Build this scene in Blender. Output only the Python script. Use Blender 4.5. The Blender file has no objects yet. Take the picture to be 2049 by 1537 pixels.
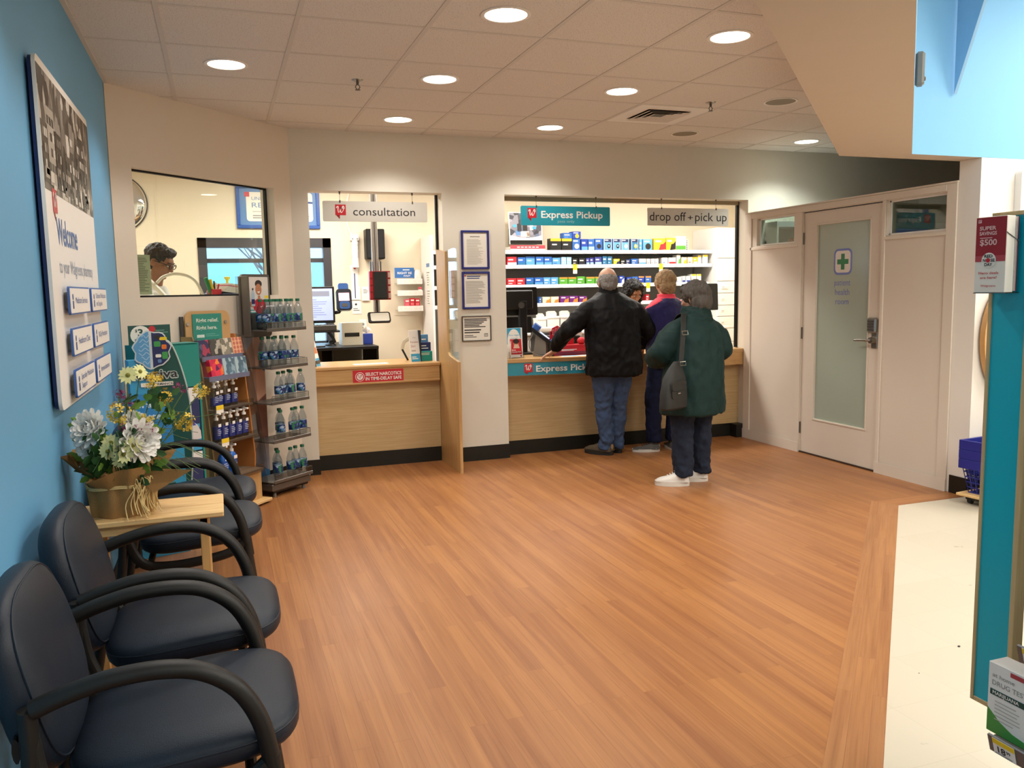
import bpy, bmesh, math, random
from mathutils import Vector, Matrix, noise

random.seed(11)
SC = bpy.context.scene
COL = SC.collection
PI = math.pi

# ---------------------------------------------------------------- camera
CAMZ = 1.467
cd = bpy.data.cameras.new('camera')
cd.sensor_width = 36.0
cd.lens = 36.0 * 1652.5 / 2049.0
cd.clip_start = 0.05
cam = bpy.data.objects.new('camera', cd)
COL.objects.link(cam)
_p, _r, _y = math.radians(6.49), math.radians(-1.05), math.radians(-19.42)
_Rz = Matrix(((math.cos(_y), math.sin(_y), 0), (-math.sin(_y), math.cos(_y), 0), (0, 0, 1)))
_B = Matrix(((1, 0, 0), (0, 0, -1), (0, 1, 0)))
_Rp = Matrix(((1, 0, 0), (0, math.cos(_p), -math.sin(_p)), (0, math.sin(_p), math.cos(_p))))
_Rr = Matrix(((math.cos(_r), -math.sin(_r), 0), (math.sin(_r), math.cos(_r), 0), (0, 0, 1)))
_R = _Rr @ _Rp @ _B @ _Rz
_cm = Matrix((_R[0], -_R[1], -_R[2])).transposed().to_4x4()
_cm.translation = (0, 0, CAMZ)
cam.matrix_world = _cm
SC.camera = cam

# ---------------------------------------------------------------- exposure and light
SC.view_settings.view_transform = 'Standard'
SC.view_settings.look = 'None'
SC.view_settings.gamma = 1.0
SC.view_settings.use_curve_mapping = False
SC.view_settings.exposure = 0.44

W = bpy.data.worlds.new('sky')
SC.world = W
W.use_nodes = True
_bg = W.node_tree.nodes['Background']
_bg.inputs[0].default_value = (0.66, 0.82, 1.0, 1)
_bg.inputs[1].default_value = 5.0

SPOT_W = 29.0          # each recessed downlight
ROOM_W = 34.0          # each pharmacy troffer
STORE_W = 33.0         # each shop-floor troffer
WARM = (1.0, 0.955, 0.90)
NEUTRAL = (1.0, 0.95, 0.88)
COOL = (1.0, 0.95, 0.88)


def srgb(h):
    h = h.lstrip('#')
    c = [int(h[i:i + 2], 16) / 255 for i in (0, 2, 4)]
    return tuple(x / 12.92 if x <= 0.04045 else ((x + 0.055) / 1.055) ** 2.4 for x in c)


def area_lamp(parent, loc, sx, sy, power, color, rot=(0, 0, 0)):
    l = bpy.data.lights.new('lamp', 'AREA')
    l.shape = 'RECTANGLE'
    l.size, l.size_y = sx, sy
    l.energy = power
    l.color = color
    o = bpy.data.objects.new('lamp', l)
    COL.objects.link(o)
    o.parent = parent
    o.location = loc
    o.rotation_euler = rot
    return o


def spot_lamp(parent, loc, power, color, angle=132, blend=0.5, r=0.08):
    l = bpy.data.lights.new('lamp', 'SPOT')
    l.energy = power
    l.color = color
    l.spot_size = math.radians(angle)
    l.spot_blend = blend
    l.shadow_soft_size = r
    o = bpy.data.objects.new('lamp', l)
    COL.objects.link(o)
    o.parent = parent
    o.location = loc
    return o


# ---------------------------------------------------------------- materials
MATS = {}


def nt(name):
    m = bpy.data.materials.new(name)
    m.use_nodes = True
    t = m.node_tree
    b = t.nodes['Principled BSDF']
    return m, t, b


def mat(name, hexc, rough=0.5, metal=0.0, spec=0.5, var=0.05, scale=30.0, bump=0.0, bscale=None,
        coat=0.0, emit=None, es=0.0, sheen=0.0, stretch=None):
    """plain principled material with a procedural colour mottle and optional bump"""
    if name in MATS:
        return name
    m, t, b = nt(name)
    c = srgb(hexc)
    N, L = t.nodes, t.links
    tc = N.new('ShaderNodeTexCoord')
    src = tc.outputs['Object']
    if stretch:
        mp = N.new('ShaderNodeMapping')
        mp.inputs['Scale'].default_value = stretch
        L.new(src, mp.inputs[0])
        src = mp.outputs[0]
    nz = N.new('ShaderNodeTexNoise')
    nz.inputs['Scale'].default_value = scale
    nz.inputs['Detail'].default_value = 3
    L.new(src, nz.inputs['Vector'])
    mx = N.new('ShaderNodeMix')
    mx.data_type = 'RGBA'
    mx.inputs['A'].default_value = tuple(x * (1 - var) for x in c) + (1,)
    mx.inputs['B'].default_value = tuple(min(1, x * (1 + var)) for x in c) + (1,)
    L.new(nz.outputs['Fac'], mx.inputs['Factor'])
    L.new(mx.outputs['Result'], b.inputs['Base Color'])
    b.inputs['Roughness'].default_value = rough
    b.inputs['Metallic'].default_value = metal
    b.inputs['Specular IOR Level'].default_value = spec
    b.inputs['Coat Weight'].default_value = coat
    b.inputs['Sheen Weight'].default_value = sheen
    if bump:
        n2 = N.new('ShaderNodeTexNoise')
        n2.inputs['Scale'].default_value = bscale or scale * 4
        n2.inputs['Detail'].default_value = 4
        L.new(src, n2.inputs['Vector'])
        bp = N.new('ShaderNodeBump')
        bp.inputs['Strength'].default_value = bump
        bp.inputs['Distance'].default_value = 0.01
        L.new(n2.outputs['Fac'], bp.inputs['Height'])
        L.new(bp.outputs['Normal'], b.inputs['Normal'])
    if emit:
        b.inputs['Emission Color'].default_value = srgb(emit) + (1,)
        b.inputs['Emission Strength'].default_value = es
    MATS[name] = m
    return name


def wood_mat(name, dark, light, rough=0.4, axis='X', fine=1.0, coat=0.0, spec=0.4):
    if name in MATS:
        return name
    m, t, b = nt(name)
    N, L = t.nodes, t.links
    tc = N.new('ShaderNodeTexCoord')
    mp = N.new('ShaderNodeMapping')
    s = {'X': (1.2, 22, 40), 'Y': (22, 1.2, 40), 'Z': (22, 22, 1.2)}[axis]
    mp.inputs['Scale'].default_value = tuple(k * fine for k in s)
    L.new(tc.outputs['Object'], mp.inputs[0])
    nz = N.new('ShaderNodeTexNoise')
    nz.inputs['Scale'].default_value = 3.0
    nz.inputs['Detail'].default_value = 6
    nz.inputs['Distortion'].default_value = 0.4
    L.new(mp.outputs[0], nz.inputs['Vector'])
    cr = N.new('ShaderNodeValToRGB')
    cr.color_ramp.elements[0].position = 0.3
    cr.color_ramp.elements[1].position = 0.7
    cr.color_ramp.elements[0].color = srgb(dark) + (1,)
    cr.color_ramp.elements[1].color = srgb(light) + (1,)
    L.new(nz.outputs['Fac'], cr.inputs[0])
    L.new(cr.outputs[0], b.inputs['Base Color'])
    b.inputs['Roughness'].default_value = rough
    b.inputs['Coat Weight'].default_value = coat
    b.inputs['Specular IOR Level'].default_value = spec
    MATS[name] = m
    return name


def floor_mat(name, rot, base, dark, light):
    """strip-wood vinyl: narrow strips in long planks with grain"""
    m, t, b = nt(name)
    N, L = t.nodes, t.links
    tc = N.new('ShaderNodeTexCoord')
    mp = N.new('ShaderNodeMapping')
    mp.inputs['Rotation'].default_value = (0, 0, rot)
    L.new(tc.outputs['Object'], mp.inputs[0])
    br = N.new('ShaderNodeTexBrick')
    br.offset = 0.37
    br.inputs['Scale'].default_value = 1.0
    br.inputs['Brick Width'].default_value = 0.85
    br.inputs['Row Height'].default_value = 0.066
    br.inputs['Mortar Size'].default_value = 0.0006
    br.inputs['Mortar Smooth'].default_value = 0.1
    br.inputs['Color1'].default_value = srgb(dark) + (1,)
    br.inputs['Color2'].default_value = srgb(light) + (1,)
    br.inputs['Mortar'].default_value = srgb('6e4329') + (1,)
    L.new(mp.outputs[0], br.inputs['Vector'])
    # each strip shifts its own grain so that streaks stop at the strip edges
    sh = N.new('ShaderNodeVectorMath')
    sh.operation = 'MULTIPLY_ADD'
    sh.inputs[1].default_value = (9.0, 0.0, 40.0)
    L.new(br.outputs['Color'], sh.inputs[0])
    L.new(mp.outputs[0], sh.inputs[2])

    def streak(scale, detail, dist, p0, p1, c0, c1):
        st = N.new('ShaderNodeMapping')
        st.inputs['Scale'].default_value = scale
        L.new(sh.outputs[0], st.inputs[0])
        nz = N.new('ShaderNodeTexNoise')
        nz.inputs['Scale'].default_value = 2.4
        nz.inputs['Detail'].default_value = detail
        nz.inputs['Distortion'].default_value = dist
        L.new(st.outputs[0], nz.inputs['Vector'])
        cr = N.new('ShaderNodeValToRGB')
        cr.color_ramp.elements[0].position = p0
        cr.color_ramp.elements[1].position = p1
        cr.color_ramp.elements[0].color = c0
        cr.color_ramp.elements[1].color = c1
        L.new(nz.outputs['Fac'], cr.inputs[0])
        return cr.outputs[0]
    big = streak((.30, 8, 1), 6, .7, .34, .62, srgb('845030') + (1,), srgb(base) + (1,))
    fine = streak((1.3, 55, 1), 4, .3, .34, .52, (.70, .62, .56, 1), (1, 1, 1, 1))
    mx = N.new('ShaderNodeMix')
    mx.data_type = 'RGBA'
    mx.inputs['Factor'].default_value = 0.42
    L.new(br.outputs['Color'], mx.inputs['A'])
    L.new(big, mx.inputs['B'])
    m2 = N.new('ShaderNodeMix')
    m2.data_type = 'RGBA'
    m2.blend_type = 'MULTIPLY'
    m2.inputs['Factor'].default_value = 0.42
    L.new(mx.outputs['Result'], m2.inputs['A'])
    L.new(fine, m2.inputs['B'])
    L.new(m2.outputs['Result'], b.inputs['Base Color'])
    n3 = N.new('ShaderNodeTexNoise')
    n3.inputs['Scale'].default_value = 3.0
    L.new(mp.outputs[0], n3.inputs['Vector'])
    mr = N.new('ShaderNodeMapRange')
    mr.inputs['To Min'].default_value = 0.30
    mr.inputs['To Max'].default_value = 0.44
    L.new(n3.outputs['Fac'], mr.inputs['Value'])
    L.new(mr.outputs[0], b.inputs['Roughness'])
    b.inputs['Specular IOR Level'].default_value = 0.4
    MATS[name] = m
    return name


def tile_mat(name):
    """cream vinyl shop tiles with fine flecks and a few scuffs"""
    m, t, b = nt(name)
    N, L = t.nodes, t.links
    tc = N.new('ShaderNodeTexCoord')
    br = N.new('ShaderNodeTexBrick')
    br.offset = 0
    br.inputs['Scale'].default_value = 1.0
    br.inputs['Brick Width'].default_value = 0.3048
    br.inputs['Row Height'].default_value = 0.3048
    br.inputs['Mortar Size'].default_value = 0.0008
    br.inputs['Color1'].default_value = srgb('cdc4b1') + (1,)
    br.inputs['Color2'].default_value = srgb('c9c0ac') + (1,)
    br.inputs['Mortar'].default_value = srgb('bcb39f') + (1,)
    L.new(tc.outputs['Object'], br.inputs['Vector'])
    nz = N.new('ShaderNodeTexNoise')
    nz.inputs['Scale'].default_value = 9
    nz.inputs['Detail'].default_value = 8
    L.new(tc.outputs['Object'], nz.inputs['Vector'])
    cr = N.new('ShaderNodeValToRGB')
    cr.color_ramp.elements[0].position = 0.70
    cr.color_ramp.elements[1].position = 0.76
    cr.color_ramp.elements[0].color = (0, 0, 0, 1)
    cr.color_ramp.elements[1].color = (1, 1, 1, 1)
    L.new(nz.outputs['Fac'], cr.inputs[0])
    mx = N.new('ShaderNodeMix')
    mx.data_type = 'RGBA'
    L.new(cr.outputs[0], mx.inputs['Factor'])
    L.new(br.outputs['Color'], mx.inputs['A'])
    mx.inputs['B'].default_value = srgb('a59c8a') + (1,)
    L.new(mx.outputs['Result'], b.inputs['Base Color'])
    b.inputs['Roughness'].default_value = 0.35
    MATS[name] = m
    return name


def ceil_mat(name):
    m, t, b = nt(name)
    N, L = t.nodes, t.links
    tc = N.new('ShaderNodeTexCoord')
    nz = N.new('ShaderNodeTexNoise')
    nz.inputs['Scale'].default_value = 170
    nz.inputs['Detail'].default_value = 2
    L.new(tc.outputs['Object'], nz.inputs['Vector'])
    cr = N.new('ShaderNodeValToRGB')
    cr.color_ramp.elements[0].position = 0.30
    cr.color_ramp.elements[1].position = 0.42
    cr.color_ramp.elements[0].color = srgb('aaa49c') + (1,)
    cr.color_ramp.elements[1].color = srgb('e4dfd8') + (1,)
    L.new(nz.outputs['Fac'], cr.inputs[0])
    L.new(cr.outputs[0], b.inputs['Base Color'])
    b.inputs['Roughness'].default_value = 0.9
    b.inputs['Specular IOR Level'].default_value = 0.1
    bp = N.new('ShaderNodeBump')
    bp.inputs['Strength'].default_value = 0.25
    bp.inputs['Distance'].default_value = 0.004
    L.new(nz.outputs['Fac'], bp.inputs['Height'])
    L.new(bp.outputs['Normal'], b.inputs['Normal'])
    MATS[name] = m
    return name


def pane_mat(name, tint=(1, 1, 1), trans=0.92, rough=0.0, refl=1.0):
    """thin clear sheet: lets light through, mirrors a little by angle"""
    m = bpy.data.materials.new(name)
    m.use_nodes = True
    t = m.node_tree
    N, L = t.nodes, t.links
    N.remove(N['Principled BSDF'])
    out = N['Material Output']
    tr = N.new('ShaderNodeBsdfTransparent')
    tr.inputs[0].default_value = tuple(trans * c for c in tint) + (1,)
    gl = N.new('ShaderNodeBsdfGlossy')
    gl.inputs['Roughness'].default_value = rough
    gl.inputs['Color'].default_value = (refl, refl, refl, 1)
    lw = N.new('ShaderNodeLayerWeight')
    pw = N.new('ShaderNodeMath')
    pw.operation = 'POWER'
    pw.inputs[1].default_value = 5.0
    L.new(lw.outputs['Facing'], pw.inputs[0])
    fr = N.new('ShaderNodeMapRange')
    fr.inputs['To Min'].default_value = 0.045
    fr.inputs['To Max'].default_value = 0.9
    L.new(pw.outputs[0], fr.inputs['Value'])
    nz = N.new('ShaderNodeTexNoise')
    nz.inputs['Scale'].default_value = 2.0
    bp = N.new('ShaderNodeBump')
    bp.inputs['Strength'].default_value = 0.01
    L.new(nz.outputs['Fac'], bp.inputs['Height'])
    L.new(bp.outputs['Normal'], gl.inputs['Normal'])
    mx = N.new('ShaderNodeMixShader')
    L.new(fr.outputs[0], mx.inputs[0])
    L.new(tr.outputs[0], mx.inputs[1])
    L.new(gl.outputs[0], mx.inputs[2])
    L.new(mx.outputs[0], out.inputs['Surface'])
    MATS[name] = m
    return name


def voro_mat(name, cols, scale, rough=0.5, metric='EUCLIDEAN', stretch=(1, 1, 1), seed=0.0):
    """printed picture: patchwork of flat colours from a cell pattern"""
    m, t, b = nt(name)
    N, L = t.nodes, t.links
    tc = N.new('ShaderNodeTexCoord')
    mp = N.new('ShaderNodeMapping')
    mp.inputs['Scale'].default_value = stretch
    mp.inputs['Location'].default_value = (seed, seed * 2, seed * 3)
    L.new(tc.outputs['Object'], mp.inputs[0])
    vo = N.new('ShaderNodeTexVoronoi')
    vo.distance = metric
    vo.inputs['Scale'].default_value = scale
    L.new(mp.outputs[0], vo.inputs['Vector'])
    sp = N.new('ShaderNodeSeparateColor')
    L.new(vo.outputs['Color'], sp.inputs[0])
    cr = N.new('ShaderNodeValToRGB')
    cr.color_ramp.interpolation = 'CONSTANT'
    el = cr.color_ramp.elements
    while len(el) < len(cols):
        el.new(0.5)
    for i, c in enumerate(cols):
        el[i].position = i / len(cols)
        el[i].color = srgb(c) + (1,)
    L.new(sp.outputs[0], cr.inputs[0])
    L.new(cr.outputs[0], b.inputs['Base Color'])
    b.inputs['Roughness'].default_value = rough
    MATS[name] = m
    return name


def emit_mat(name, hexc, s):
    m, t, b = nt(name)
    b.inputs['Base Color'].default_value = srgb(hexc) + (1,)
    b.inputs['Emission Color'].default_value = srgb(hexc) + (1,)
    b.inputs['Emission Strength'].default_value = s
    MATS[name] = m
    return name


# ---------------------------------------------------------------- mesh builder
TXT = {}


def text_geo(s, bold=0.0):
    k = (s, bold)
    if k not in TXT:
        cu = bpy.data.curves.new('t', 'FONT')
        cu.body = s
        cu.size = 1.0
        cu.resolution_u = 3
        cu.offset = bold
        o = bpy.data.objects.new('t', cu)
        COL.objects.link(o)
        dg = bpy.context.evaluated_depsgraph_get()
        me = bpy.data.meshes.new_from_object(o.evaluated_get(dg))
        vs = [v.co.copy() for v in me.vertices]
        fs = [tuple(p.vertices) for p in me.polygons]
        fs = [f if (vs[f[1]] - vs[f[0]]).cross(vs[f[2]] - vs[f[0]]).z >= 0 else f[::-1] for f in fs]
        bpy.data.objects.remove(o)
        bpy.data.meshes.remove(me)
        bpy.data.curves.remove(cu)
        TXT[k] = (vs, fs)
    return TXT[k]


def frame(o, right, up):
    r = Vector(right).normalized()
    u = Vector(up)
    n = r.cross(u).normalized()
    u = n.cross(r)
    m = Matrix((r, u, n)).transposed().to_4x4()
    m.translation = Vector(o)
    return m


T = Matrix.Translation
I4 = Matrix.Identity(4)


def rotz(a):
    return Matrix.Rotation(a, 4, 'Z')


def rotx(a):
    return Matrix.Rotation(a, 4, 'X')


def roty(a):
    return Matrix.Rotation(a, 4, 'Y')


class MB:
    def __init__(s, M=None):
        s.v, s.f, s.fm, s.mats = [], [], [], []
        s.M = M or I4

    def mi(s, m):
        if m not in s.mats:
            s.mats.append(m)
        return s.mats.index(m)

    def add(s, vs, fs, m, M=None):
        X = s.M @ M if M is not None else s.M
        n = len(s.v)
        s.v += [X @ Vector(v) for v in vs]
        k = s.mi(m)
        flip = X.to_3x3().determinant() < 0
        for f in fs:
            f = tuple(i + n for i in f)
            s.f.append(f[::-1] if flip else f)
            s.fm.append(k)

    def bx(s, x0, x1, y0, y1, z0, z1, m, ch=0.0, M=None):
        if x1 < x0: x0, x1 = x1, x0
        if y1 < y0: y0, y1 = y1, y0
        if z1 < z0: z0, z1 = z1, z0
        if ch <= 0:
            vs = [(x0, y0, z0), (x1, y0, z0), (x1, y1, z0), (x0, y1, z0), (x0, y0, z1), (x1, y0, z1), (x1, y1, z1), (x0, y1, z1)]
            s.add(vs, [(0, 3, 2, 1), (4, 5, 6, 7), (0, 1, 5, 4), (1, 2, 6, 5), (2, 3, 7, 6), (3, 0, 4, 7)], m, M)
            return
        c = min(ch, (x1 - x0) * .49, (y1 - y0) * .49, (z1 - z0) * .49)
        bm = bmesh.new()
        for sx in (0, 1):
            for sy in (0, 1):
                for sz in (0, 1):
                    X = x1 if sx else x0
                    Y = y1 if sy else y0
                    Z = z1 if sz else z0
                    dx, dy, dz = (-c if sx else c), (-c if sy else c), (-c if sz else c)
                    bm.verts.new((X, Y + dy, Z + dz)); bm.verts.new((X + dx, Y, Z + dz)); bm.verts.new((X + dx, Y + dy, Z))
        bmesh.ops.convex_hull(bm, input=bm.verts[:])
        bmesh.ops.dissolve_limit(bm, angle_limit=0.02, verts=bm.verts[:], edges=bm.edges[:])
        bm.verts.index_update()
        s.add([v.co.copy() for v in bm.verts], [tuple(v.index for v in f.verts) for f in bm.faces], m, M)
        bm.free()

    def cyl(s, p0, p1, r0, r1, m, n=16, cap=True, M=None):
        p0, p1 = Vector(p0), Vector(p1)
        d = (p1 - p0).normalized()
        a = d.orthogonal().normalized()
        b = d.cross(a)
        vs, fs = [], []
        for p, r in ((p0, r0), (p1, r1)):
            for i in range(n):
                t = 2 * PI * i / n
                vs.append(p + (a * math.cos(t) + b * math.sin(t)) * r)
        for i in range(n):
            j = (i + 1) % n
            fs.append((i, j, n + j, n + i))
        if cap:
            fs.append(tuple(range(n))[::-1])
            fs.append(tuple(range(n, 2 * n)))
        s.add(vs, fs, m, M)

    def tube(s, pts, r, m, n=8, up=None, M=None, closed=False, rr=None):
        """sweep; r = radius or (half width along side, half height along up)"""
        P = [Vector(p) for p in pts]
        k = len(P)
        vs, fs = [], []
        prev = None
        for i, p in enumerate(P):
            if closed:
                d = (P[(i + 1) % k] - P[i - 1]).normalized()
            else:
                d = (P[min(i + 1, k - 1)] - P[max(i - 1, 0)]).normalized()
            if up is not None:
                side = d.cross(Vector(up))
                if side.length < 1e-5:
                    side = d.orthogonal()
                side.normalize()
            else:
                side = (prev - d * prev.dot(d)) if prev is not None else d.orthogonal()
                if side.length < 1e-6:
                    side = d.orthogonal()
                side.normalize()
            prev = side
            u2 = side.cross(d)
            if isinstance(r, tuple):
                ra, rb = r
            else:
                ra = rb = (rr[i] if rr else r)
            for q in range(n):
                t = 2 * PI * (q + .5) / n
                vs.append(p + side * (math.cos(t) * ra) + u2 * (math.sin(t) * rb))
        rng = k if closed else k - 1
        for i in range(rng):
            for q in range(n):
                a, b = i * n + q, i * n + (q + 1) % n
                c, d2 = ((i + 1) % k) * n + (q + 1) % n, ((i + 1) % k) * n + q
                fs.append((a, d2, c, b))
        if not closed:
            fs.append(tuple(range(n)))
            fs.append(tuple(range((k - 1) * n, k * n))[::-1])
        s.add(vs, fs, m, M)

    def lathe(s, prof, m, M=None, n=20, a0=0, a1=2 * PI, caps=True):
        vs, fs = [], []
        full = abs(a1 - a0 - 2 * PI) < 1e-6
        cols = n if full else n + 1
        for r, z in prof:
            for i in range(cols):
                t = a0 + (a1 - a0) * i / n
                vs.append((r * math.cos(t), r * math.sin(t), z))
        for k in range(len(prof) - 1):
            for i in range(n):
                j = (i + 1) % cols
                fs.append((k * cols + i, k * cols + j, (k + 1) * cols + j, (k + 1) * cols + i))
        if full and caps:
            if prof[0][0] > 1e-6:
                fs.append(tuple(range(cols))[::-1])
            if prof[-1][0] > 1e-6:
                q = (len(prof) - 1) * cols
                fs.append(tuple(range(q, q + cols)))
        s.add(vs, fs, m, M)

    def prism(s, poly, z0, z1, m, M=None, side=None):
        ar = sum(poly[i - 1][0] * poly[i][1] - poly[i][0] * poly[i - 1][1] for i in range(len(poly)))
        if ar < 0:
            poly = poly[::-1]
        n = len(poly)
        vs = [(p[0], p[1], z0) for p in poly] + [(p[0], p[1], z1) for p in poly]
        s.add(vs, [tuple(range(n))[::-1], tuple(range(n, 2 * n))], m, M)
        s.add(vs, [(i, (i + 1) % n, n + (i + 1) % n, n + i) for i in range(n)], side or m, M)

    def ell(s, c, rx, ry, rz, m, n=16, M=None):
        k = n // 2
        vs, fs = [(0, 0, -1)], []
        for j in range(1, k):
            a = -PI / 2 + PI * j / k
            for i in range(n):
                t = 2 * PI * i / n
                vs.append((math.cos(a) * math.cos(t), math.cos(a) * math.sin(t), math.sin(a)))
        vs.append((0, 0, 1))
        for i in range(n):
            fs.append((0, 1 + (i + 1) % n, 1 + i))
        for j in range(k - 2):
            for i in range(n):
                a, b = 1 + j * n + i, 1 + j * n + (i + 1) % n
                fs.append((a, b, b + n, a + n))
        q = 1 + (k - 2) * n
        for i in range(n):
            fs.append((q + i, q + (i + 1) % n, len(vs) - 1))
        vs = [(c[0] + x * rx, c[1] + y * ry, c[2] + z * rz) for x, y, z in vs]
        s.add(vs, fs, m, M)

    def limb(s, pts, rad, m='x', n=14):
        """round-jointed tapered chain"""
        for i, p in enumerate(pts):
            s.ell(p, rad[i], rad[i], rad[i], m, n)
            if i:
                s.cyl(pts[i - 1], p, rad[i - 1], rad[i], m, n)

    def loft(s, rings, m='x', n=24):
        """rings: (center, rx, ry, yaw[, tilt matrix]) stacked; closed ends"""
        vs, fs = [], []
        for rg in rings:
            c, rx, ry = Vector(rg[0]), rg[1], rg[2]
            R = rg[3] if len(rg) > 3 else 0
            R = R if isinstance(R, Matrix) else Matrix.Rotation(R, 3, 'Z')
            pw = rg[4] if len(rg) > 4 else 1.0
            for i in range(n):
                t = 2 * PI * i / n
                ct, st = math.cos(t), math.sin(t)
                vs.append(c + R @ Vector((math.copysign(abs(ct) ** pw, ct) * rx, math.copysign(abs(st) ** pw, st) * ry, 0)))
        for k in range(len(rings) - 1):
            for i in range(n):
                j = (i + 1) % n
                fs.append((k * n + i, k * n + j, (k + 1) * n + j, (k + 1) * n + i))
        fs.append(tuple(range(n))[::-1])
        q = (len(rings) - 1) * n
        fs.append(tuple(range(q, q + n)))
        s.add(vs, fs, m)

    def text(s, st, m, M, x=0, y=0, h=0.02, w=None, align='L', bold=0.0, z=0.0008, cap=None):
        """lettering lying in the XY plane of M; h = height of a capital, w = forced width"""
        vs, fs = text_geo(st, bold)
        if not vs:
            return
        x0 = min(v.x for v in vs)
        x1 = max(v.x for v in vs)
        sy = h / 0.69
        sx = sy if w is None else w / (x1 - x0)
        off = {'L': 0, 'C': -(x1 - x0) * sx / 2, 'R': -(x1 - x0) * sx}[align]
        s.add([(x + off + (v.x - x0) * sx, y + v.y * sy, z) for v in vs], fs, m, M)

    def rect(s, x0, x1, y0, y1, m, M, z=0.0005, t=0.0006, r=0.0):
        """thin printed patch on a face"""
        if r > 0:
            s.prism(rrect(x0, x1, y0, y1, r), z - t, z, m, M)
        else:
            s.bx(x0, x1, y0, y1, z - t, z, m, 0, M)

    def build(s, name, parent=None, loc=None, rz=None, sharp=35, kind=None):
        me = bpy.data.meshes.new(name)
        me.from_pydata([tuple(v) for v in s.v], [], s.f)
        for m in s.mats:
            me.materials.append(MATS[m])
        me.polygons.foreach_set('material_index', s.fm)
        me.polygons.foreach_set('use_smooth', [True] * len(s.f))
        me.update()
        me.set_sharp_from_angle(angle=math.radians(sharp))
        o = bpy.data.objects.new(name, me)
        COL.objects.link(o)
        if parent is not None:
            o.parent = parent
        if loc is not None:
            o.location = loc
        if rz is not None:
            o.rotation_euler.z = rz
        if kind:
            o['kind'] = kind
        return o


def rrect(x0, x1, y0, y1, r, n=5):
    P = []
    for cx, cy, a in ((x1 - r, y1 - r, 0), (x0 + r, y1 - r, PI / 2), (x0 + r, y0 + r, PI), (x1 - r, y0 + r, 1.5 * PI)):
        for i in range(n + 1):
            t = a + PI / 2 * i / n
            P.append((cx + r * math.cos(t), cy + r * math.sin(t)))
    return P


def circ(cx, cy, r, n=24, ry=None):
    return [(cx + r * math.cos(2 * PI * i / n), cy + (ry or r) * math.sin(2 * PI * i / n)) for i in range(n)]


def spline(P, k=6):
    """Catmull-Rom through points"""
    P = [Vector(p) for p in P]
    Q = [P[0] * 2 - P[1]] + P + [P[-1] * 2 - P[-2]]
    out = []
    for i in range(1, len(Q) - 2):
        a, b, c, d = Q[i - 1:i + 3]
        for j in range(k):
            t = j / k
            out.append(0.5 * ((2 * b) + (c - a) * t + (2 * a - 5 * b + 4 * c - d) * t * t + (3 * b - a - 3 * c + d) * t ** 3))
    out.append(P[-1])
    return out


def tag(o, label, cat, group=None, kind=None):
    o['label'] = label
    o['category'] = cat
    if group:
        o['group'] = group
    if kind:
        o['kind'] = kind
    return o


def thing(name, label, cat, loc=(0, 0, 0), rz=0.0, group=None):
    o = bpy.data.objects.new(name, None)
    o.empty_display_size = 0.1
    COL.objects.link(o)
    o.location = loc
    o.rotation_euler.z = rz
    return tag(o, label, cat, group)


def dup(root, loc, rz=None, label=None, group=None):
    r = root.copy()
    COL.objects.link(r)
    r.location = loc
    if rz is not None:
        r.rotation_euler.z = rz
    if label:
        r['label'] = label
    if group:
        r['group'] = group
    for ch in list(root.children):
        c = ch.copy()
        COL.objects.link(c)
        c.parent = r
        for g in list(ch.children):
            d = g.copy()
            COL.objects.link(d)
            d.parent = c
    return r


ORD = ['first', 'second', 'third', 'fourth', 'fifth', 'sixth', 'seventh', 'eighth', 'ninth', 'tenth', 'eleventh', 'twelfth',
       'thirteenth', 'fourteenth', 'fifteenth', 'sixteenth', 'seventeenth', 'eighteenth', 'nineteenth', 'twentieth']
ORD += ['twenty-' + w for w in ORD[:9]] + ['thirtieth'] + ['thirty-' + w for w in ORD[:9]]


def blob(mb, name, m, parent=None, voxel=0.008, smooth=3, wrinkle=None, seed=0.0):
    """fuse overlapping closed pieces into one continuous skin"""
    me = bpy.data.meshes.new(name)
    me.from_pydata([tuple(v) for v in mb.v], [], mb.f)
    o = bpy.data.objects.new(name, me)
    COL.objects.link(o)
    r = o.modifiers.new('r', 'REMESH')
    r.mode = 'VOXEL'
    r.voxel_size = voxel
    if smooth:
        k = o.modifiers.new('s', 'SMOOTH')
        k.factor = 0.6
        k.iterations = smooth
    dg = bpy.context.evaluated_depsgraph_get()
    m2 = bpy.data.meshes.new_from_object(o.evaluated_get(dg))
    m2.name = name
    o.modifiers.clear()
    o.data = m2
    bpy.data.meshes.remove(me)
    if wrinkle:
        N = [v.normal.copy() for v in m2.vertices]
        for v, nn in zip(m2.vertices, N):
            d = wrinkle(v.co)
            v.co += nn * d
    m2.materials.clear()
    ms = m if isinstance(m, (list, tuple)) else [m]
    for q in ms:
        m2.materials.append(MATS[q])
    m2.polygons.foreach_set('material_index', [0] * len(m2.polygons))
    m2.polygons.foreach_set('use_smooth', [True] * len(m2.polygons))
    m2.update()
    if parent is not None:
        o.parent = parent
    return o

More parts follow.
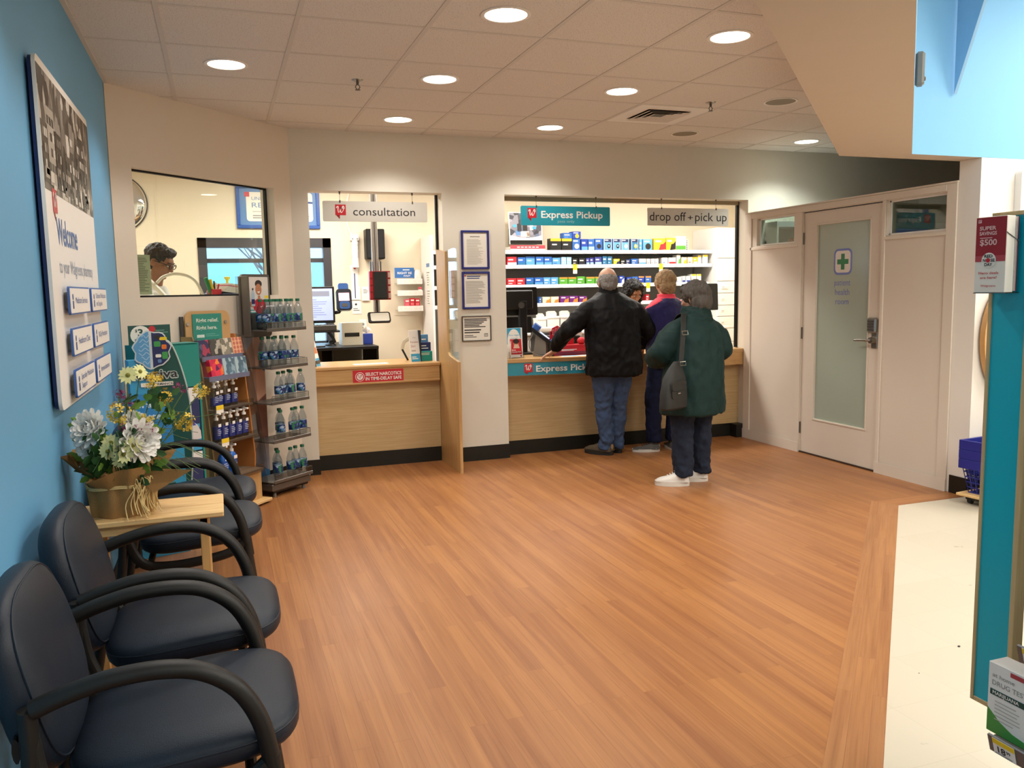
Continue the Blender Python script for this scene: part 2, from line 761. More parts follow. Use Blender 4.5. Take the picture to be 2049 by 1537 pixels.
# ---------------------------------------------------------------- material table
wall_cream = mat('wall_cream', 'e0dacb', 0.85, var=.02, scale=8, bump=.03, bscale=160, spec=.2)
wall_warm = mat('wall_warm', 'e2d8c8', 0.85, var=.02, scale=8, bump=.03, bscale=160, spec=.2)
wall_back = mat('wall_back', 'e6d9c0', 0.85, var=.02, scale=6, spec=.2)
wall_white = mat('wall_white', 'ece6dd', 0.8, var=.015, scale=6, spec=.2)
blue_wall = mat('blue_wall', '6aa9d3', 0.55, var=.03, scale=260, bump=.05, bscale=300, spec=.35)
blue_band = mat('blue_band', '86c3f0', 0.6, var=.01, scale=5, spec=.3)
paint_door = mat('paint_door', 'e0d5c6', 0.5, var=.015, scale=6, spec=.35)
black_base = mat('black_base', '16150f', 0.45, var=.1, scale=12, spec=.4)
gasket = mat('gasket', '0f0e0c', 0.5, spec=.3)
ceil_tile = ceil_mat('ceil_tile')
grid_bar = mat('grid_bar', 'd6d0c8', 0.6, var=.02, scale=5, spec=.2)
fl_wood = floor_mat('fl_wood', PI / 2, 'b07a4a', '945f38', 'a8713f')
fl_strip = floor_mat('fl_strip', -PI / 4, 'b48051', '996a42', 'ac784a')
fl_strip_x = floor_mat('fl_strip_x', 0, 'b07a4a', '945f38', 'a8713f')
fl_tile = tile_mat('fl_tile')
lam = wood_mat('lam', 'b48a57', 'c9a26c', 0.35, 'X', spec=.4)
lam_light = wood_mat('lam_light', 'bb9c6c', 'ccb083', 0.4, 'X', spec=.4)
lam_v = wood_mat('lam_v', 'b48a57', 'c9a26c', 0.35, 'Z', spec=.4)
pine = wood_mat('pine', 'cfa468', 'e6c48c', 0.45, 'X')
pine_v = wood_mat('pine_v', 'b98a52', 'd3a86c', 0.45, 'Z')
glass = pane_mat('glass', (.97, 1, .98), .96)
acrylic = pane_mat('acrylic', (.96, .97, .97), .84, .05)
pet = pane_mat('pet', (.95, .98, 1.0), .90, .03)
frost = mat('frost', 'a7b3a4', 0.22, var=.02, scale=2, spec=.5)
frost_clear = pane_mat('frost_clear', (.80, .88, .83), .82)
white = mat('white', 'efece6', 0.45, var=.01, scale=10)
white_gloss = mat('white_gloss', 'f2efe9', 0.2, var=.01, scale=10)
paper = mat('paper', 'ece7db', 0.7, var=.01, scale=10, spec=.2)
paper_green = mat('paper_green', '8f9d7c', 0.7, var=.02, scale=10, spec=.2)
ink = mat('ink', '2c2b2e', 0.6, var=.02)
ink_grey = mat('ink_grey', '8d8b88', 0.6, var=.02)
ink_light = mat('ink_light', 'b9b5ac', 0.6, var=.02)
ink_blue = mat('ink_blue', '2f4d86', 0.5, var=.02)
ink_pale = mat('ink_pale', '8f9fbd', 0.5, var=.02)
navy = mat('navy', '1d2a5e', 0.4, var=.03)
navy_frame = mat('navy_frame', '232a78', 0.35, var=.03)
blue_mid = mat('blue_mid', '5d83b3', 0.4, var=.03)
red = mat('red', 'c3202f', 0.35, var=.03)
red_dark = mat('red_dark', '96131f', 0.4, var=.03)
teal = mat('teal', '2c8da0', 0.35, var=.02, scale=5)
teal_panel = mat('teal_panel', '12aec4', 0.3, var=.015, scale=4, spec=.4)
teal_green = mat('teal_green', '12897e', 0.45, var=.02, scale=5)
deep_green = mat('deep_green', '0d4b45', 0.4, var=.02, scale=5)
sky_card = mat('sky_card', '3ea3cf', 0.4, var=.02, scale=5)
sign_grey = mat('sign_grey', 'd2cec4', 0.35, var=.01, scale=5)
steel = mat('steel', 'a9a69f', 0.32, 1.0, var=.04, scale=40)
steel_dark = mat('steel_dark', '6a6864', 0.38, .9, var=.04, scale=40)
chrome = mat('chrome', 'd6d6d6', 0.08, 1.0, var=.01)
mirror = mat('mirror', 'e8e8e8', 0.03, 1.0, var=.005)
black_plastic = mat('black_plastic', '141311', 0.42, var=.08, scale=60, spec=.4)
black_gloss = mat('black_gloss', '090909', 0.15, var=.05)
grey_plastic = mat('grey_plastic', '77746e', 0.4, var=.03)
grey_dark = mat('grey_dark', '45433f', 0.5, var=.03)
beige_plastic = mat('beige_plastic', 'd8cfb8', 0.4, var=.02)
green_ink = mat('green_ink', '147a3d', 0.4, var=.02)
yellow = mat('yellow', 'f0cf2a', 0.4, var=.03)
orange = mat('orange', 'e5772a', 0.45, var=.03)
kraft = mat('kraft', 'a38a58', 0.6, var=.04)


def wire(m, pts, r, mt, n=6):
    m.tube(pts, r, mt, n)


def stroke(mb, pts, w, m, M, z=0.001):
    """flat pen stroke in the XY plane of M, widths along the stroke"""
    P = [Vector((p[0], p[1], 0)) for p in pts]
    vs, fs = [], []
    for i, p in enumerate(P):
        d = P[min(i + 1, len(P) - 1)] - P[max(i - 1, 0)]
        d.normalize()
        nrm = Vector((-d.y, d.x, 0))
        ww = w[i] if isinstance(w, (list, tuple)) else w
        for sgn in (1, -1):
            q = p + nrm * sgn * ww / 2
            vs.append((q.x, q.y, z))
        if i:
            a = 2 * i
            fs.append((a - 2, a - 1, a + 1, a))
    fs = [f if (Vector(vs[f[1]]) - Vector(vs[f[0]])).cross(Vector(vs[f[2]]) - Vector(vs[f[0]])).z > 0 else f[::-1] for f in fs]
    mb.add(vs, fs, m, M)


def w_logo(mb, M, x, y, s, z=0.0012, mr='red', mw='white', tail=True):
    """speech-bubble square with a brush W; x, y = lower left of the square"""
    mb.rect(x, x + s, y, y + s, mr, M, z, .0006)
    if tail:
        mb.prism([(x + .08 * s, y + .01 * s), (x + .42 * s, y + .01 * s), (x + .40 * s, y - .36 * s)], z - .0006, z, 'red_dark' if mr == 'red' else mr, M)
    script_w(mb, M, x + .1 * s, y + .16 * s, .8 * s, z + .0006, mw)


def script_w(mb, M, x, y, s, z, m):
    P = [(0.02, .62), (.10, .78), (.24, .80), (.20, .45), (.24, .14), (.36, .18), (.50, .55), (.56, .78), (.50, .40), (.54, .12), (.68, .16),
         (.86, .50), (.90, .80), (.78, .84), (.74, .66), (.86, .56), (1.0, .66)]
    Q = spline([(a, b, 0) for a, b in P], 4)
    n = len(Q)
    wd = [.05 + .06 * abs(math.sin(i / n * 9.0 + .6)) for i in range(n)]
    stroke(mb, [(x + q.x * s, y + q.y * s) for q in Q], [w * s for w in wd], m, M, z)


def text_lines(mb, M, x0, x1, y0, y1, n, m, z=0.0012, fill=.5, seed=1):
    """unreadable small print: thin bars of uneven length"""
    rnd = random.Random(seed)
    h = (y1 - y0) / n
    for i in range(n):
        e = x0 + (x1 - x0) * rnd.uniform(.62, 1)
        y = y1 - (i + .8) * h
        mb.rect(x0, e, y, y + h * fill, m, M, z, .0004)


# ================================================================ SETTING
def struct(mb, name):
    return mb.build(name, kind='structure')


FX = -0.57      # blue wall
BY = 6.76       # pharmacy front wall
RX = 4.77       # patient room partition
CZ = 2.741      # pharmacy ceiling
SZ = 2.275      # underside of the bulkhead and head of the openings
NY = 9.1        # rear wall of the pharmacy

# floors
m = MB()
m.prism([(-.63, -.585), (4.186, 4.20), (4.77, 4.20), (4.77, 4.36), (9, 4.36), (9, NY + .1), (-2.4, NY + .1), (-2.4, 5.55), (-.63, 5.55)], -.06, 0, fl_wood)
struct(m, 'floor')
m = MB()
m.prism([(-.63, -.585), (4.186, 4.20), (4.77, 4.20), (9, 4.19), (9, -4.5), (-3, -4.5), (-3, -.585)], -.06, -.0005, fl_tile)
struct(m, 'floor')
m = MB()
d = .165
m.prism([(-.57, -.52), (4.186, 4.20), (4.11, 4.36), (-.57, -.52 + .233)], .0004, .0016, fl_strip)
struct(m, 'trim_1')
m = MB()
m.prism([(4.186, 4.20), (4.77, 4.20), (4.77, 4.36), (4.11, 4.36)], .0004, .0016, fl_strip_x)
struct(m, 'trim_2')

# ceiling and its grid
m = MB()
m.prism([(FX, .02), (3.765, 4.355), (9, 4.355), (9, NY + .1), (-2.4, NY + .1), (-2.4, 5.61), (FX, 5.61)], CZ, CZ + .06, ceil_tile)
struct(m, 'ceiling')
m = MB()
gx0, gy0, gs = -.188, 4.07, .6096
hb = .0115


def diag_y(x):
    return x + .60


def diag_x(y):
    return 9.0 if y > 4.36 else y - .60


for k in range(-1, 16):
    x = gx0 + k * gs
    if x < FX + .02 or x > 8.9:
        continue
    y0 = max(diag_y(x) if x < 3.77 else 4.37, 0)
    y1 = min(BY, 6.18 + x)
    m.bx(x - hb, x + hb, y0, y1, CZ - .003, CZ + .001, grid_bar)
for k in range(-7, 5):
    y = gy0 + k * gs
    x0 = max(FX, y - 6.18)
    x1 = diag_x(y)
    if x1 - x0 > .1:
        m.bx(x0, x1, y - hb, y + hb, CZ - .0022, CZ + .001, grid_bar)
m.bx(FX, FX + .022, .05, 5.61, CZ - .004, CZ + .001, grid_bar)
struct(m, 'trim_3')

# blue wall on the left
m = MB()
m.bx(FX - .14, FX, -4.5, 5.60, 0, 3.6, blue_wall)
struct(m, 'wall_left')
# black baseboard on the blue wall
m = MB()
m.bx(FX, FX + .008, -.5, 5.6, 0, .1, black_base)
struct(m, 'baseboard_left')

# angled wall with the interior window; local x along the wall, y = into the pharmacy
AM = frame((FX, 5.61, 0), (1, 1, 0), (-1, 1, 0))
AL = 1.626
w0, w1, h0, h1 = .157, 1.435, 1.463, 2.270
m = MB(AM)
m.bx(-.06, w0, 0, .13, 0, CZ, wall_warm)
m.bx(w1, AL + .05, 0, .13, 0, CZ, wall_warm)
m.bx(w0, w1, 0, .13, 0, h0, wall_warm)
m.bx(w0, w1, 0, .13, h1, CZ, wall_warm)
struct(m, 'wall_corner')
m = MB(AM)
g = .012
for a in ((w0, w0 + g, h0, h1), (w1 - g, w1, h0, h1), (w0 + g, w1 - g, h0, h0 + g), (w0 + g, w1 - g, h1 - g, h1)):
    m.bx(a[0], a[1], .07, .095, a[2], a[3], gasket)
f = struct(m, 'window_1')
m = MB(AM)
m.bx(w0 + g, w1 - g, .080, .084, h0 + g, h1 - g, glass)
m.build('pane', f)
m = MB(AM)
m.bx(0, AL - .02, -.006, 0, 0, .126, black_base)
struct(m, 'baseboard_corner')

# wall between waiting area and pharmacy
Y0, Y1 = BY, 6.935
cL, cR, dL, dR = .712, 1.797, 2.345, 4.79
m = MB()
m.bx(.578, cL, Y0, Y1, 0, CZ, wall_cream)
m.bx(cR, dL, Y0, Y1, 0, CZ, wall_cream)
m.bx(cL, cR, Y0, Y1, SZ, CZ, wall_cream)
m.bx(dL, dR, Y0, Y1, SZ, CZ, wall_cream)
m.bx(dR, 9, Y0, Y1, 0, CZ, wall_cream)
struct(m, 'wall_front')
m = MB()
m.bx(.60, cL + .006, Y0 - .006, Y0, 0, .126, black_base)
m.bx(cL - .0005, cL + .006, Y0, Y1, 0, .126, black_base)
m.bx(cR + .01, dL + .006, Y0 - .007, Y0, 0, .126, black_base)
m.bx(dL, dL + .007, Y0, Y1 - .03, 0, .126, black_base)
m.bx(dR - .1, dR, Y0 + .0, Y1, 0, .126, black_base)
struct(m, 'baseboard_front')
# dark shutter tracks in the openings
m = MB()
m.bx(cR - .02, cR - .001, Y1 - .03, Y1, .87, SZ, gasket)
m.bx(dR - .022, dR - .001, Y1 - .03, Y1, .87, SZ, gasket)
m.bx(dL, dR - .022, Y1 - .05, Y1, SZ - .035, SZ - .001, mat('track_tan', '8d7a5c', .5))
struct(m, 'trim_4')

# bulkhead over the edge of the waiting area
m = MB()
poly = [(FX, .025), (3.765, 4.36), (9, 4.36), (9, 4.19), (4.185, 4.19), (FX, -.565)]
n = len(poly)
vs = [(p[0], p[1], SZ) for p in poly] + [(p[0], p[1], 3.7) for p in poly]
m.add(vs, [tuple(range(n)), tuple(range(n, 2 * n))[::-1]], mat('bulkhead_shade', 'cdbca9', .85, var=.02, scale=8, spec=.2))  # wall beige with the bulkhead's weaker light darkened into the colour
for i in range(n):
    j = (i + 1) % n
    m.add(vs, [(j, i, n + i, n + j)], blue_band if i in (3, 4) else 'bulkhead_shade')
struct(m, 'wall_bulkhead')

# patient room: end wall facing the shop, partition with door and two transoms
m = MB()
m.bx(RX, 9, 4.19, 4.36, 0, SZ - .001, wall_white)
struct(m, 'wall_shop')
m = MB()
m.bx(RX - .007, RX, 4.185, 4.336, 0, .126, black_base)
m.bx(RX - .007, 9, 4.183, 4.19, 0, .126, black_base)
struct(m, 'baseboard_shop')

dY0, dY1, dZ = 5.034, 5.94, 2.075
PT = 2.137
tR0, tR1, tRz0, tRz1 = 4.456, 4.999, 1.826, 2.080
tL0, tL1, tLz0, tLz1 = 6.057, 6.590, 1.835, 2.080
X0, X1 = RX, RX + .09
m = MB()
m.bx(X0, X1, 4.36, tR0, 0, PT, paint_door)
m.bx(X0, X1, tR0, tR1, 0, tRz0, paint_door)
m.bx(X0, X1, tR0, tR1, tRz1, PT, paint_door)
m.bx(X0, X1, tR1, dY0, 0, PT, paint_door)
m.bx(X0, X1, dY0, dY1, dZ + .006, PT, paint_door)
m.bx(X0, X1, dY1, tL0, 0, PT, paint_door)
m.bx(X0, X1, tL0, tL1, 0, tLz0, paint_door)
m.bx(X0, X1, tL0, tL1, tLz1, PT, paint_door)
m.bx(X0, X1, tL1, BY, 0, PT, paint_door)
# raised posts, head rail and rails around flat panels
q = .012
m.bx(X0 - q, X0, 4.36, 4.445, 0, PT, paint_door, .003)
m.bx(X0 - q, X0, 4.445, dY0 - .03, 1.79, tRz0 - .012, paint_door, .003)
m.bx(X0 - q, X0, dY0 - .034, dY0 - .002, 0, dZ + .013, paint_door, .003)
m.bx(X0 - q, X0, dY1 + .002, dY1 + .055, 0, dZ + .013, paint_door, .003)
m.bx(X0 - q, X0, dY1 + .055, 6.68, 1.795, tLz0 - .012, paint_door, .003)
m.bx(X0 - q, X0, 6.66, BY - .001, 0, PT, paint_door, .003)
m.bx(X0 - q - .0015, X0, 4.445, 6.66, dZ + .012, PT - .001, paint_door, .003)
m.bx(X0 - .014, X1 + .01, 4.36, BY, PT, PT + .012, paint_door)
struct(m, 'wall_right')
m = MB()
m.bx(RX - .016, RX - .0125, 4.36, dY0 - .001, 0, .088, paint_door)
m.bx(RX - .016, RX - .0125, dY1 + .001, BY, 0, .088, paint_door)
struct(m, 'baseboard_right')
for nm, (a, b, c, e) in (('window_2', (tR0, tR1, tRz0, tRz1)), ('window_3', (tL0, tL1, tLz0, tLz1))):
    m = MB()
    for r_ in ((a, a + .012, c, e), (b - .012, b, c, e), (a, b, c, c + .012), (a, b, e - .012, e)):
        m.bx(RX + .03, RX + .06, r_[0], r_[1], r_[2], r_[3], white)
    f = struct(m, nm)
    m = MB()
    m.bx(RX + .043, RX + .047, a + .01, b - .01, c + .01, e - .01, frost_clear)
    m.build('pane', f)

# door
gY0, gY1, gz0, gz1 = 5.170, 5.775, .320, 1.960
m = MB()
D0, D1 = RX + .012, RX + .056
m.bx(D0, D1, dY0 + .004, gY0, .012, dZ, paint_door)
m.bx(D0, D1, gY1, dY1 - .004, .012, dZ, paint_door)
m.bx(D0, D1, gY0, gY1, .012, gz0, paint_door)
m.bx(D0, D1, gY0, gY1, gz1, dZ, paint_door)
b_ = .014
for r_ in ((gY0 - b_, gY0, gz0 - b_, gz1 + b_), (gY1, gY1 + b_, gz0 - b_, gz1 + b_), (gY0, gY1, gz0 - b_, gz0), (gY0, gY1, gz1, gz1 + b_)):
    m.bx(D0 - .006, D0 + .002, r_[0], r_[1], r_[2], r_[3], paint_door, .002)
door = struct(m, 'door_1')
m = MB()
m.bx(RX + .026, RX + .034, gY0, gY1, gz0, gz1, frost)
DM = frame((RX + .026, 5.478, 0), (0, -1, 0), (0, 0, 1))
lav = mat('lav', '6d7cc2', .4)
m.rect(-.103, .103, 1.542, 1.752, lav, DM, .0010, .0008, .045)
m.rect(-.086, .086, 1.559, 1.735, mat('decal_white', 'e4ded6', .4), DM, .0016, .0006, .034)
m.rect(-.020, .020, 1.583, 1.711, green_ink, DM, .0022, .0005)
m.rect(-.064, -.020, 1.627, 1.667, green_ink, DM, .0022, .0005)
m.rect(.020, .064, 1.627, 1.667, green_ink, DM, .0022, .0005)
for st_, y_, w_ in (('patient', 1.455, .185), ('health', 1.378, .165), ('room', 1.302, .15)):
    m.text(st_, lav, DM, 0, y_, .05, w_, 'C')
m.build('glass_panel', door)
m = MB()
m.bx(RX + .003, RX + .012, 5.062, 5.122, .965, 1.19, steel, .004)
m.bx(RX - .022, RX + .012, 5.056, 5.150, 1.085, 1.205, steel, .012)
for r_ in range(4):
    m.bx(RX - .0245, RX - .022, 5.068, 5.138, 1.105 + r_ * .022, 1.117 + r_ * .022, grey_dark, .001)
m.cyl((RX + .005, 5.092, 1.03), (RX - .035, 5.092, 1.03), .027, .024, steel, 18)
m.tube([(RX - .035, 5.092, 1.03), (RX - .055, 5.11, 1.03), (RX - .058, 5.16, 1.03), (RX - .056, 5.235, 1.026)], .0095, steel, 10)
m.build('keypad_lever_lock', door)
m = MB()
for z_ in (.22, 1.05, 1.86):
    m.cyl((RX + .006, dY1 - .003, z_ - .05), (RX + .006, dY1 - .003, z_ + .05), .007, .007, steel_dark, 8)
m.build('hinge', door)
m = MB()
m.bx(RX + .0, RX + .06, dY0, dY1, 0, .011, mat('threshold', '3a2a20', .5))
struct(m, 'trim_5')
m = MB()
m.bx(RX + .006, RX + .05, dY0 + .002, dY1 - .002, dZ + .0005, dZ + .0058, gasket)  # black strip put in for the shade of the door head gap
struct(m, 'head_gap_shade')

# rear and outer walls of the pharmacy and patient room
wx0, wx1, wz0, wz1 = -.164, 1.175, .90, 2.054
m = MB()
m.bx(-2.4, wx0, NY, NY + .14, 0, CZ, wall_back)
m.bx(wx1, 6.3, NY, NY + .14, 0, CZ, wall_back)
m.bx(wx0, wx1, NY, NY + .14, 0, wz0, wall_back)
m.bx(wx0, wx1, NY, NY + .14, wz1, CZ, wall_back)
m.bx(-.535, -.515, NY - .004, NY, 0, CZ, wall_back)
struct(m, 'wall_rear')
m = MB()
m.bx(-2.5, -2.4, 5.5, NY + .14, 0, CZ, wall_back)
m.bx(-2.4, FX - .0, 5.58, 5.66, 0, CZ, wall_back)
struct(m, 'wall_side')
m = MB()
m.bx(6.22, 6.3, Y1, NY, 0, CZ, wall_back)
m.bx(8.9, 9.0, 4.36, BY, 0, CZ, wall_cream)
struct(m, 'wall_far')
# window to the street: dark frame with a transom bar
m = MB()
fm = mat('frame_bronze', '47464a', .4, .3)
m.bx(wx0, wx0 + .085, NY - .01, NY + .10, wz0, wz1, fm)
m.bx(wx1 - .085, wx1, NY - .01, NY + .10, wz0, wz1, fm)
m.bx(wx0, wx1, NY - .01, NY + .10, wz1 - .10, wz1, fm)
m.bx(wx0, wx1, NY - .01, NY + .10, wz0, wz0 + .06, fm)
m.bx(wx0 + .085, wx1 - .085, NY + .03, NY + .09, 1.80, 1.845, fm)
m.bx(wx0 + .085, wx1 - .085, NY + .03, NY + .09, 1.27, 1.31, fm)
m.bx(.47, .53, NY + .03, NY + .09, wz0, wz1, fm)
f = struct(m, 'window_4')
m = MB()
m.bx(wx0 + .08, wx1 - .08, NY + .055, NY + .06, wz0 + .05, wz1 - .09, pane_mat('glass_street', (.85, .95, 1.0), .95))
m.build('pane', f)

# shop hall around the camera: far walls and high ceiling
m = MB()
m.bx(9, 9.1, -4.5, NY + .1, 0, 3.7, wall_white)
struct(m, 'wall_hall')
m = MB()
m.bx(-3, 9, -4.6, -4.5, 0, 3.7, wall_white)
struct(m, 'wall_hall_end')
m = MB()
m.prism([(FX - .14, -.6), (4.185, 4.19), (9, 4.19), (9, -4.5), (FX - .14, -4.5)], 3.6, 3.7, wall_white)
struct(m, 'ceiling')

# ================================================================ LAMPS
disc = emit_mat('disc', 'fff3e0', 7.0)
spots = [(0.117, 5.0), (1.336, 5.0), (1.336, 6.225), (2.555, 6.23), (2.555, 4.99), (2.555, 3.78), (1.336, 3.78), (5.045, 6.265),
         (.117, 3.78), (.117, 2.56), (1.336, 2.56)]  # last three are unseen, added to light the chairs and near floor
lab = ['recessed round downlight nearest the blue wall, above the plant table', 'recessed downlight in the middle of the ceiling, beside the left sprinkler head',
       'recessed downlight just in front of the consultation sign', 'recessed downlight just in front of the express pickup sign',
       'recessed downlight between the square air vent and the large front lights', 'recessed downlight next to the sloping bulkhead at the upper right of the ceiling',
       'largest recessed downlight at the top middle of the ceiling', 'recessed downlight over the patient room, behind the bulkhead',
       'added unseen downlight over the chairs, beyond the top of the picture', 'added unseen downlight over the nearest chairs, out of the picture',
       'added unseen downlight over the wood floor close to the camera, out of the picture']
for (x, y), l in zip(spots, lab):
    t = thing('recessed_downlight', l, 'ceiling light', (x, y, CZ), 0, 'recessed downlights')
    mm = MB()
    mm.lathe([(.099, .0), (.118, -.0005), (.118, -.004), (.112, -.006), (.100, -.0055), (.097, .0)], white, None, 32, caps=False)
    mm.build('trim_ring', t)
    mm = MB()
    mm.lathe([(0.0, -.0035), (.06, -.0034), (.1, -.002)], disc, None, 32)
    # lathe built upward; face it down
    mm.f = [f_[::-1] for f_ in mm.f]
    mm.build('lens', t)
    spot_lamp(t, (0, 0, -.03), SPOT_W, WARM if x < 5 else (.90, 1.0, .95))

troffers = [(-1.2, 7.6), (.9, 8.0), (3.0, 7.75), (4.9, 7.75)]
led = emit_mat('led', 'fff6e8', 3.0)
for i, (x, y) in enumerate(troffers):
    t = thing('troffer_light', 'flat rectangular ceiling light inside the pharmacy, ' + ORD[i] + ' from the left', 'ceiling light', (x, y, CZ), 0, 'pharmacy ceiling lights')
    mm = MB()
    for a in ((-.6, -.57, -.3, .3), (.57, .6, -.3, .3), (-.57, .57, -.3, -.27), (-.57, .57, .27, .3)):
        mm.bx(a[0], a[1], a[2], a[3], -.012, 0, white)
    mm.build('housing', t)
    mm = MB()
    mm.bx(-.57, .57, -.27, .27, -.006, -.001, led)
    mm.build('diffuser', t)
    area_lamp(t, (0, 0, -.014), 1.12, .52, ROOM_W, NEUTRAL)
shop = [(2.4, -.6), (4.6, 1.4), (7.0, 1.4), (7.0, 3.4), (4.6, -1.4), (1.0, -2.6), (5.9, 2.9), (3.2, .6)]
for i, (x, y) in enumerate(shop):
    t = thing('troffer_light', 'large ceiling light over the shop floor, ' + ORD[i] + ' of those beyond the picture', 'ceiling light', (x, y, 3.6), 0, 'shop floor ceiling lights')
    mm = MB()
    for a in ((-.6, -.57, -.3, .3), (.57, .6, -.3, .3), (-.57, .57, -.3, -.27), (-.57, .57, .27, .3)):
        mm.bx(a[0], a[1], a[2], a[3], -.012, 0, white)
    mm.build('housing', t)
    mm = MB()
    mm.bx(-.57, .57, -.27, .27, -.006, -.001, led)
    mm.build('diffuser', t)
    area_lamp(t, (0, 0, -.014), 1.12, .52, STORE_W, COOL)

# sprinklers, ceiling speakers and air vent
for (x, y), l in (((.866, 5.155), 'small chrome fire sprinkler head left of the middle downlight'), ((3.314, 5.128), 'small chrome fire sprinkler head right of the air vent')):
    t = thing('fire_sprinkler', l, 'sprinkler', (x, y, CZ), 0, 'ceiling sprinkler heads')
    mm = MB()
    mm.lathe([(.0, -.012), (.014, -.011), (.034, -.004), (.036, 0)], steel, None, 20)
    mm.f = [f_[::-1] for f_ in mm.f]
    mm.build('escutcheon', t)
    mm = MB()
    mm.cyl((0, 0, -.01), (0, 0, -.03), .009, .007, steel_dark, 10)
    mm.tube([(-.006, 0, -.028), (-.014, 0, -.042), (-.004, 0, -.056)], .003, steel_dark, 6)
    mm.tube([(.006, 0, -.028), (.014, 0, -.042), (.004, 0, -.056)], .003, steel_dark, 6)
    mm.lathe([(.0, -.062), (.016, -.060), (.016, -.057), (.0, -.055)], steel_dark, None, 12)
    mm.build('sprinkler_frame', t)
spk_m = mat('speaker_grille', '8f8572', .6, .2, var=.12, scale=700)
for (x, y), l in (((3.78, 4.974), 'round flush ceiling speaker beside the bulkhead'), ((3.754, 6.194), 'round flush ceiling speaker above the drop off sign')):
    t = thing('ceiling_speaker', l, 'speaker', (x, y, CZ), 0, 'round ceiling speakers')
    mm = MB()
    mm.prism(circ(0, 0, .102, 32), -.004, -.002, spk_m)
    mm.build('grille', t)
    mm = MB()
    mm.lathe([(.101, 0), (.116, -.001), (.115, -.005), (.102, -.004)], white, None, 32, caps=False)
    mm.build('rim', t)
vx, vy = 3.165, 5.594
t = thing('air_vent', 'square louvred air diffuser in the ceiling above the counters', 'air vent', (vx, vy, CZ))
mm = MB()
mm.bx(-.29, .29, -.29, .29, -.003, -.0005, white)
mm.build('face_plate', t)
mm = MB()
mm.bx(-.175, .175, -.175, .175, -.0035, -.003, black_gloss)  # black sheet painted in as the shade of the recess behind the louvres
for k in range(3):
    a = .085 + .045 * k
    mm.lathe([((a - .034) * 1.414, -.004), (a * 1.414, -.014), ((a - .004) * 1.414, -.014), ((a - .038) * 1.414, -.004)], grid_bar, rotz(PI / 4), 4, caps=False)
mm.build('louvre', t)

# ================================================================ SERVICE COUNTERS
CT = .866
# consultation counter
t = thing('service_counter', 'blond wood consultation counter below the consultation sign', 'counter', (1.245, 6.9, 0))
o_ = Vector((1.245, 6.9, 0))
mm = MB(T(-o_))
mm.bx(cL, 1.770, 6.845, 7.42, CT - .03, CT, lam, .006)
mm.build('worktop', t)
mm = MB(T(-o_))
mm.bx(cL, cR - .035, 6.852, 6.875, .725, CT - .03, lam, .002)
mm.bx(cL, cR - .035, 6.846, 6.875, .708, .727, lam, .004)
mm.build('fascia', t)
mm = MB(T(-o_))
mm.bx(cL, 1.770, 6.905, 7.40, .126, CT - .03, lam_light)
mm.build('front_panel', t)
mm = MB(T(-o_))
mm.bx(cL, 1.770, 6.90, 6.93, 0, .126, black_base)
mm.build('kick_plate', t)

# red notice on its front
FM = frame((1.02, 6.851, .72), (1, 0, 0), (0, 0, 1))
mm = MB()
mm.bx(0, .425, 0, .108, 0, .002, red, 0, FM)
mm.prism(circ(.058, .054, .038, 28), .002, .0026, white, FM)
mm.prism(circ(.058, .054, .034, 28), .0026, .003, red, FM)
mm.prism(circ(.058, .054, .025, 28), .003, .0034, white, FM)
script_w(mm, FM, .040, .038, .036, .004, red)
mm.text('SELECT NARCOTICS', white, FM, .105, .060, .026, .302, bold=.02, z=.003)
mm.text('IN TIME-DELAY SAFE', white, FM, .105, .022, .026, .302, bold=.02, z=.003)
tag(mm.build('notice_plate'), 'red notice plate reading select narcotics on the consultation counter front', 'sign')

# side screen with a clear pane
t = thing('privacy_screen', 'blond wood side screen with a clear upper pane at the right of the consultation window', 'screen', (1.785, 6.6, 0))
o_ = Vector((1.785, 6.6, 0))
SM = T(-o_) @ frame((1.772, 6.31, 0), (0, 1, 0), (0, 0, 1))
mm = MB()
mm.prism([(0, 0), (.70, 0), (.70, .86), (.60, .87), (.60, 1.82), (.315, 1.79), (.310, 1.02), (.30, .965), (.26, .94), (.0, .905)], 0, .024, lam_v, SM)
mm.build('side_panel', t)
mm = MB()
P_ = [(.012, .908), (.318, .945), (.318, 1.795), (.06, 1.81)] + [(.012 + .048 * (1 - math.sin(a)), 1.762 + .048 * math.cos(a)) for a in (.3, .7, 1.1, 1.5)]
mm.prism(P_, .008, .016, glass, SM)
mm.build('clear_pane', t)

# express / drop off counter with a gently bowed front
t = thing('service_counter', 'long blond wood counter under the express pickup and drop off signs', 'counter', (3.55, 6.9, 0))
o_ = Vector((3.55, 6.9, 0))


def bow(x, y0, b):
    u = (x - dL) / (dR - dL)
    return y0 - b * math.sin(PI * min(max(u, 0), 1)) ** 1.0


xs = [dL + (dR - dL) * i / 24 for i in range(25)]
mm = MB(T(-o_))
mm.prism([(x, bow(x, 6.765, .10)) for x in xs] + [(dR, 7.5), (dL, 7.5)], CT - .03, CT, lam)
mm.build('worktop', t)
mm = MB(T(-o_))
mm.prism([(x, bow(x, 6.772, .10)) for x in xs] + [(dR, 6.85), (dL, 6.85)], .715, CT - .03, lam)
mm.build('fascia', t)
mm = MB(T(-o_))
mm.bx(dL, dR, 6.875, 7.40, .126, CT - .03, lam_light)
mm.build('front_panel', t)
mm = MB(T(-o_))
mm.bx(dL, dR, 6.87, 6.90, 0, .126, black_base)
mm.build('kick_plate', t)

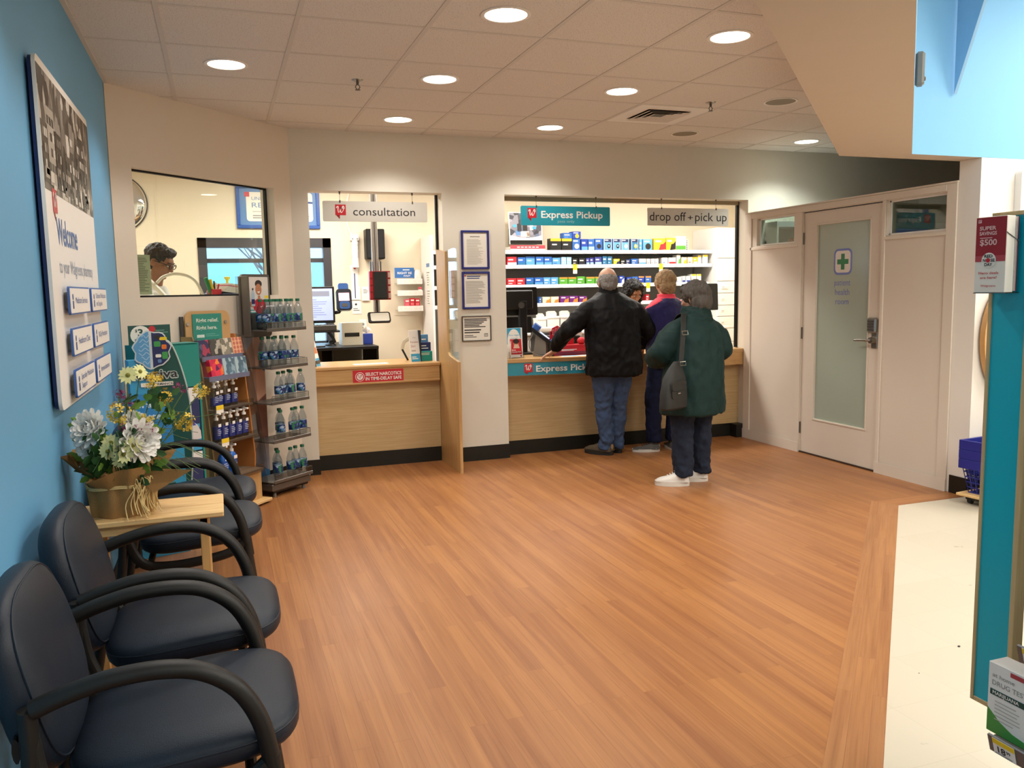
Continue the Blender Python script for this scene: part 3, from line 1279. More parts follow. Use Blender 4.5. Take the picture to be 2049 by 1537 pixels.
# teal strip on the fascia of the counter
mm = MB()
x_end = 3.45
N_ = 20
for i in range(N_):
    a, b = dL + .004 + (x_end - dL) * i / N_, dL + .004 + (x_end - dL) * (i + 1) / N_
    ya, yb = bow(a, 6.7705, .10), bow(b, 6.7705, .10)
    mm.add([(a, ya, .722), (b, yb, .722), (b, yb, .832), (a, ya, .832)], [(0, 1, 2, 3)], teal)
    mm.add([(a, ya - .006, .722), (b, yb - .006, .722), (b, yb - .006, .735), (a, ya - .006, .735), (a, ya, .735), (b, yb, .735)], [(0, 1, 2, 3), (3, 2, 5, 4)], teal)
LM = frame((2.495, bow(2.495, 6.7685, .10), .737), (1, -.135, 0), (0, 0, 1))
w_logo(mm, LM, 0, .012, .076, .002)
LM = frame((2.60, bow(2.60, 6.7685, .10), .752), (1, -.10, 0), (0, 0, 1))
mm.text('Express Pick', white, LM, 0, 0, .052, .475, bold=.02, z=.006)
LM = frame((3.09, bow(3.09, 6.7685, .10), .752), (1, -.05, 0), (0, 0, 1))
mm.text('up', white, LM, 0, 0, .052, .085, bold=.02, z=.004)
tag(mm.build('counter_banner'), 'teal banner reading express pickup on the counter front', 'sign')


# ================================================================ HANGING SIGNS
def hang_sign(x0, x1, z0, z1, hooks, panel, label, deco, lg=None, name='hanging_sign'):
    t = thing(name, label, 'sign', ((x0 + x1) / 2, 6.80, z0))
    o_ = Vector(((x0 + x1) / 2, 6.80, z0))
    mm = MB(T(-o_))
    M_ = frame((x0, 6.795, z0), (1, 0, 0), (0, 0, 1))
    mm.prism(rrect(0, x1 - x0, 0, z1 - z0, .012), -.010, 0, panel, M_)
    mm.build('board', t)
    for dfn in deco:
        mm = MB(T(-o_))
        dfn(mm, M_)
        mm.build('lettering', t)
    if lg:
        mm = MB(T(-o_))
        w_logo(mm, M_, *lg)
        mm.build('logo', t)
    for hx in hooks:
        mm = MB(T(-o_))
        mm.cyl((hx, 6.80, z1 - .008), (hx, 6.80, SZ - .001), .0014, .0014, steel_dark, 6)
        mm.lathe([(.0, SZ - .024), (.004, SZ - .022), (.009, SZ - .001)], steel_dark, T((hx, 6.80, 0)), 8)
        mm.cyl((hx, 6.793, z1 - .012), (hx, 6.793, z1 + .006), .005, .005, steel_dark, 8)
        mm.build('wire', t)
    return t


deco1 = [lambda mm, M_: mm.text('consultation', ink, M_, .240, .050, .064, .508, z=.0012)]
mat('sign_pale', '9cc6cb', .4)
deco2 = [lambda mm, M_: mm.text('Express Pickup', white, M_, .187, .066, .058, .590, bold=.018, z=.0012),
         lambda mm, M_: mm.text('pass only', 'sign_pale', M_, .342, .026, .022, .160, z=.0012)]
deco3 = [lambda mm, M_: mm.text('drop off', ink, M_, .022, .045, .078, .378, z=.0012),
         lambda mm, M_: mm.text('+', ink, M_, .420, .050, .052, .055, z=.0012),
         lambda mm, M_: mm.text('pick up', ink, M_, .500, .045, .078, .342, z=.0012)]


hang_sign(.827, 1.678, 2.038, 2.200, (.965, 1.555), sign_grey, 'grey hanging sign reading consultation', deco1, (.098, .050, .084))
hang_sign(2.506, 3.356, 2.022, 2.188, (2.65, 3.22), mat('sign_teal', '2496a8', .35), 'teal hanging sign reading express pickup', deco2, (.060, .064, .084))
hang_sign(3.735, 4.597, 2.030, 2.190, (3.88, 4.46), mat('sign_grey2', 'dedad0', .35), 'darker grey hanging sign reading drop off and pick up', deco3)

# ================================================================ FRAMES ON THE PILLAR


def wall_frame(x0, x1, z0, z1, fmat, fw, label, deco, y=BY, name='picture_frame'):
    t = thing(name, label, 'frame', ((x0 + x1) / 2, y, z0))
    o_ = Vector(((x0 + x1) / 2, y, z0))
    M_ = T(-o_) @ frame((x0, y, z0), (1, 0, 0), (0, 0, 1))
    w, h = x1 - x0, z1 - z0
    mm = MB()
    mm.bx(0, fw, 0, h, .0, .016, fmat, .003, M_)
    mm.bx(w - fw, w, 0, h, .0, .016, fmat, .003, M_)
    mm.bx(fw, w - fw, 0, fw, .0, .016, fmat, .003, M_)
    mm.bx(fw, w - fw, h - fw, h, .0, .016, fmat, .003, M_)
    mm.build('moulding', t)
    mm = MB()
    mm.bx(fw * .6, w - fw * .6, fw * .6, h - fw * .6, .001, .006, paper, 0, M_)
    deco(mm, M_, w, h)
    mm.build('notice', t)


def dA(mm, M_, w, h):
    mm.text('', ink, M_)
    mm.rect(.08, .165, h - .055, h - .048, ink_grey, M_, .0068)
    text_lines(mm, M_, .05, w - .05, .04, h - .07, 22, ink_light, .0068, .35, 3)


def dB(mm, M_, w, h):
    mm.rect(.024, .036, h - .040, h - .028, red, M_, .0068)
    text_lines(mm, M_, .045, w - .035, h - .062, h - .030, 2, ink_blue, .0068, .45, 4)
    text_lines(mm, M_, .034, w - .04, .05, h - .075, 19, ink_grey, .0068, .35, 5)


def dC(mm, M_, w, h):
    text_lines(mm, M_, .022, w - .022, h - .100, h - .022, 6, ink, .0068, .55, 6)
    text_lines(mm, M_, .022, w - .040, h - .150, h - .108, 2, ink, .0068, .45, 7)
    text_lines(mm, M_, .022, w - .13, .030, h - .158, 2, ink, .0068, .4, 8)
    mm.rect(w - .062, w - .030, .036, .062, ink, M_, .0068)
    mm.rect(w - .058, w - .034, .040, .058, paper, M_, .0074)
    script_w(mm, M_, w - .055, .042, .018, .008, ink)


wall_frame(1.950, 2.197, 1.648, 1.972, navy_frame, .018, 'upper blue-framed notice on the pillar between the two counters', dA)
wall_frame(1.950, 2.197, 1.312, 1.627, navy_frame, .018, 'lower blue-framed notice with a blue heading, on the pillar', dB)
wall_frame(1.940, 2.200, 1.040, 1.255, mat('frame_grey', '5b574f', .35, .6), .008, 'small grey-framed wide notice at the bottom of the pillar', dC)

# ================================================================ BEHIND THE CONSULTATION WINDOW
# poster on the rear wall
t = thing('framed_poster', 'large blue-framed poster above the street window, cut by the wall', 'poster', (.65, NY, 2.15))
o_ = Vector((.65, NY, 2.15))
M_ = T(-o_) @ frame((.232, NY, 2.150), (1, 0, 0), (0, 0, 1))
mm = MB()
for a in ((0, .84, 0, .035), (0, .84, .41, .445), (0, .035, .035, .41), (.805, .84, .035, .41)):
    mm.bx(a[0], a[1], a[2], a[3], 0, .03, mat('frame_blue', '2f56a0', .35), .004, M_)
mm.build('moulding', t)
mm = MB()
mm.bx(.03, .81, .03, .415, .002, .012, blue_mid, 0, M_)
mm.prism(rrect(.10, .77, .075, .372, .03), .012, .0126, paper, M_)
mm.prism(rrect(.085, .135, .325, .372, .004), .0126, .0132, red, M_)
mm.text('UNFO', blue_mid, M_, .155, .290, .034, .155, z=.0135)
mm.text('REF', blue_mid, M_, .155, .215, .05, .155, z=.0135)
text_lines(mm, M_, .16, .42, .165, .185, 1, ink_light, .0135)
text_lines(mm, M_, .16, .38, .10, .145, 2, ink_grey, .0135)
text_lines(mm, M_, .60, .74, .10, .16, 3, ink_grey, .0135)
mm.prism([(.50, .30), (.77, .28), (.77, .26), (.60, .27)], .0128, .0135, ink_blue, M_)
mm.build('print', t)

# convex mirror
t = thing('convex_mirror', 'round convex security mirror high on the rear wall at the left of the pharmacy window', 'mirror', (-.882, NY - .004, 2.386))
mm = MB(frame((0, 0, 0), (1, 0, 0), (0, 0, 1)))
mm.lathe([(.272 * math.sin(a), .01 + .09 * (math.cos(a) - math.cos(1.57))) for a in [1.5, 1.3, 1.1, .9, .7, .5, .3, .15, 0.001]], mirror, None, 40)
mm.build('dome', t)
mm = MB(frame((0, 0, 0), (1, 0, 0), (0, 0, 1)))
mm.lathe([(.262, 0), (.280, .0), (.282, .012), (.272, .018), (.262, .014)], grey_dark, None, 40)
mm.build('rim', t)

# water filter with its hose, and the paper chart under it
t = thing('water_filter', 'white cartridge water filter on the rear wall beside the street window', 'water filter', (1.425, NY, 1.74))
mm = MB()
mm.cyl((0, -.05, .0), (0, -.05, .235), .038, .038, white, 20)
mm.lathe([(.038, .235), (.041, .24), (.041, .262), (.03, .275), (.03, .30), (.0, .302)], white, T((0, -.05, 0)), 20)
mm.cyl((0, -.05, .10), (0, -.05, .165), .0385, .0385, mat('filter_band', 'd9d6dd', .5), 20)
mm.build('cartridge', t)
mm = MB()
mm.bx(-.045, .045, -.075, 0, .285, .35, white_gloss, .006)
for q in (-.025, .025):
    mm.cyl((q, -.08, .305), (q, -.07, .305), .009, .009, ink_grey, 10)
mm.build('head', t)
mm = MB()
mm.tube(spline([(-.03, -.05, .34), (-.06, -.04, .42), (-.07, -.03, .55), (-.05, -.02, .75), (.02, -.01, .95)], 6), .008, white, 8)
mm.build('hose', t)

mm = MB(frame((1.370, NY - .002, 1.238), (1, 0, 0), (0, 0, 1)))
mm.prism([(.008, 0), (.108, 0), (.10, .30), (.086, .30), (.086, .47), (.10, .49), (.09, .53), (.0, .53), (.0, .49), (.012, .46), (.008, .30)], 0, .002, white)
mm.bx(.042, .052, .17, .44, .002, .003, navy)
mm.bx(.0, .10, .155, .165, .002, .012, white)
mm.prism(circ(.05, .50, .014, 10), .002, .003, red)
text_lines(mm, I4, .02, .09, .03, .07, 2, ink_grey, .003)
mm.prism(circ(.05, .105, .012, 8), .002, .003, ink)
tag(mm.build('hanging_chart'), 'tall narrow white chart with a blue stripe below the water filter', 'chart')

mm = MB(frame((1.487, NY - .002, 1.378), (1, 0, 0), (0, 0, 1)))
mm.bx(0, .082, 0, .15, 0, .02, white, .004)
mm.bx(.012, .07, .02, .065, .02, .021, paper)
text_lines(mm, I4, .015, .068, .08, .13, 4, ink_grey, .021)
tag(mm.build('thermostat'), 'small white wall control box right of the hanging chart', 'wall control')
mm = MB(frame((1.444, NY - .002, 1.050), (1, 0, 0), (0, 0, 1)))
mm.bx(0, .085, 0, .125, 0, .006, white, .003)
mm.prism(circ(.0425, .075, .016, 12), .006, .0075, ink_grey)
mm.prism(circ(.0425, .04, .010, 12), .006, .0075, ink_grey)
tag(mm.build('wall_outlet'), 'white wall socket above the label printer', 'wall socket')

# black loudspeaker on the rear wall, behind the pole
mm = MB()
mm.bx(-.10, .10, -.16, -.004, 0, .32, black_plastic, .008)
mm.bx(-.088, .088, -.166, -.16, .012, .308, mat('grille_black', '0e0d0c', .7), .002)
tag(mm.build('wall_speaker', loc=(1.63, NY, 1.825)), 'black box loudspeaker on the rear wall behind the metal pole', 'speaker')

# metal ceiling pole carrying a red holder and a drive-through mirror
t = thing('ceiling_pole', 'pale metal pole dropping from the ceiling behind the consultation sign', 'pole', (1.375, 7.6, 1.29))
mm = MB()
mm.bx(-.029, .029, -.02, .02, 0, CZ - 1.29, mat('pole_metal', 'b6b2b0', .35, .6), .006)
mm.bx(-.003, .003, -.0215, -.0195, 0, CZ - 1.29, grey_dark)
mm.build('post', t)
mm = MB()
for q in (-.045, .045):
    mm.bx(q - .006, q + .006, -.03, .0, .33, .46, steel_dark, .002)
mm.build('clamp', t)

t = thing('card_holder', 'dark red slotted holder with an empty black centre hanging on the metal pole', 'holder', (1.40, 7.545, 1.40))
mm = MB()
mm.bx(-.095, .095, -.03, .03, 0, .26, red_dark, .004)
for z_ in range(4):
    for sx in (-1, 1):
        mm.bx(sx * .083 - .012, sx * .083 + .012, -.034, -.03, .015 + z_ * .062, .062 + z_ * .062, red if sx < 0 else mat('card_pale', 'd9b9b4', .5), .001)
mm.build('body', t)
mm = MB()
mm.bx(-.062, .062, -.033, -.029, .012, .255, black_gloss)
mm.build('slot', t)
mm = MB()
mm.bx(-.06, .06, -.06, -.03, .004, .018, black_plastic, .003)
mm.build('tray', t)

t = thing('swivel_mirror', 'small rectangular mirror with a black rim at the foot of the metal pole', 'mirror', (1.382, 7.53, 1.20))
mm = MB(frame((0, -.05, 0), (1, 0, 0), (0, .65, 1)))
mm.prism(rrect(-.105, .10, 0, .108, .02), -.02, .0, black_plastic)
mm.build('housing', t)
mm = MB(frame((0, -.05, 0), (1, 0, 0), (0, .65, 1)))
mm.prism(rrect(-.082, .088, .012, .096, .014), .0, .002, mirror)
mm.build('face', t)
mm = MB()
mm.cyl((-.01, .02, .09), (-.007, .05, .2), .008, .008, black_plastic, 8)
mm.build('stem', t)

# payment terminal on an arm by the street window
t = thing('card_terminal', 'dark blue card terminal with a bright screen mounted beside the street window', 'card terminal', (1.185, 8.3, 1.30))
mm = MB(frame((0, 0, 0), (1, 0, 0), (0, .25, 1)))
mm.prism(rrect(-.075, .075, 0, .215, .03), -.05, 0, mat('terminal_black', '1b1e26', .35))
mm.build('body', t)
mm = MB(frame((0, 0, 0), (1, 0, 0), (0, .25, 1)))
mm.rect(-.052, .052, .095, .175, emit_mat('screen_pink', 'f2a8c0', 1.1), I4, .0012)
mm.prism(rrect(-.034, .044, .108, .168, .01), .001, .002, emit_mat('screen_pale', 'fff6fb', 1.3))
mm.build('screen', t)
mm = MB(frame((0, 0, 0), (1, 0, 0), (0, .25, 1)))
mm.prism(rrect(-.05, .05, .19, .275, .022), -.04, -.002, mat('terminal_blue', '2c4f86', .3))
mm.prism(rrect(-.05, .05, .01, .085, .02), .0, .014, 'terminal_blue')
mm.prism(rrect(-.028, .028, .03, .065, .01), .014, .016, grey_dark)
mm.build('blue_guard', t)
mm = MB()
mm.tube([(-.0, .05, .05), (-.05, .08, -.02), (-.12, .12, -.03)], .018, black_plastic, 8)
mm.build('arm', t)

# desk along the rear wall
t = thing('desk', 'black desk with open bays under the street window', 'desk', (1.0, 8.7, 0))
mm = MB()
mm.bx(-.9, .49, -.5, .39, .910, .940, black_plastic, .003)
mm.build('top', t)
for x_ in (-.9, -.15, .03, .47):
    mm = MB()
    mm.bx(x_, x_ + .02, -.48, .38, 0, .910, black_plastic)
    mm.build('upright', t)
mm = MB()
mm.bx(-.88, -.15, -.47, -.45, .10, .80, mat('drawer_black', '1d1c1a', .5))
for z_ in (.30, .52, .74):
    mm.bx(-.62, -.42, -.482, -.47, z_, z_ + .012, grey_dark, .002)
mm.build('drawer_front', t)
mm = MB()
mm.bx(.05, .47, -.45, .36, .66, .675, black_plastic)
mm.build('shelf', t)
mm = MB()
for k in range(6):
    mm.bx(-.13 + k * .004, .13 - .002 * k, -.14 + .01 * k, .1, k * .006, k * .006 + .005, paper, 0, rotz(.1 * k - .2))
tag(mm.build('paper_stack', loc=(1.24, 8.55, .676)), 'loose stack of white paper on the shelf of the black desk', 'paper')

# label printer
t = thing('label_printer', 'cream label printer with a dark slot on the black desk', 'printer', (1.275, 8.6, .9405))
mm = MB()
mm.prism([(-.13, 0), (.13, 0), (.13, .17), (.06, .225), (-.13, .225)], -.105, .105, beige_plastic, frame((0, 0, 0), (0, 1, 0), (0, 0, 1)))
mm.build('case', t)
mm = MB()
mm.bx(-.08, .07, -.1315, -.128, .085, .125, black_gloss)
mm.build('paper_slot', t)
mm = MB()
mm.bx(-.05, .06, -.08, .0, .2252, .2275, white, .001)
mm.build('paper_strip', t)

# tissue box
t = thing('tissue_box', 'blue tissue box with a white tissue sticking out, right of the label printer', 'tissue box', (1.44, 8.6, .9405))
mm = MB()
mm.bx(-.055, .055, -.055, .055, 0, .105, mat('tissue_blue', '27409c', .4), .002)
mm.build('carton', t)
mm = MB()
rnd = random.Random(3)
for k in range(5):
    a = k * 1.256
    mm.add([(0, 0, .10), (.05 * math.cos(a), .035 * math.sin(a), .135 + .012 * rnd.random()), (.03 * math.cos(a + .6), .03 * math.sin(a + .6), .175), (-.02 * math.cos(a), -.02 * math.sin(a), .165)],
           [(0, 1, 2, 3), (3, 2, 1, 0)], paper)
mm.build('tissue', t)

# screen, keyboard shelf and scanner
t = thing('flat_screen', 'flat computer screen showing a pale page in front of the street window', 'computer screen', (.87, 8.38, .9405))
mm = MB()
mm.bx(-.26, .225, -.02, .02, .235, .595, black_plastic, .006)
mm.build('bezel', t)
mm = MB(frame((0, -.0205, 0), (1, 0, 0), (0, 0, 1)))
mm.bx(-.245, .205, .262, .575, -.0005, .0005, emit_mat('page', 'aab8e0', .55))
mm.bx(-.0, .175, .50, .55, .0005, .001, mat('page_head', '8e93a6', .5, emit='8e93a6', es=.3))
text_lines(mm, I4, -.2, .17, .29, .48, 9, mat('page_line', '8f9bc4', .5, emit='8f9bc4', es=.4), .0012, .35)
mm.build('display', t)
mm = MB()
mm.cyl((0, .03, 0), (0, .03, .3), .025, .025, black_plastic, 12)
mm.bx(-.11, .11, -.08, .12, 0, .015, black_plastic, .005)
mm.build('stand', t)
mm = MB()
mm.bx(-.2, .16, -.07, .07, -.02, .03, grey_dark, .004)
for k in range(10):
    for j in range(3):
        mm.bx(-.19 + k * .034, -.162 + k * .034, -.06 + j * .04, -.03 + j * .04, .03, .036, black_plastic, .002)
tag(mm.build('keyboard', loc=(.90, 8.09, 1.135)), 'dark keyboard on a raised tray below the flat screen', 'keyboard')
t = thing('keyboard_tray', 'black raised tray arm holding the keyboard', 'tray', (.90, 8.14, .9405))
mm = MB()
mm.bx(-.24, .19, -.12, .05, .155, .1745, black_plastic, .004)
mm.build('plate', t)
mm = MB()
mm.tube([(-.08, .07, .001), (-.08, .05, .08), (-.08, .0, .155)], .018, black_plastic, 10)
mm.build('arm', t)
t = thing('barcode_scanner', 'black handheld barcode scanner in its stand beside the label printer', 'scanner', (1.06, 8.55, .9405))
mm = MB()
mm.tube(spline([(.04, -.02, .03), (.02, 0, .09), (-.02, .0, .15)], 5), .018, black_plastic, 10)
mm.ell((-.03, -.02, .165), .032, .05, .03, black_plastic, 14)
mm.build('body', t)
mm = MB()
mm.lathe([(.0, .0), (.06, .0), (.055, .012), (.02, .03), (.015, .05), (0, .05)], black_plastic, None, 16)
mm.build('cradle', t)

# wall rack with three clear shelves
t = thing('wall_shelf', 'three small clear price shelves on the rear wall right of the pole', 'shelf', (1.99, NY, 1.26))
for z_ in (.005, .175, .300):
    mm = MB()
    mm.bx(-.14, .14, -.16, -.004, z_, z_ + .008, acrylic)
    mm.bx(-.14, .14, -.166, -.16, z_ - .008, z_ + .05, white)
    for k in range(5):
        mm.bx(-.13 + k * .055, -.09 + k * .055, -.1665, -.1662, z_ + .006, z_ + .036, paper)
    mm.build('shelf', t)
mm = MB()
mm.bx(-.15, .15, -.004, -.001, -.05, .42, wall_back)
mm.build('backing', t)
mm = MB(frame((0, -.1665, 0), (1, 0, 0), (0, 0, 1)))
M_ = frame((1.83, 8.96, 1.62), (1, .0, 0), (0, 0, 1))
mm = MB()
mm.bx(0, .215, 0, .11, -.003, 0, mat('sign_blue', '3a6fb2', .4), 0, M_)
mm.text('RIGHT RE', white, M_, .03, .042, .022, .16, bold=.02)
text_lines(mm, M_, .09, .2, .078, .098, 1, white, .001)
mm.text('FAST', white, M_, .10, .014, .016, .075, bold=.02)
tag(mm.build('shelf_sign'), 'blue card sign reading right re, on the top clear shelf', 'sign')
mm = MB()
mm.bx(-.05, .05, -.02, .02, 0, .032, mat('pack_green', '4f9f7d', .4), .001)
mm.bx(-.0, .04, -.0206, -.02, .01, .024, white)
tag(mm.build('product_box', loc=(2.0, 8.965, 1.569)), 'flat green packet lying in front of the blue sign on the top clear shelf', 'box')
mm = MB()
mm.lathe([(.0, 0), (.048, 0), (.05, .01), (.05, .10), (.038, .125), (.038, .14), (0, .14)], white, None, 20)
mm.bx(-.02, .03, -.0515, -.049, .03, .08, paper)
tag(mm.build('bottle', loc=(2.085, 9.0, 1.569)), 'fat white bottle on the top clear shelf', 'bottle')
mm = MB()
mm.bx(-.017, .017, -.015, .015, 0, .075, paper, .001)
mm.bx(-.0175, .0175, -.0155, .0155, .05, .0755, mat('pack_pink', 'd05668', .4))
tag(mm.build('product_box', loc=(2.105, 8.965, 1.444)), 'slim white box with a pink top on the middle clear shelf', 'box')
for k, (x_, c_, h_) in enumerate(((1.955, 'pack_pink', .115), (2.012, 'red', .125), (2.070, 'red', .12))):
    mm = MB()
    mm.bx(-.027, .027, -.025, .025, 0, h_, c_, .001)
    mm.bx(-.018, .018, -.0256, -.025, h_ * .75, h_ * .88, paper)
    mm.bx(-.02, .015, -.0256, -.025, h_ * .4, h_ * .6, mat('pack_rose', 'e46a70', .4))
    tag(mm.build('product_box', loc=(x_, 8.965, 1.274)), ('pink box at the left of the bottom clear shelf', 'middle red box on the bottom clear shelf', 'right-hand red box on the bottom clear shelf')[k], 'box', 'boxes on the bottom clear shelf')

# papers taped to the white end panel, floor sign leaning
# counter items on the consultation counter
t = thing('tent_card', 'white upright leaflet stand with red headings on the consultation counter', 'leaflet stand', (1.60, 6.99, CT), .18)
M_ = frame((-.055, 0, 0), (1, 0, 0), (0, .18, 1))
mm = MB()
mm.bx(0, .088, 0, .275, -.006, 0, white, .001, M_)
mm.rect(.002, .086, .002, .07, sky_card, M_)
mm.text('Your', ink_light, M_, .03, .205, .014, .035)
mm.text('Prescriptions', mat('mag', 'a8335e', .4), M_, .008, .165, .016, .072)
mm.text('Don\'t', 'mag', M_, .012, .128, .018, .04)
text_lines(mm, M_, .012, .07, .085, .11, 1, ink_light, .001)
text_lines(mm, M_, .01, .07, .02, .05, 2, white, .001)
mm.build('leaflet', t)
mm = MB()
mm.prism([(-.003, 0), (-.051, .275), (-.08, 0)], .088, .094, black_plastic, frame((-.055, 0, 0), (0, -1, 0), (0, 0, 1)) @ Matrix.Rotation(0, 4, 'Z'))
mm.v = [Vector((.034 + (v.z * 0) + (.006 if abs(v.x) < 9 and i % 2 else 0), v.y, v.z)) for i, v in enumerate(mm.v)]
mm = MB()
mm.bx(.034, .040, .0, .075, 0, .27, black_plastic, .001)
mm.build('stand', t)
# row of teal and navy gift packs behind it
for k, (x_, y_, w_, h_, c_, l_) in enumerate(((1.685, 7.04, .115, .085, teal_green, 'teal leaflet box at the right end of the consultation counter'),
                                             (1.695, 7.10, .10, .16, navy, 'dark blue pack behind the teal leaflet box'),
                                             (1.70, 7.16, .075, .225, mat('pack_sky', '4f86ad', .4), 'tall blue-grey pack at the back of the leaflet group'))):
    mm = MB()
    mm.bx(-w_ / 2, w_ / 2, -.02, .02, 0, h_, c_, .002)
    M_ = frame((-w_ / 2, -.0202, 0), (1, 0, 0), (0, 0, 1))
    text_lines(mm, M_, .015, w_ - .02, h_ * .62, h_ * .9, 2, paper, .001, .35, k)
    if k == 1:
        mm.prism(circ(.07, .035, .02, 12), .0, .001, mat('pack_aqua', '5aa7b4', .4), M_)
    tag(mm.build('leaflet_pack', loc=(x_, y_, CT)), l_, 'leaflet pack')
mm = MB()
mm.tube(spline([(-.05, 0, .10), (-.03, .0, .165), (.03, 0, .195)], 6), (.018, .006), beige_plastic, 8, up=(0, 1, 0))
mm.tube([(-.05, 0, .10), (-.03, 0, .06), (.0, 0, .0)], .009, black_plastic, 8)
tag(mm.build('desk_stapler', loc=(1.56, 7.18, CT)), 'cream curved desk tool showing behind the white leaflet stand', 'desk tool')
mm = MB()
mm.bx(-.14, .15, -.06, .055, 0, .0015, white)
mm.bx(-.13, .12, -.04, .03, .0015, .002, mat('card_blue', '8cc3df', .5))
text_lines(mm, T((0, 0, .002)), -.12, .1, -.035, .025, 3, white, .001)
tag(mm.build('counter_card', loc=(1.19, 6.99, CT), rz=.03), 'pale blue and white printed card lying on the consultation counter', 'card')
t = thing('tent_card', 'leaflet stand seen edge-on at the left end of the consultation counter', 'leaflet stand', (.765, 6.98, CT), 1.15)
mm = MB()
M_ = frame((-.05, 0, 0), (1, 0, 0), (0, .22, 1))
mm.bx(0, .10, 0, .22, -.004, 0, white, 0, M_)
mm.rect(.002, .098, .002, .07, sky_card, M_)
mm.rect(.01, .09, .11, .16, orange, M_)
mm.build('leaflet', t)
mm = MB()
mm.bx(-.05, .05, .004, .07, 0, .05, grey_dark, .002)
mm.build('stand', t)

# ================================================================ RACK OF BOTTLED WATER
WA = math.radians(42)
wr = thing('water_rack', 'grey five-tier rack of bottled water standing against the angled wall', 'display rack', (.305, 6.085, 0), WA)
# local axes: x to the right along the front, -y towards the customer; origin at the front left foot
WW, WD = .40, .27
hd = mat('rack_grey', '6f6b66', .35, .6)
mm = MB()
mm.bx(0, WW, 0, WD, .045, .105, hd, .010)
mm.bx(.02, WW - .02, .02, WD - .02, .03, .045, black_plastic)
mm.build('base', wr)
for (a, b) in ((.05, .04), (WW - .05, .04), (.05, WD - .04), (WW - .05, WD - .04)):
    mm = MB()
    mm.cyl((a, b, 0), (a, b, .035), .014, .012, grey_plastic, 10)
    mm.build('foot', wr)
# spine: printed back panel narrowing upwards, with folded side cheeks
mm = MB()
px0, px1 = .03, .20
mm.bx(px0, px1, WD - .045, WD - .015, .10, 1.25, voro_mat('rack_print', ['e8e2dc', 'c9473a', 'd9a184', 'b8b6c6', 'efe9e4', '8a5a4a', '3f7fb0'], 4.2, .4, 'EUCLIDEAN', (1, 1, 1.2), 2.3))
mm.build('back_panel', wr)
mm = MB()
SDM = frame((0, 0, 0), (0, 1, 0), (0, 0, 1))
mm.prism([(.05, .10), (WD - .01, .10), (WD - .01, 1.60), (.15, 1.60), (.12, 1.2), (.12, .62)], -.008, .006, acrylic, SDM @ T((0, 0, .0)))
mm.build('side_cheek', wr)
mm = MB()
hx0, hx1 = -.012, .262
SB = frame((0, WD - .11, 0), (1, 0, 0), (0, 0, 1))
mm.prism(rrect(hx0, hx1, 1.16, 1.615, .025), -.055, -.035, hd, SB)
mm.bx(hx0, hx0 + .012, 1.17, 1.60, -.07, .03, hd, .002, SB)
mm.build('header_frame', wr)
# header advert: a smiling person in a red top holding a bottle
mm = MB(SB @ T((0, 0, -.034)))
ad_bg = mat('ad_bg', 'd9d3cc', .3)
ad_skin = mat('ad_skin', 'b57a58', .4)
mm.bx(.018, .242, 1.36, 1.595, 0, .001, ad_bg)
mm.prism(circ(.150, 1.385, .062, 16, .055), .001, .0014, red)
mm.prism([(.137, 1.42), (.160, 1.42), (.160, 1.46), (.137, 1.46)], .0014, .0017, ad_skin)
mm.prism(circ(.146, 1.505, .030, 16, .042), .0016, .002, ad_skin)
mm.prism(circ(.148, 1.545, .034, 16, .028), .0012, .0016, mat('ad_hair', '2a1d18', .6))
mm.prism([(.128, 1.488), (.160, 1.492), (.150, 1.478)], .002, .0023, white)
mm.prism(circ(.080, 1.40, .030, 12, .022), .0016, .002, ad_skin)
mm.prism([(.072, 1.385), (.106, 1.385), (.106, 1.47), (.096, 1.50), (.084, 1.50), (.074, 1.47)], .002, .0024, mat('ad_bottle', 'a9bccb', .3))
mm.rect(.073, .105, 1.40, 1.435, navy, I4, .0028)
mm.rect(.083, .097, 1.50, 1.515, ink, I4, .0028)
mm.rect(.018, .058, 1.44, 1.46, yellow, I4, .0014)
mm.rect(.205, .24, 1.44, 1.46, yellow, I4, .0014)
mm.rect(.018, .242, 1.335, 1.36, mat('ad_teal', '5fb0ad', .4), I4, .0012)
text_lines(mm, I4, .03, .15, 1.34, 1.355, 1, white, .0016)
mm.build('advert', wr)

tiers = [(1.215, 0, 7), (.945, .02, 5), (.690, .01, 5), (.410, .01, 5), (.118, .0, 5)]
TN = ['top', 'second', 'middle', 'fourth', 'lowest']
cap_g = mat('cap_green', '1c6a4c', .4)
lbl_b = voro_mat('water_label', ['13265a', '183070', '3f6fa8', '13265a', '2f7a55', '172f6c', '9fb6cf'], 62, .35)
water = pane_mat('water_body', (.88, .93, .96), .86, .03)


def bottle_parts(t, hgt=.215):
    q = MB()
    r = .0325
    q.lathe([(.0, .004), (.022, .0), (.029, .004), (r, .014), (r, .045), (.0305, .05), (r, .055), (r, .115), (.0305, .121), (r, .128), (.0305, .145), (.022, .170), (.0135, .186), (.0125, .198), (.0145, .199), (.0145, .202), (.0, .202)], water, None, 16)
    q.build('bottle_body', t)
    q = MB()
    q.lathe([(.0, .200), (.0155, .200), (.0155, .217), (.014, .219), (0, .219)], cap_g, None, 14)
    q.build('cap', t)
    q = MB()
    q.lathe([(r + .0006, .056), (r + .0006, .113)], lbl_b, None, 18)
    q.build('label', t)


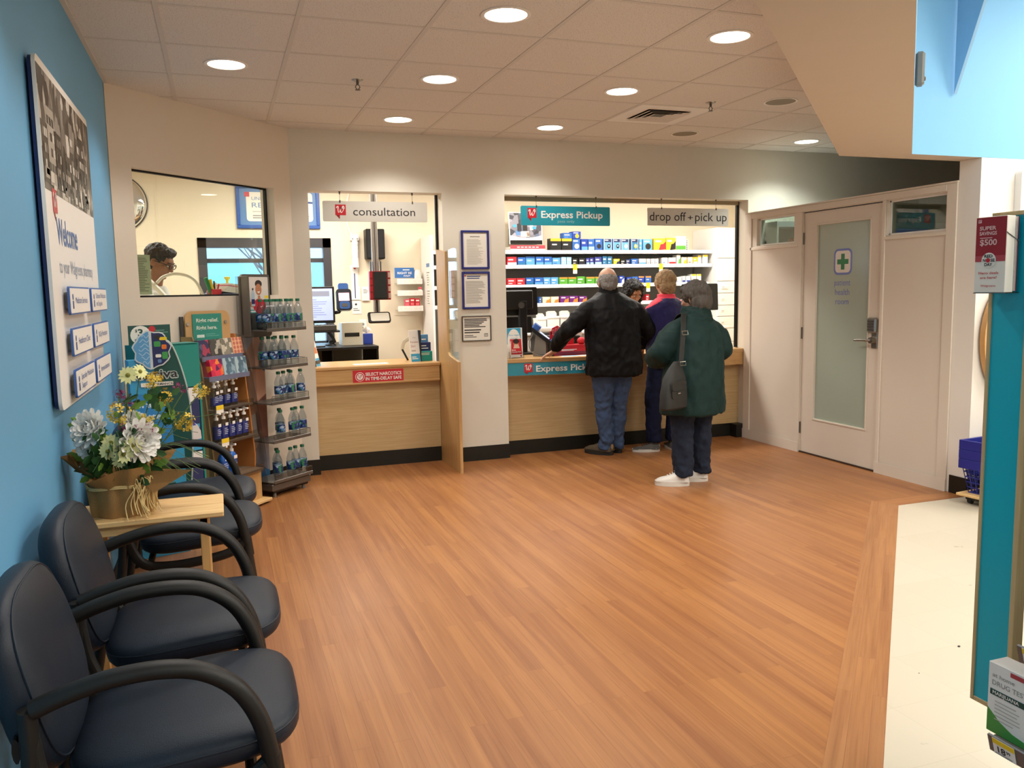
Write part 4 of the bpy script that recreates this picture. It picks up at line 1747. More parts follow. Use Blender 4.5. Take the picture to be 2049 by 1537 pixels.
first_b = None
RM = T((.305, 6.085, 0)) @ rotz(WA)
for ti, (z, dx, nb) in enumerate(tiers):
    mm = MB()
    mm.bx(-.0 + dx, WW, -.015, WD - .05, z - .010, z, hd if ti < 4 else grey_plastic, .003)
    mm.bx(dx, WW, -.018, -.010, z - .012, z + .012, hd, .002)
    mm.build('tray', wr)
    # wire guard at the front and the right end
    mm = MB()
    g_ = .0025
    for zz in (.050,):
        mm.tube([(dx + .01, -.014, z), (dx + .01, -.014, z + zz), (WW - .006, -.014, z + zz), (WW - .006, WD - .07, z + zz), (WW - .006, WD - .07, z)], g_, steel_dark, 6)
    mm.tube([(WW - .006, -.014, z), (WW - .006, -.014, z + .05)], g_, steel_dark, 6)
    mm.build('wire_guard', wr)
    mm = MB()
    mm.bx(dx + .02, WW - .012, -.0125, -.0115, z + .006, z + .044, acrylic)
    mm.build('clear_strip', wr)
    sp = (WW - .02 - dx) / 6 if ti == 0 else .062
    if ti == 0:
        xs_ = [.048 + k * .0535 for k in range(7)]
    elif ti == 1:
        xs_ = [.055, .115, .185, .25, .31]
    elif ti == 4:
        xs_ = [.09, .152, .22, .285, .345]
    else:
        xs_ = [.135, .198, .26, .305, .362]
    for k, x_ in enumerate(xs_):
        y_ = .03 + (.012 if k % 2 else 0) + (.06 if (ti, k) in ((1, 0), (2, 3), (3, 1), (4, 1)) else 0)
        if ti == 2 and k == 3:
            y_ = .09
        p = RM @ Vector((x_, y_, z + .0005))
        lb = 'green-capped water bottle on the %s tier of the rack, %s from left' % (TN[ti], ORD[k])
        gp = 'water bottles on the %s tier of the rack' % TN[ti]
        if first_b is None:
            first_b = thing('water_bottle', lb, 'bottle', p, WA, gp)
            bottle_parts(first_b)
        else:
            dup(first_b, p, random.uniform(0, 6), lb, gp)
    if ti < 2:
        for k in range(5 if ti == 0 else 4):
            p = RM @ Vector((.075 + k * .066, .115, z + .0005))
            dup(first_b, p, random.uniform(0, 6), 'clear water bottle in the back row of the %s tier, %s from the left' % (TN[ti], ORD[k]), 'water bottles in the back row of the %s tier' % TN[ti])

# ================================================================ TISSUE AND SANITISER RACK (wooden end display)
TA = math.radians(50)
tr_o = (-.05, 5.68, 0)
tk = thing('sanitizer_rack', 'wooden display rack of tissues and hand sanitiser left of the water rack', 'display rack', tr_o, TA)
TW, TD = .43, .25
mm = MB()
mm.bx(-.02, TW + .03, -.06, TD, 0.015, .035, pine, .003)
mm.build('base', tk)
for a in (.03, TW):
    mm = MB()
    mm.cyl((a, -.02, 0), (a, -.02, .018), .02, .02, black_plastic, 10)
    mm.build('foot', tk)
mm = MB()
mm.bx(.005, TW - .005, .0, TD - .03, .035, .245, lam_v)
mm.build('plinth', tk)
for x_, m_, nm in ((0, kraft, 'side_panel'), (TW - .012, mat('side_wood', 'c07f45', .45, var=.08, scale=6, stretch=(6, 6, 1)), 'side_panel')):
    mm = MB()
    mm.prism([(.06, .035), (TD, .035), (TD, 1.20), (.16, 1.20), (.10, 1.0), (.07, .7), (.04, .35)], 0, .012, m_, T((x_, 0, 0)) @ frame((0, 0, 0), (0, 1, 0), (0, 0, 1)))
    mm.build(nm, tk)
for x_ in (-.006, TW + .002):
    mm = MB()
    mm.prism([(-.05, .25), (.08, .25), (.07, .5), (.10, .8), (.14, 1.02), (.165, 1.20), (.12, 1.19), (.05, 1.0), (.01, .75), (-.04, .4)], 0, .004, acrylic, T((x_, 0, 0)) @ frame((0, 0, 0), (0, 1, 0), (0, 0, 1)))
    mm.build('clear_wing', tk)
mm = MB()
mm.bx(0, TW, TD - .012, TD, .035, 1.10, mat('rack_back', 'b79a72', .5))
mm.build('back_panel', tk)
for z_, y_ in ((.245, -.03), (.485, .0), (.705, .03)):
    mm = MB()
    mm.bx(.012, TW - .012, y_, TD - .012, z_, z_ + .012, mat('rack_shelf', '8f7b66', .45))
    mm.bx(.012, TW - .012, y_ - .006, y_, z_ - .012, z_ + .045, acrylic)
    mm.build('shelf', tk)
    mm = MB()
    mm.bx(.03, .10, y_ - .0085, y_ - .0065, z_ - .012, z_ + .040, paper)
    mm.bx(.03, .10, y_ - .0095, y_ - .0085, z_ + .012, z_ + .040, yellow)
    mm.build('price_tag', tk)
for z_, y_ in ((.925, .05), (1.055, .10)):
    mm = MB()
    mm.bx(.012, TW - .012, y_, TD - .012, z_, z_ + .008, mat('shelf_slate', '6d738c', .4))
    mm.bx(.012, TW - .012, y_ - .004, y_, z_ - .02, z_ + .012, 'shelf_slate')
    mm.build('shelf', tk)
# wooden header with its leaflet card
HB = (T(tr_o) @ rotz(TA)).inverted() @ T((-.195, 5.925, 0)) @ rotz(math.radians(35)) @ frame((0, 0, 0), (1, 0, 0), (0, 0, 1))
mm = MB(HB)
mm.prism(rrect(-.02, .325, 1.08, 1.365, .05), -.012, 0, mat('header_wood', 'c7a06c', .45, var=.08, scale=5, stretch=(3, 3, 1)))
hb = mm.build('header_board', tk)
mm = MB(HB)
mm.bx(-.045, -.022, 1.10, 1.33, -.03, -.014, grey_dark)
mm.build('bracket', hb)
for x_, z_ in ((-.005, 1.28), (.288, 1.285)):
    mm = MB(HB)
    mm.prism(circ(x_, z_, .011, 14), 0, .008, steel)
    mm.build('screw', hb)
mm = MB(HB @ T((0, 0, .004)))
card_teal = mat('card_teal', '2f8f80', .45)
mm.bx(.03, .255, 1.14, 1.345, 0, .003, card_teal)
mm.text('Right relief.', mat('card_cream', 'd7e4d6', .5), I4, .058, 1.290, .024, .17, bold=.02, z=.0038)
mm.text('Right here.', 'card_cream', I4, .058, 1.240, .024, .158, bold=.02, z=.0038)
mm.rect(.058, .115, 1.185, 1.205, 'card_cream', I4, .0036)
text_lines(mm, I4, .125, .235, 1.19, 1.215, 2, mat('card_teal_pale', '74b5a8', .5), .0036, .3)
mm.build('leaflet_card', hb)

TM = T(tr_o) @ rotz(TA)
pat = {
    'hex_dark': voro_mat('hex_dark', ['4a4a46', '8d8a80', '3c3c3a', 'b7b2a6'], 34, .4, 'CHEBYCHEV', (1, 1, .7), .4),
    'hex_light': voro_mat('hex_light', ['7b776a', 'd8d2c2', '8f8a7c', 'c9c2b0'], 30, .4, 'CHEBYCHEV', (1, 1, .7), 1.1),
    'hex_blue': voro_mat('hex_blue', ['5f7f92', '8fabba', '4f6d80', 'a9c0ca'], 32, .4, 'CHEBYCHEV', (1, 1, .7), 2.1),
    'flower_red': voro_mat('flower_red', ['c81f4a', 'f0672a', '5c1d5a', 'e0334f', 'f58a3c'], 24, .4, 'EUCLIDEAN', (1, 1, 1), 3.1),
    'dark_floral': voro_mat('dark_floral', ['2c2f57', 'a33a55', '54536f', '1f2347'], 26, .4, 'EUCLIDEAN', (1, 1, 1), 4.2),
}
dots_bg = mat('dots_bg', 'eab58f', .5)
dots_fg = mat('dots_fg', 'c97563', .5)


def tissue(x, y, z, p, lab, w=.105, h=.115, tilt=.16):
    q = MB(rotx(-tilt))
    q.bx(-w / 2, w / 2, 0, .10, 0, h, p if p != 'dots' else dots_bg, .002)
    if p == 'dots':
        for a in range(3):
            for b in range(4):
                q.prism(circ(-.034 + a * .034, .016 + b * .029, .0125, 10), .0, .0008, dots_fg, frame((0, 0, 0), (1, 0, 0), (0, 0, 1)))
    o = q.build('tissue_box', loc=TM @ Vector((x, y, z)), rz=TA)
    tag(o, lab, 'tissue box', 'tissue boxes on the wooden rack')


for k, (p, l) in enumerate((('dark_floral', 'dark floral tissue box at the left end of the upper tissue shelf'), ('hex_dark', 'charcoal patterned tissue box second from the left on the upper tissue shelf'),
                            ('hex_light', 'pale patterned tissue box on the upper tissue shelf, left of the dotted box'), ('dots', 'tissue box with pink dots at the right end of the upper tissue shelf'))):
    tissue(.055 + k * .112, .105, 1.0635, p, l, .108)
for k, (p, l) in enumerate((('flower_red', 'red and orange floral tissue box on the lower tissue shelf'), ('hex_blue', 'blue patterned tissue box in the middle of the lower tissue shelf'),
                            ('hex_blue', 'blue patterned tissue box at the right end of the lower tissue shelf'))):
    tissue(.105 + k * .124, .052, .9335, p, l, .118)

# pump bottles
gel = pane_mat('gel_clear', (.93, .96, .98), .80, .05)
gel_b = mat('gel_navy', '2a3578', .25, coat=.3)
gel_bb = mat('gel_blue', '1d66c4', .25, coat=.3)


def pump(name, kind, h, lab, grp, loc, rz):
    t = thing(name, lab, 'pump bottle', loc, rz, grp)
    q = MB()
    bm_ = {'clear': gel, 'navy': gel, 'blue': gel_bb}[kind]
    w, d = (.030, .020) if kind != 'blue' else (.036, .024)
    q.loft([((0, 0, 0), w * .95, d * .95, 0, .7), ((0, 0, h * .03), w, d, 0, .7), ((0, 0, h * .58), w, d, 0, .7), ((0, 0, h * .68), w * .7, d * .8, 0, .8), ((0, 0, h * .72), .013, .013, 0, 1)], bm_, 20)
    q.build('bottle_body', t)
    q = MB()
    q.lathe([(.0, h * .72), (.015, h * .72), (.015, h * .80), (.008, h * .81), (.008, h * .86), (.014, h * .87), (.014, h * .93), (.011, h), (0, h)], white_gloss, None, 14)
    q.bx(-.008, .008, -.040, 0, h * .90, h * .96, white_gloss, .003)
    q.build('pump_head', t)
    q = MB()
    lm = gel_b if kind != 'blue' else mat('label_blue', '1550a8', .3)
    q.loft([((0, 0, h * .10), w * 1.02, d * 1.03, 0, .7), ((0, 0, h * (.40 if kind == 'clear' else .52)), w * 1.02, d * 1.03, 0, .7)], lm, 20)
    F = frame((0, -d * 1.05, 0), (1, 0, 0), (0, 0, 1))
    text_lines(q, F, -w * .6, w * .7, h * .22, h * .45, 4, mat('label_pale', 'b9c4de', .4), .001, .4)
    q.rect(-w * .2, w * .7, h * .50, h * .60, white, F, .0012)
    q.build('label', t)
    return t


s1 = None
for k in range(4):
    x_ = .075 + k * .075
    lb = 'clear pump bottle of hand sanitiser on the upper bottle shelf, %s from the left' % ORD[k]
    p = TM @ Vector((x_, .10 - (.03 if k == 0 else 0), .7175))
    if s1 is None:
        s1 = pump('sanitizer_bottle', 'clear', .195, lb, 'clear pump bottles', p, TA)
    else:
        dup(s1, p, TA, lb, 'clear pump bottles')
s2 = None
for k in range(5):
    x_ = .055 + k * .070
    lb = 'navy-labelled pump bottle of hand sanitiser on the middle bottle shelf, %s from the left' % ORD[k]
    p = TM @ Vector((x_, .05, .4975))
    if s2 is None:
        s2 = pump('sanitizer_bottle', 'navy', .205, lb, 'navy pump bottles', p, TA)
    else:
        dup(s2, p, TA, lb, 'navy pump bottles')
s3 = None
for k in range(2):
    lb = ('left', 'right')[k] + ' of the two tall blue pump bottles on the lowest bottle shelf'
    p = TM @ Vector((.075 + k * .088, .03, .2575))
    if s3 is None:
        s3 = pump('sanitizer_bottle', 'blue', .225, lb, 'tall blue pump bottles', p, TA)
    else:
        dup(s3, p, TA, lb, 'tall blue pump bottles')

# ================================================================ HUMIDIFIER DISPLAY (tall green carton)
VA = math.radians(28)
vo = (-.455, 5.20, 0)
vk = thing('carton_display', 'tall green cardboard display of humidifier cartons behind the brain cut-out', 'display stand', vo, VA)
VW, VD = .375, .16
mm = MB()
mm.bx(0, .012, 0, VD, 0, 1.185, teal_green)
mm.bx(VW - .012, VW, 0, VD, 0, 1.185, teal_green)
mm.bx(.012, VW - .012, VD - .012, VD, 0, 1.185, teal_green)
mm.bx(.012, VW - .012, 0, VD - .012, 0, .12, teal_green)
mm.bx(.012, VW - .012, .0, .012, .92, 1.185, teal_green)
mm.bx(.012, VW - .012, .0, VD, 1.175, 1.185, teal_green)
mm.build('carton_shell', vk)
mm = MB()
VF = frame((0, VD - .07, 0), (1, 0, 0), (0, 0, 1))
mm.bx(-.005, .245, 1.185, 1.30, 0, .003, deep_green, 0, VF)
mm.prism(circ(.066, 1.243, .06, 20, .055), .003, .0035, paper, VF)
mm.text('$', deep_green, VF, .035, 1.262, .016, .012, bold=.02, z=.0042)
mm.text('3', deep_green, VF, .050, 1.238, .040, .03, bold=.03, z=.0042)
mm.rect(.03, .095, 1.205, 1.222, ink_grey, VF, .0042)
mm.prism(circ(.135, 1.275, .02, 14), .003, .0036, red, VF)
text_lines(mm, VF, .155, .235, 1.25, 1.275, 2, mat('offer_pale', '79a79b', .5), .0036, .3)
mm.build('offer_card', vk)
shield = mat('shield_green', '123f2c', .35)


def vapor(z0, z1, lab):
    t = thing('humidifier_carton', lab, 'carton', TV @ Vector((.014 + (VW - .028) / 2, .03, z0)), VA, 'humidifier cartons')
    w = VW - .032
    q = MB()
    q.bx(-w / 2, w / 2, -.028, .09, 0, z1 - z0, navy, .001)
    F = frame((0, -.0285, 0), (1, 0, 0), (0, 0, 1))
    h = z1 - z0
    q.prism([(-w / 2, h - .002), (w / 2, h - .002), (w / 2, h * .85)] + [(w / 2 - w * u, h * (.85 - .32 * math.sin(u * PI / 2))) for u in (.25, .5, .75, 1.0)], .0, .0007, white, F)
    q.prism([(-w / 2, .002), (w / 2, .002), (w / 2, h * .22), (-w / 2, h * .30)], .0, .0007, sky_card, F)
    q.prism([(.015, h * .80), (.075, h * .80), (.075, h * .70), (.045, h * .60), (.015, h * .70)], .0007, .0012, shield, F)
    q.text('VICKS', white, F, .021, h * .72, .018, .048, bold=.02, z=.0018)
    q.text('steam', white, F, .02, h * .5, .016, .05, z=.0012)
    q.prism([(.05, h * .14)] + [(.11 + .062 * math.cos(a), h * .22 + h * .24 * math.sin(a)) for a in (3.3, 2.8, 2.3, 1.9, 1.25, .85, .35, -.15)], .0008, .0013, mat('unit_white', 'dcd7d4', .35), F)
    q.prism([(.08, h * .40), (.14, h * .40), (.125, h * .47), (.11, h * .49), (.095, h * .47)], .0014, .0018, mat('unit_blue', '3c4ab0', .35), F)
    q.rect(w / 2 - .03, w / 2 - .008, h * .36, h * .42, sky_card, F)
    q.build('box', t)
    return t


TV = T(vo) @ rotz(VA)
vapor(.525, .915, 'upper humidifier carton in the green cardboard display')
vapor(.125, .520, 'lower humidifier carton in the green cardboard display')

# ================================================================ BRAIN CUT-OUT DISPLAY
na = math.radians(16)
no = (-.475, 4.935, 0)
nk = thing('carton_display', 'blue cardboard display with a cut-out brain on top next to the blue wall', 'display stand', no, na)
mm = MB()
mm.bx(0, .26, 0, .11, 0, .62, sky_card, .002)
mm.bx(.0, .20, .02, .11, .62, 1.12, sky_card, .002)
mm.build('carton_shell', nk)
NF = frame((0, .018, 0), (1, 0, 0), (0, 0, 1))
mm = MB()
edge = spline([(.165, 1.235, 0), (.225, 1.20, 0), (.275, 1.05, 0), (.305, .88, 0), (.310, .70, 0), (.300, .5, 0), (.275, .30, 0), (.24, .02, 0)], 5)
P_ = [(p.x, p.y) for p in edge]
mm.prism(P_ + [(.12, .02), (.12, 1.0)], -.002, .002, deep_green, NF)
rim = [(p.x, p.y) for p in edge]
vs = []
mm.tube([(p[0] + .003, p[1], 0) for p in rim], .005, mat('rim_pale', 'b9c6c0', .4), 6, M=NF)
mm.build('side_panel', nk)
mm = MB()
mm.prism([(.0, .62), (.0, .93), (.08, .93), (.14, .90), (.185, .83), (.205, .74), (.21, .64)], .004, .006, mat('blue_wave', '2f86c6', .4), NF)
mm.text('brain', mat('pale_text', 'cfe6ee', .5), NF, .02, .855, .035, .13, bold=.02, z=.0068)
mm.text('better', 'pale_text', NF, .02, .785, .035, .16, bold=.02, z=.0068)
mm.text('neuriva', 'rim_pale', NF, -.014, 1.012, .051, .270, bold=.07, z=.0092)
mm.text('neuriva', ink, NF, -.010, 1.015, .047, .262, bold=.015, z=.0105)
for x_, y_ in ((-.002, 1.015), (.080, 1.015), (.118, 1.015)):
    mm.rect(x_ - .008, x_ + .010, y_ - .003, y_ + .002, ink, NF, .0105)
mm.bx(.055, .225, .970, .992, .006, .009, paper, 0, NF)
mm.text('PERFORMANCE', ink, NF, .082, .975, .012, .14, bold=.02, z=.0098)
mm.build('lettering', nk)
mm = MB()
out = [(.040 + (.098 + .008 * math.sin(9 * a)) * math.cos(a) + .085, 1.175 + (.105 + .007 * math.sin(7 * a + 1)) * math.sin(a)) for a in [2 * PI * i / 40 for i in range(40)]]
out2 = [((x - .125) * .93 + .125, (y - 1.175) * .93 + 1.175) for x, y in out]
mm.prism(out, .004, .012, mat('brain_rim', 'cfd6d6', .4), NF)
lf = [(x, y) for x, y in out2 if x < .125] 
rt = [(x, y) for x, y in out2 if x >= .125]
rt = sorted(rt, key=lambda p: math.atan2(p[1] - 1.175, p[0] - .125))
lf = sorted(lf, key=lambda p: math.atan2(p[1] - 1.175, -(p[0] - .125)))
mm.prism(lf, .012, .0128, mat('brain_blue', '5fa0cf', .4), NF)
mm.prism(rt, .012, .0128, navy, NF)
for k in range(7):
    a0 = 1.105 + k * .024
    wd = .062 * math.sqrt(max(.05, 1 - ((a0 - 1.175) / .1) ** 2))
    pts = [(.118 - wd + u * wd + .004 * math.sin(k * 2), a0 + .008 * math.sin(u * 9 + k), 0) for u in [i / 10 for i in range(11)]]
    stroke(mm, [(p[0], p[1]) for p in pts], .0045, mat('brain_line', 'a5cbe6', .4), NF, .0134)
for (x_, y_, w_, h_, c_) in ((.135, 1.19, .035, .03, mat('bgreen', '3f9a4f', .4)), (.165, 1.225, .04, .018, yellow), (.175, 1.12, .03, .04, 'bgreen'), (.14, 1.13, .03, .018, paper), (.175, 1.175, .026, .026, orange),
                             (.14, 1.235, .03, .02, ink), (.15, 1.10, .02, .02, blue_mid)):
    mm.rect(x_, x_ + w_, y_, y_ + h_, c_, NF, .0134, r=.006)
mm.build('brain_cutout', nk)
mm = MB()
mm.bx(.035, .20, -.02, 0, .30, .42, deep_green, .002)
mm.build('ledge', nk)

# ================================================================ WELCOME BOARD ON THE BLUE WALL
BM = frame((FX, 3.25, 1.07), (0, 1, 0), (0, 0, 1))     # x to the right along the wall, z into the room
wb = thing('welcome_board', 'large white welcome board with a black and white photo on the blue wall', 'sign board', (FX, 3.84, 1.07))
WI = T((-FX, -3.84, -1.07))
BWd, BHt = 1.19, 1.225
mm = MB(WI @ BM)
mm.prism(rrect(0, BWd, 0, BHt, .035), .022, .034, white)
mm.build('board', wb)
mm = MB(WI @ BM)
mm.prism(rrect(.004, BWd - .004, .004, BHt - .004, .035), .009, .0215, mat('board_navy', '12285c', .4))
for x_, y_ in ((.2, .2), (BWd - .2, .2), (.2, BHt - .2), (BWd - .2, BHt - .2)):
    mm.bx(x_ - .03, x_ + .03, y_ - .03, y_ + .03, .0005, .009, 'board_navy')
mm.build('backing', wb)
mm = MB(WI @ BM)
bw = voro_mat('bw_photo', ['2b2723', '6e6860', 'a39c92', '46413b', '8a837a', '2f2b27', 'c6c0b6', '57524b'], 15, .35, 'MANHATTAN', (1, 1.2, .75), .7)
mm.bx(.006, BWd - .006, .775, BHt - .03, .034, .035, bw)
rnd = random.Random(9)
gm = [mat('bw_%d' % k, c, .35) for k, c in enumerate(('2a2622', '4b463f', '7b756c', 'aaa398', 'd2ccc2'))]
# a street of shop fronts: buildings, windows, awnings and figures
x_ = .01
while x_ < BWd - .14:
    w_ = rnd.uniform(.07, .16)
    z_ = rnd.uniform(.93, 1.14)
    mm.rect(x_, x_ + w_, .80, z_, gm[rnd.randrange(5)], I4, .0356)
    for a in range(3):
        for b in range(int((z_ - .84) / .055)):
            mm.rect(x_ + w_ * (.1 + .3 * a), x_ + w_ * (.3 + .3 * a), .85 + b * .055, .88 + b * .055, gm[rnd.randrange(5)], I4, .0362)
    x_ += w_ * .92
for k in range(26):
    x_ = rnd.uniform(.02, BWd - .1)
    mm.rect(x_, x_ + rnd.uniform(.02, .08), (z_ := rnd.uniform(.78, .84)), z_ + rnd.uniform(.015, .04), gm[rnd.randrange(5)], I4, .0366)
for x_ in (.80, .86):
    mm.prism([(x_, .785), (x_ + .045, .785), (x_ + .04, .86), (x_ + .006, .86)], .0366, .0372, gm[4 if x_ < .83 else 0], I4)
    mm.prism(circ(x_ + .022, .875, .013, 12), .0366, .0372, gm[3], I4)
mm.build('photo_print', wb)
mm = MB(WI @ BM)
mm.text('Welcome', mat('welcome_blue', '3a64a8', .4), I4, .165, .595, .095, .46, bold=.015, z=.0350)
mm.build('lettering', wb)
mm = MB(WI @ BM)
mm.text('to your Walgreens pharmacy', mat('welcome_pale', 'a3acbd', .4), I4, .165, .490, .052, .84, z=.0350)
mm.build('lettering', wb)
mm = MB(WI @ BM)
w_logo(mm, I4, .125, .705, .085, .0356)
mm.build('logo', wb)
names = (('Medicare Services', ''), ('Diabetes Medication', 'and Supplies'), ('Healthcare Clinic', ''), ('90-Day Prescriptions', ''), ('Specialty Medication', 'Support'), ('Immunizations', ''))
for k, (l1, l2) in enumerate(names):
    cx = .175 + (k % 2) * .565
    cz = .335 - (k // 2) * .155
    pl = MB(WI @ BM)
    w_, h_ = (.50, .105)
    pl.prism(rrect(cx, cx + w_, cz, cz + h_, .012), .050, .058, mat('plaque_blue', '3b62a8', .4))
    pl.prism(rrect(cx + .006, cx + w_ - .006, cz + .006, cz + h_ - .006, .010), .058, .0592, white)
    pl.prism(rrect(cx + .03, cx + w_ - .03, cz + .02, cz + h_ - .02, .008), .034, .050, grey_plastic)
    pl.prism(circ(cx + .062, cz + .066, .012, 12), .0592, .0598, ink_blue)
    pl.rect(cx + .050, cx + .075, cz + .022, cz + .052, ink_blue, I4, .060)
    if l2:
        pl.text(l1, 'welcome_blue', I4, cx + .12, cz + .060, .022, .33, z=.0602)
        pl.text(l2, 'welcome_blue', I4, cx + .12, cz + .026, .022, .20 if k == 1 else .13, z=.0602)
    else:
        pl.text(l1, 'welcome_blue', I4, cx + .12, cz + .042, .024, .30, z=.0602)
    pl.build('plaque', wb)

# ================================================================ WAITING CHAIRS
vinyl = mat('vinyl_navy', '111c29', .46, var=.10, scale=14, bump=.12, bscale=420, spec=.35)
arm_black = mat('arm_black', '100f0d', .5, var=.06, scale=80, bump=.04, bscale=500, spec=.4)


def cushion(M, pts_fn, nu=24, nv=12):
    pass


def pad(mb, M, w, l, th, pw, m, dome=.0, n=32, k=14, taper=0.0):
    """upholstered pad: superellipse outline w x l (local x, y), thickness th along z, crowned top"""
    vs, fs = [], []
    for j in range(k + 1):
        v = -PI / 2 + PI * j / k
        s_ = max(abs(math.cos(v)), 0) ** .38
        zz = math.copysign(abs(math.sin(v)) ** .75, math.sin(v)) * th / 2
        for i in range(n):
            t = 2 * PI * i / n
            x = math.copysign(abs(math.cos(t)) ** pw, math.cos(t)) * w / 2
            y = math.copysign(abs(math.sin(t)) ** pw, math.sin(t)) * l / 2
            x *= 1 + taper * y / l
            r2 = min(1, (2 * x * s_ / w) ** 2 + (2 * y * s_ / l) ** 2)
            z = zz + (dome * (1 - r2) if v > 0 else 0)
            vs.append((x * s_, y * s_, z))
    for j in range(k):
        for i in range(n):
            a, b = j * n + i, j * n + (i + 1) % n
            fs.append((a, b, b + n, a + n))
    fs.append(tuple(range(n))[::-1])
    fs.append(tuple(range(k * n, (k + 1) * n)))
    mb.add(vs, fs, m, M)


def make_chair(label, loc):
    """local: x forward into the room, y to the sitter's left, z up; origin on the floor below the seat centre"""
    t = thing('waiting_chair', label, 'chair', loc, 0, 'waiting chairs along the blue wall')
    q = MB()
    SMt = T((.065, 0, .425)) @ roty(math.radians(-4))
    pad(q, SMt, .52, .52, .105, .52, vinyl, .012, 40, 16)
    seat = q.build('seat', t, sharp=60)
    q = MB()
    ring = [(math.copysign(abs(math.cos(a)) ** .52, math.cos(a)) * .257, math.copysign(abs(math.sin(a)) ** .52, math.sin(a)) * .257, .012) for a in [2 * PI * i / 48 for i in range(48)]]
    q.tube(ring, .0035, vinyl, 6, M=SMt, closed=True)
    q.build('piping', seat)
    q = MB()
    BMt = T((-.262, 0, .620)) @ roty(math.radians(90 - 13)) @ rotz(0)
    # pad local x -> down the back, y -> width
    pad(q, BMt, .43, .50, .105, .60, vinyl, .018, 40, 16, 0)
    back = q.build('backrest', t, sharp=60)
    q = MB()
    ring = [(math.copysign(abs(math.cos(a)) ** .62, math.cos(a)) * .200, math.copysign(abs(math.sin(a)) ** .62, math.sin(a)) * .236, .034) for a in [2 * PI * i / 48 for i in range(48)]]
    q.tube(ring, .003, vinyl, 6, M=BMt, closed=True)
    q.build('piping', back)
    for sy in (-1, 1):
        y = sy * .268
        q = MB()
        arm = spline([(-.225, y, .618), (-.16, y, .640), (-.07, y, .660), (.03, y, .662), (.11, y, .643), (.18, y, .590), (.225, y, .505), (.246, y, .40)], 6)
        q.tube(arm, (.0205, .024), arm_black, 14, up=(0, 1, 0))
        # moulded groove line along the top of the arm
        q.build('armrest', t, sharp=40)
        q = MB()
        q.tube(spline([(.246, y, .42), (.258, y, .25), (.285, y, .0)], 6), (.019, .022), arm_black, 12, up=(0, 1, 0))
        q.build('leg', t)
        q = MB()
        q.tube(spline([(-.235, y, .620), (-.235, y, .50), (-.255, y, .30), (-.315, y, .0)], 6), (.019, .022), arm_black, 12, up=(0, 1, 0))
        q.build('leg', t)
        q = MB()
        q.tube(spline([(-.235, y, .56), (-.215, y, .44), (-.165, y, .355), (-.06, y, .335), (.08, y, .345), (.18, y, .365), (.246, y, .41)], 6), (.020, .019), arm_black, 10, up=(0, 1, 0))
        q.build('side_rail', t)
    for x_ in (-.14, .20):
        q = MB()
        q.tube([(x_, -.26, .352), (x_, .26, .352)], .014, arm_black, 10)
        q.build('cross_bar', t)
    q = MB()
    q.tube([(-.262, -.262, .53), (-.275, -.1, .55), (-.275, .1, .55), (-.262, .262, .53)], (.03, .008), arm_black, 10, up=(1, 0, 0))
    q.build('back_bar', t)
    return t


c0 = make_chair('nearest navy vinyl armchair against the blue wall, cut by the picture edge', (-.185, 2.14, 0))
dup(c0, (-.185, 2.785, 0), 0, 'navy vinyl armchair between the nearest chair and the plant table')
dup(c0, (-.185, 3.945, 0), 0, 'navy vinyl armchair just beyond the plant table')
dup(c0, (-.185, 4.54, 0), 0, 'farthest navy vinyl armchair, next to the brain cut-out display')

# ================================================================ SIDE TABLE WITH FLOWERS
TZ = .65
st = thing('side_table', 'small light pine side table between the navy chairs', 'table', (-.28, 3.41, 0))
o_ = Vector((-.28, 3.41, 0))
mm = MB(T(-o_))
mm.bx(-.54, -.022, 3.413, 3.572, TZ - .022, TZ, pine, .004)
mm.bx(-.54, -.022, 3.268, 3.411, TZ - .022, TZ, pine, .004)
mm.build('tabletop', st)
for (x_, y_) in ((-.095, 3.32), (-.095, 3.50), (-.47, 3.32), (-.47, 3.50)):
    mm = MB(T(-o_))
    mm.bx(x_ - .016, x_ + .016, y_ - .02, y_ + .02, 0, TZ - .022, pine_v, .002)
    mm.build('leg', st)
mm = MB(T(-o_))
mm.bx(-.46, -.25, 3.298, 3.316, TZ - .062, TZ - .022, pine, .002)
mm.build('apron', st)
mm = MB(T(-o_))
mm.bx(-.46, -.12, 3.50, 3.52, TZ - .062, TZ - .022, pine, .002)
mm.build('apron', st)
mm = MB(T(-o_))
mm.bx(-.116, -.082, 3.30, 3.52, TZ - .05, TZ - .022, pine_v, .002)
mm.build('cleat', st)

burlap = mat('burlap', 'a07c4e', .95, var=.18, scale=260, bump=.35, bscale=420, spec=.1)
raffia = mat('raffia', 'd8bd82', .8, var=.12, scale=60)
leaf_m = mat('leaf', '2f5a2c', .6, var=.35, scale=20)
leaf_l = mat('leaf_light', '6f9a3c', .6, var=.25, scale=20)
stem_m = mat('stem', '55713a', .6, var=.2, scale=20)
petal_w = mat('petal_white', 'fffcf4', .6, var=.06, scale=30)
petal_y = mat('petal_cream', 'e3e2a0', .6, var=.1, scale=30)
petal_g = mat('petal_gold', 'd9b93e', .6, var=.12, scale=30)
petal_p = mat('petal_plum', '8d2c63', .6, var=.2, scale=30)
eye_y = mat('eye_olive', '7c7a2c', .8, var=.2, scale=60)
PX, PY = -.383, 3.42
fp = thing('flower_pot', 'burlap-wrapped pot of white, yellow and purple artificial flowers on the pine table', 'flower arrangement', (PX, PY, TZ))
rnd = random.Random(5)
mm = MB()
prof = []
N_ = 48
ringsz = [(.108, 0), (.112, .02), (.118, .07), (.121, .105), (.118, .118), (.124, .135), (.138, .165), (.146, .185), (.132, .18), (.118, .15), (.108, .13)]
vs, fs = [], []
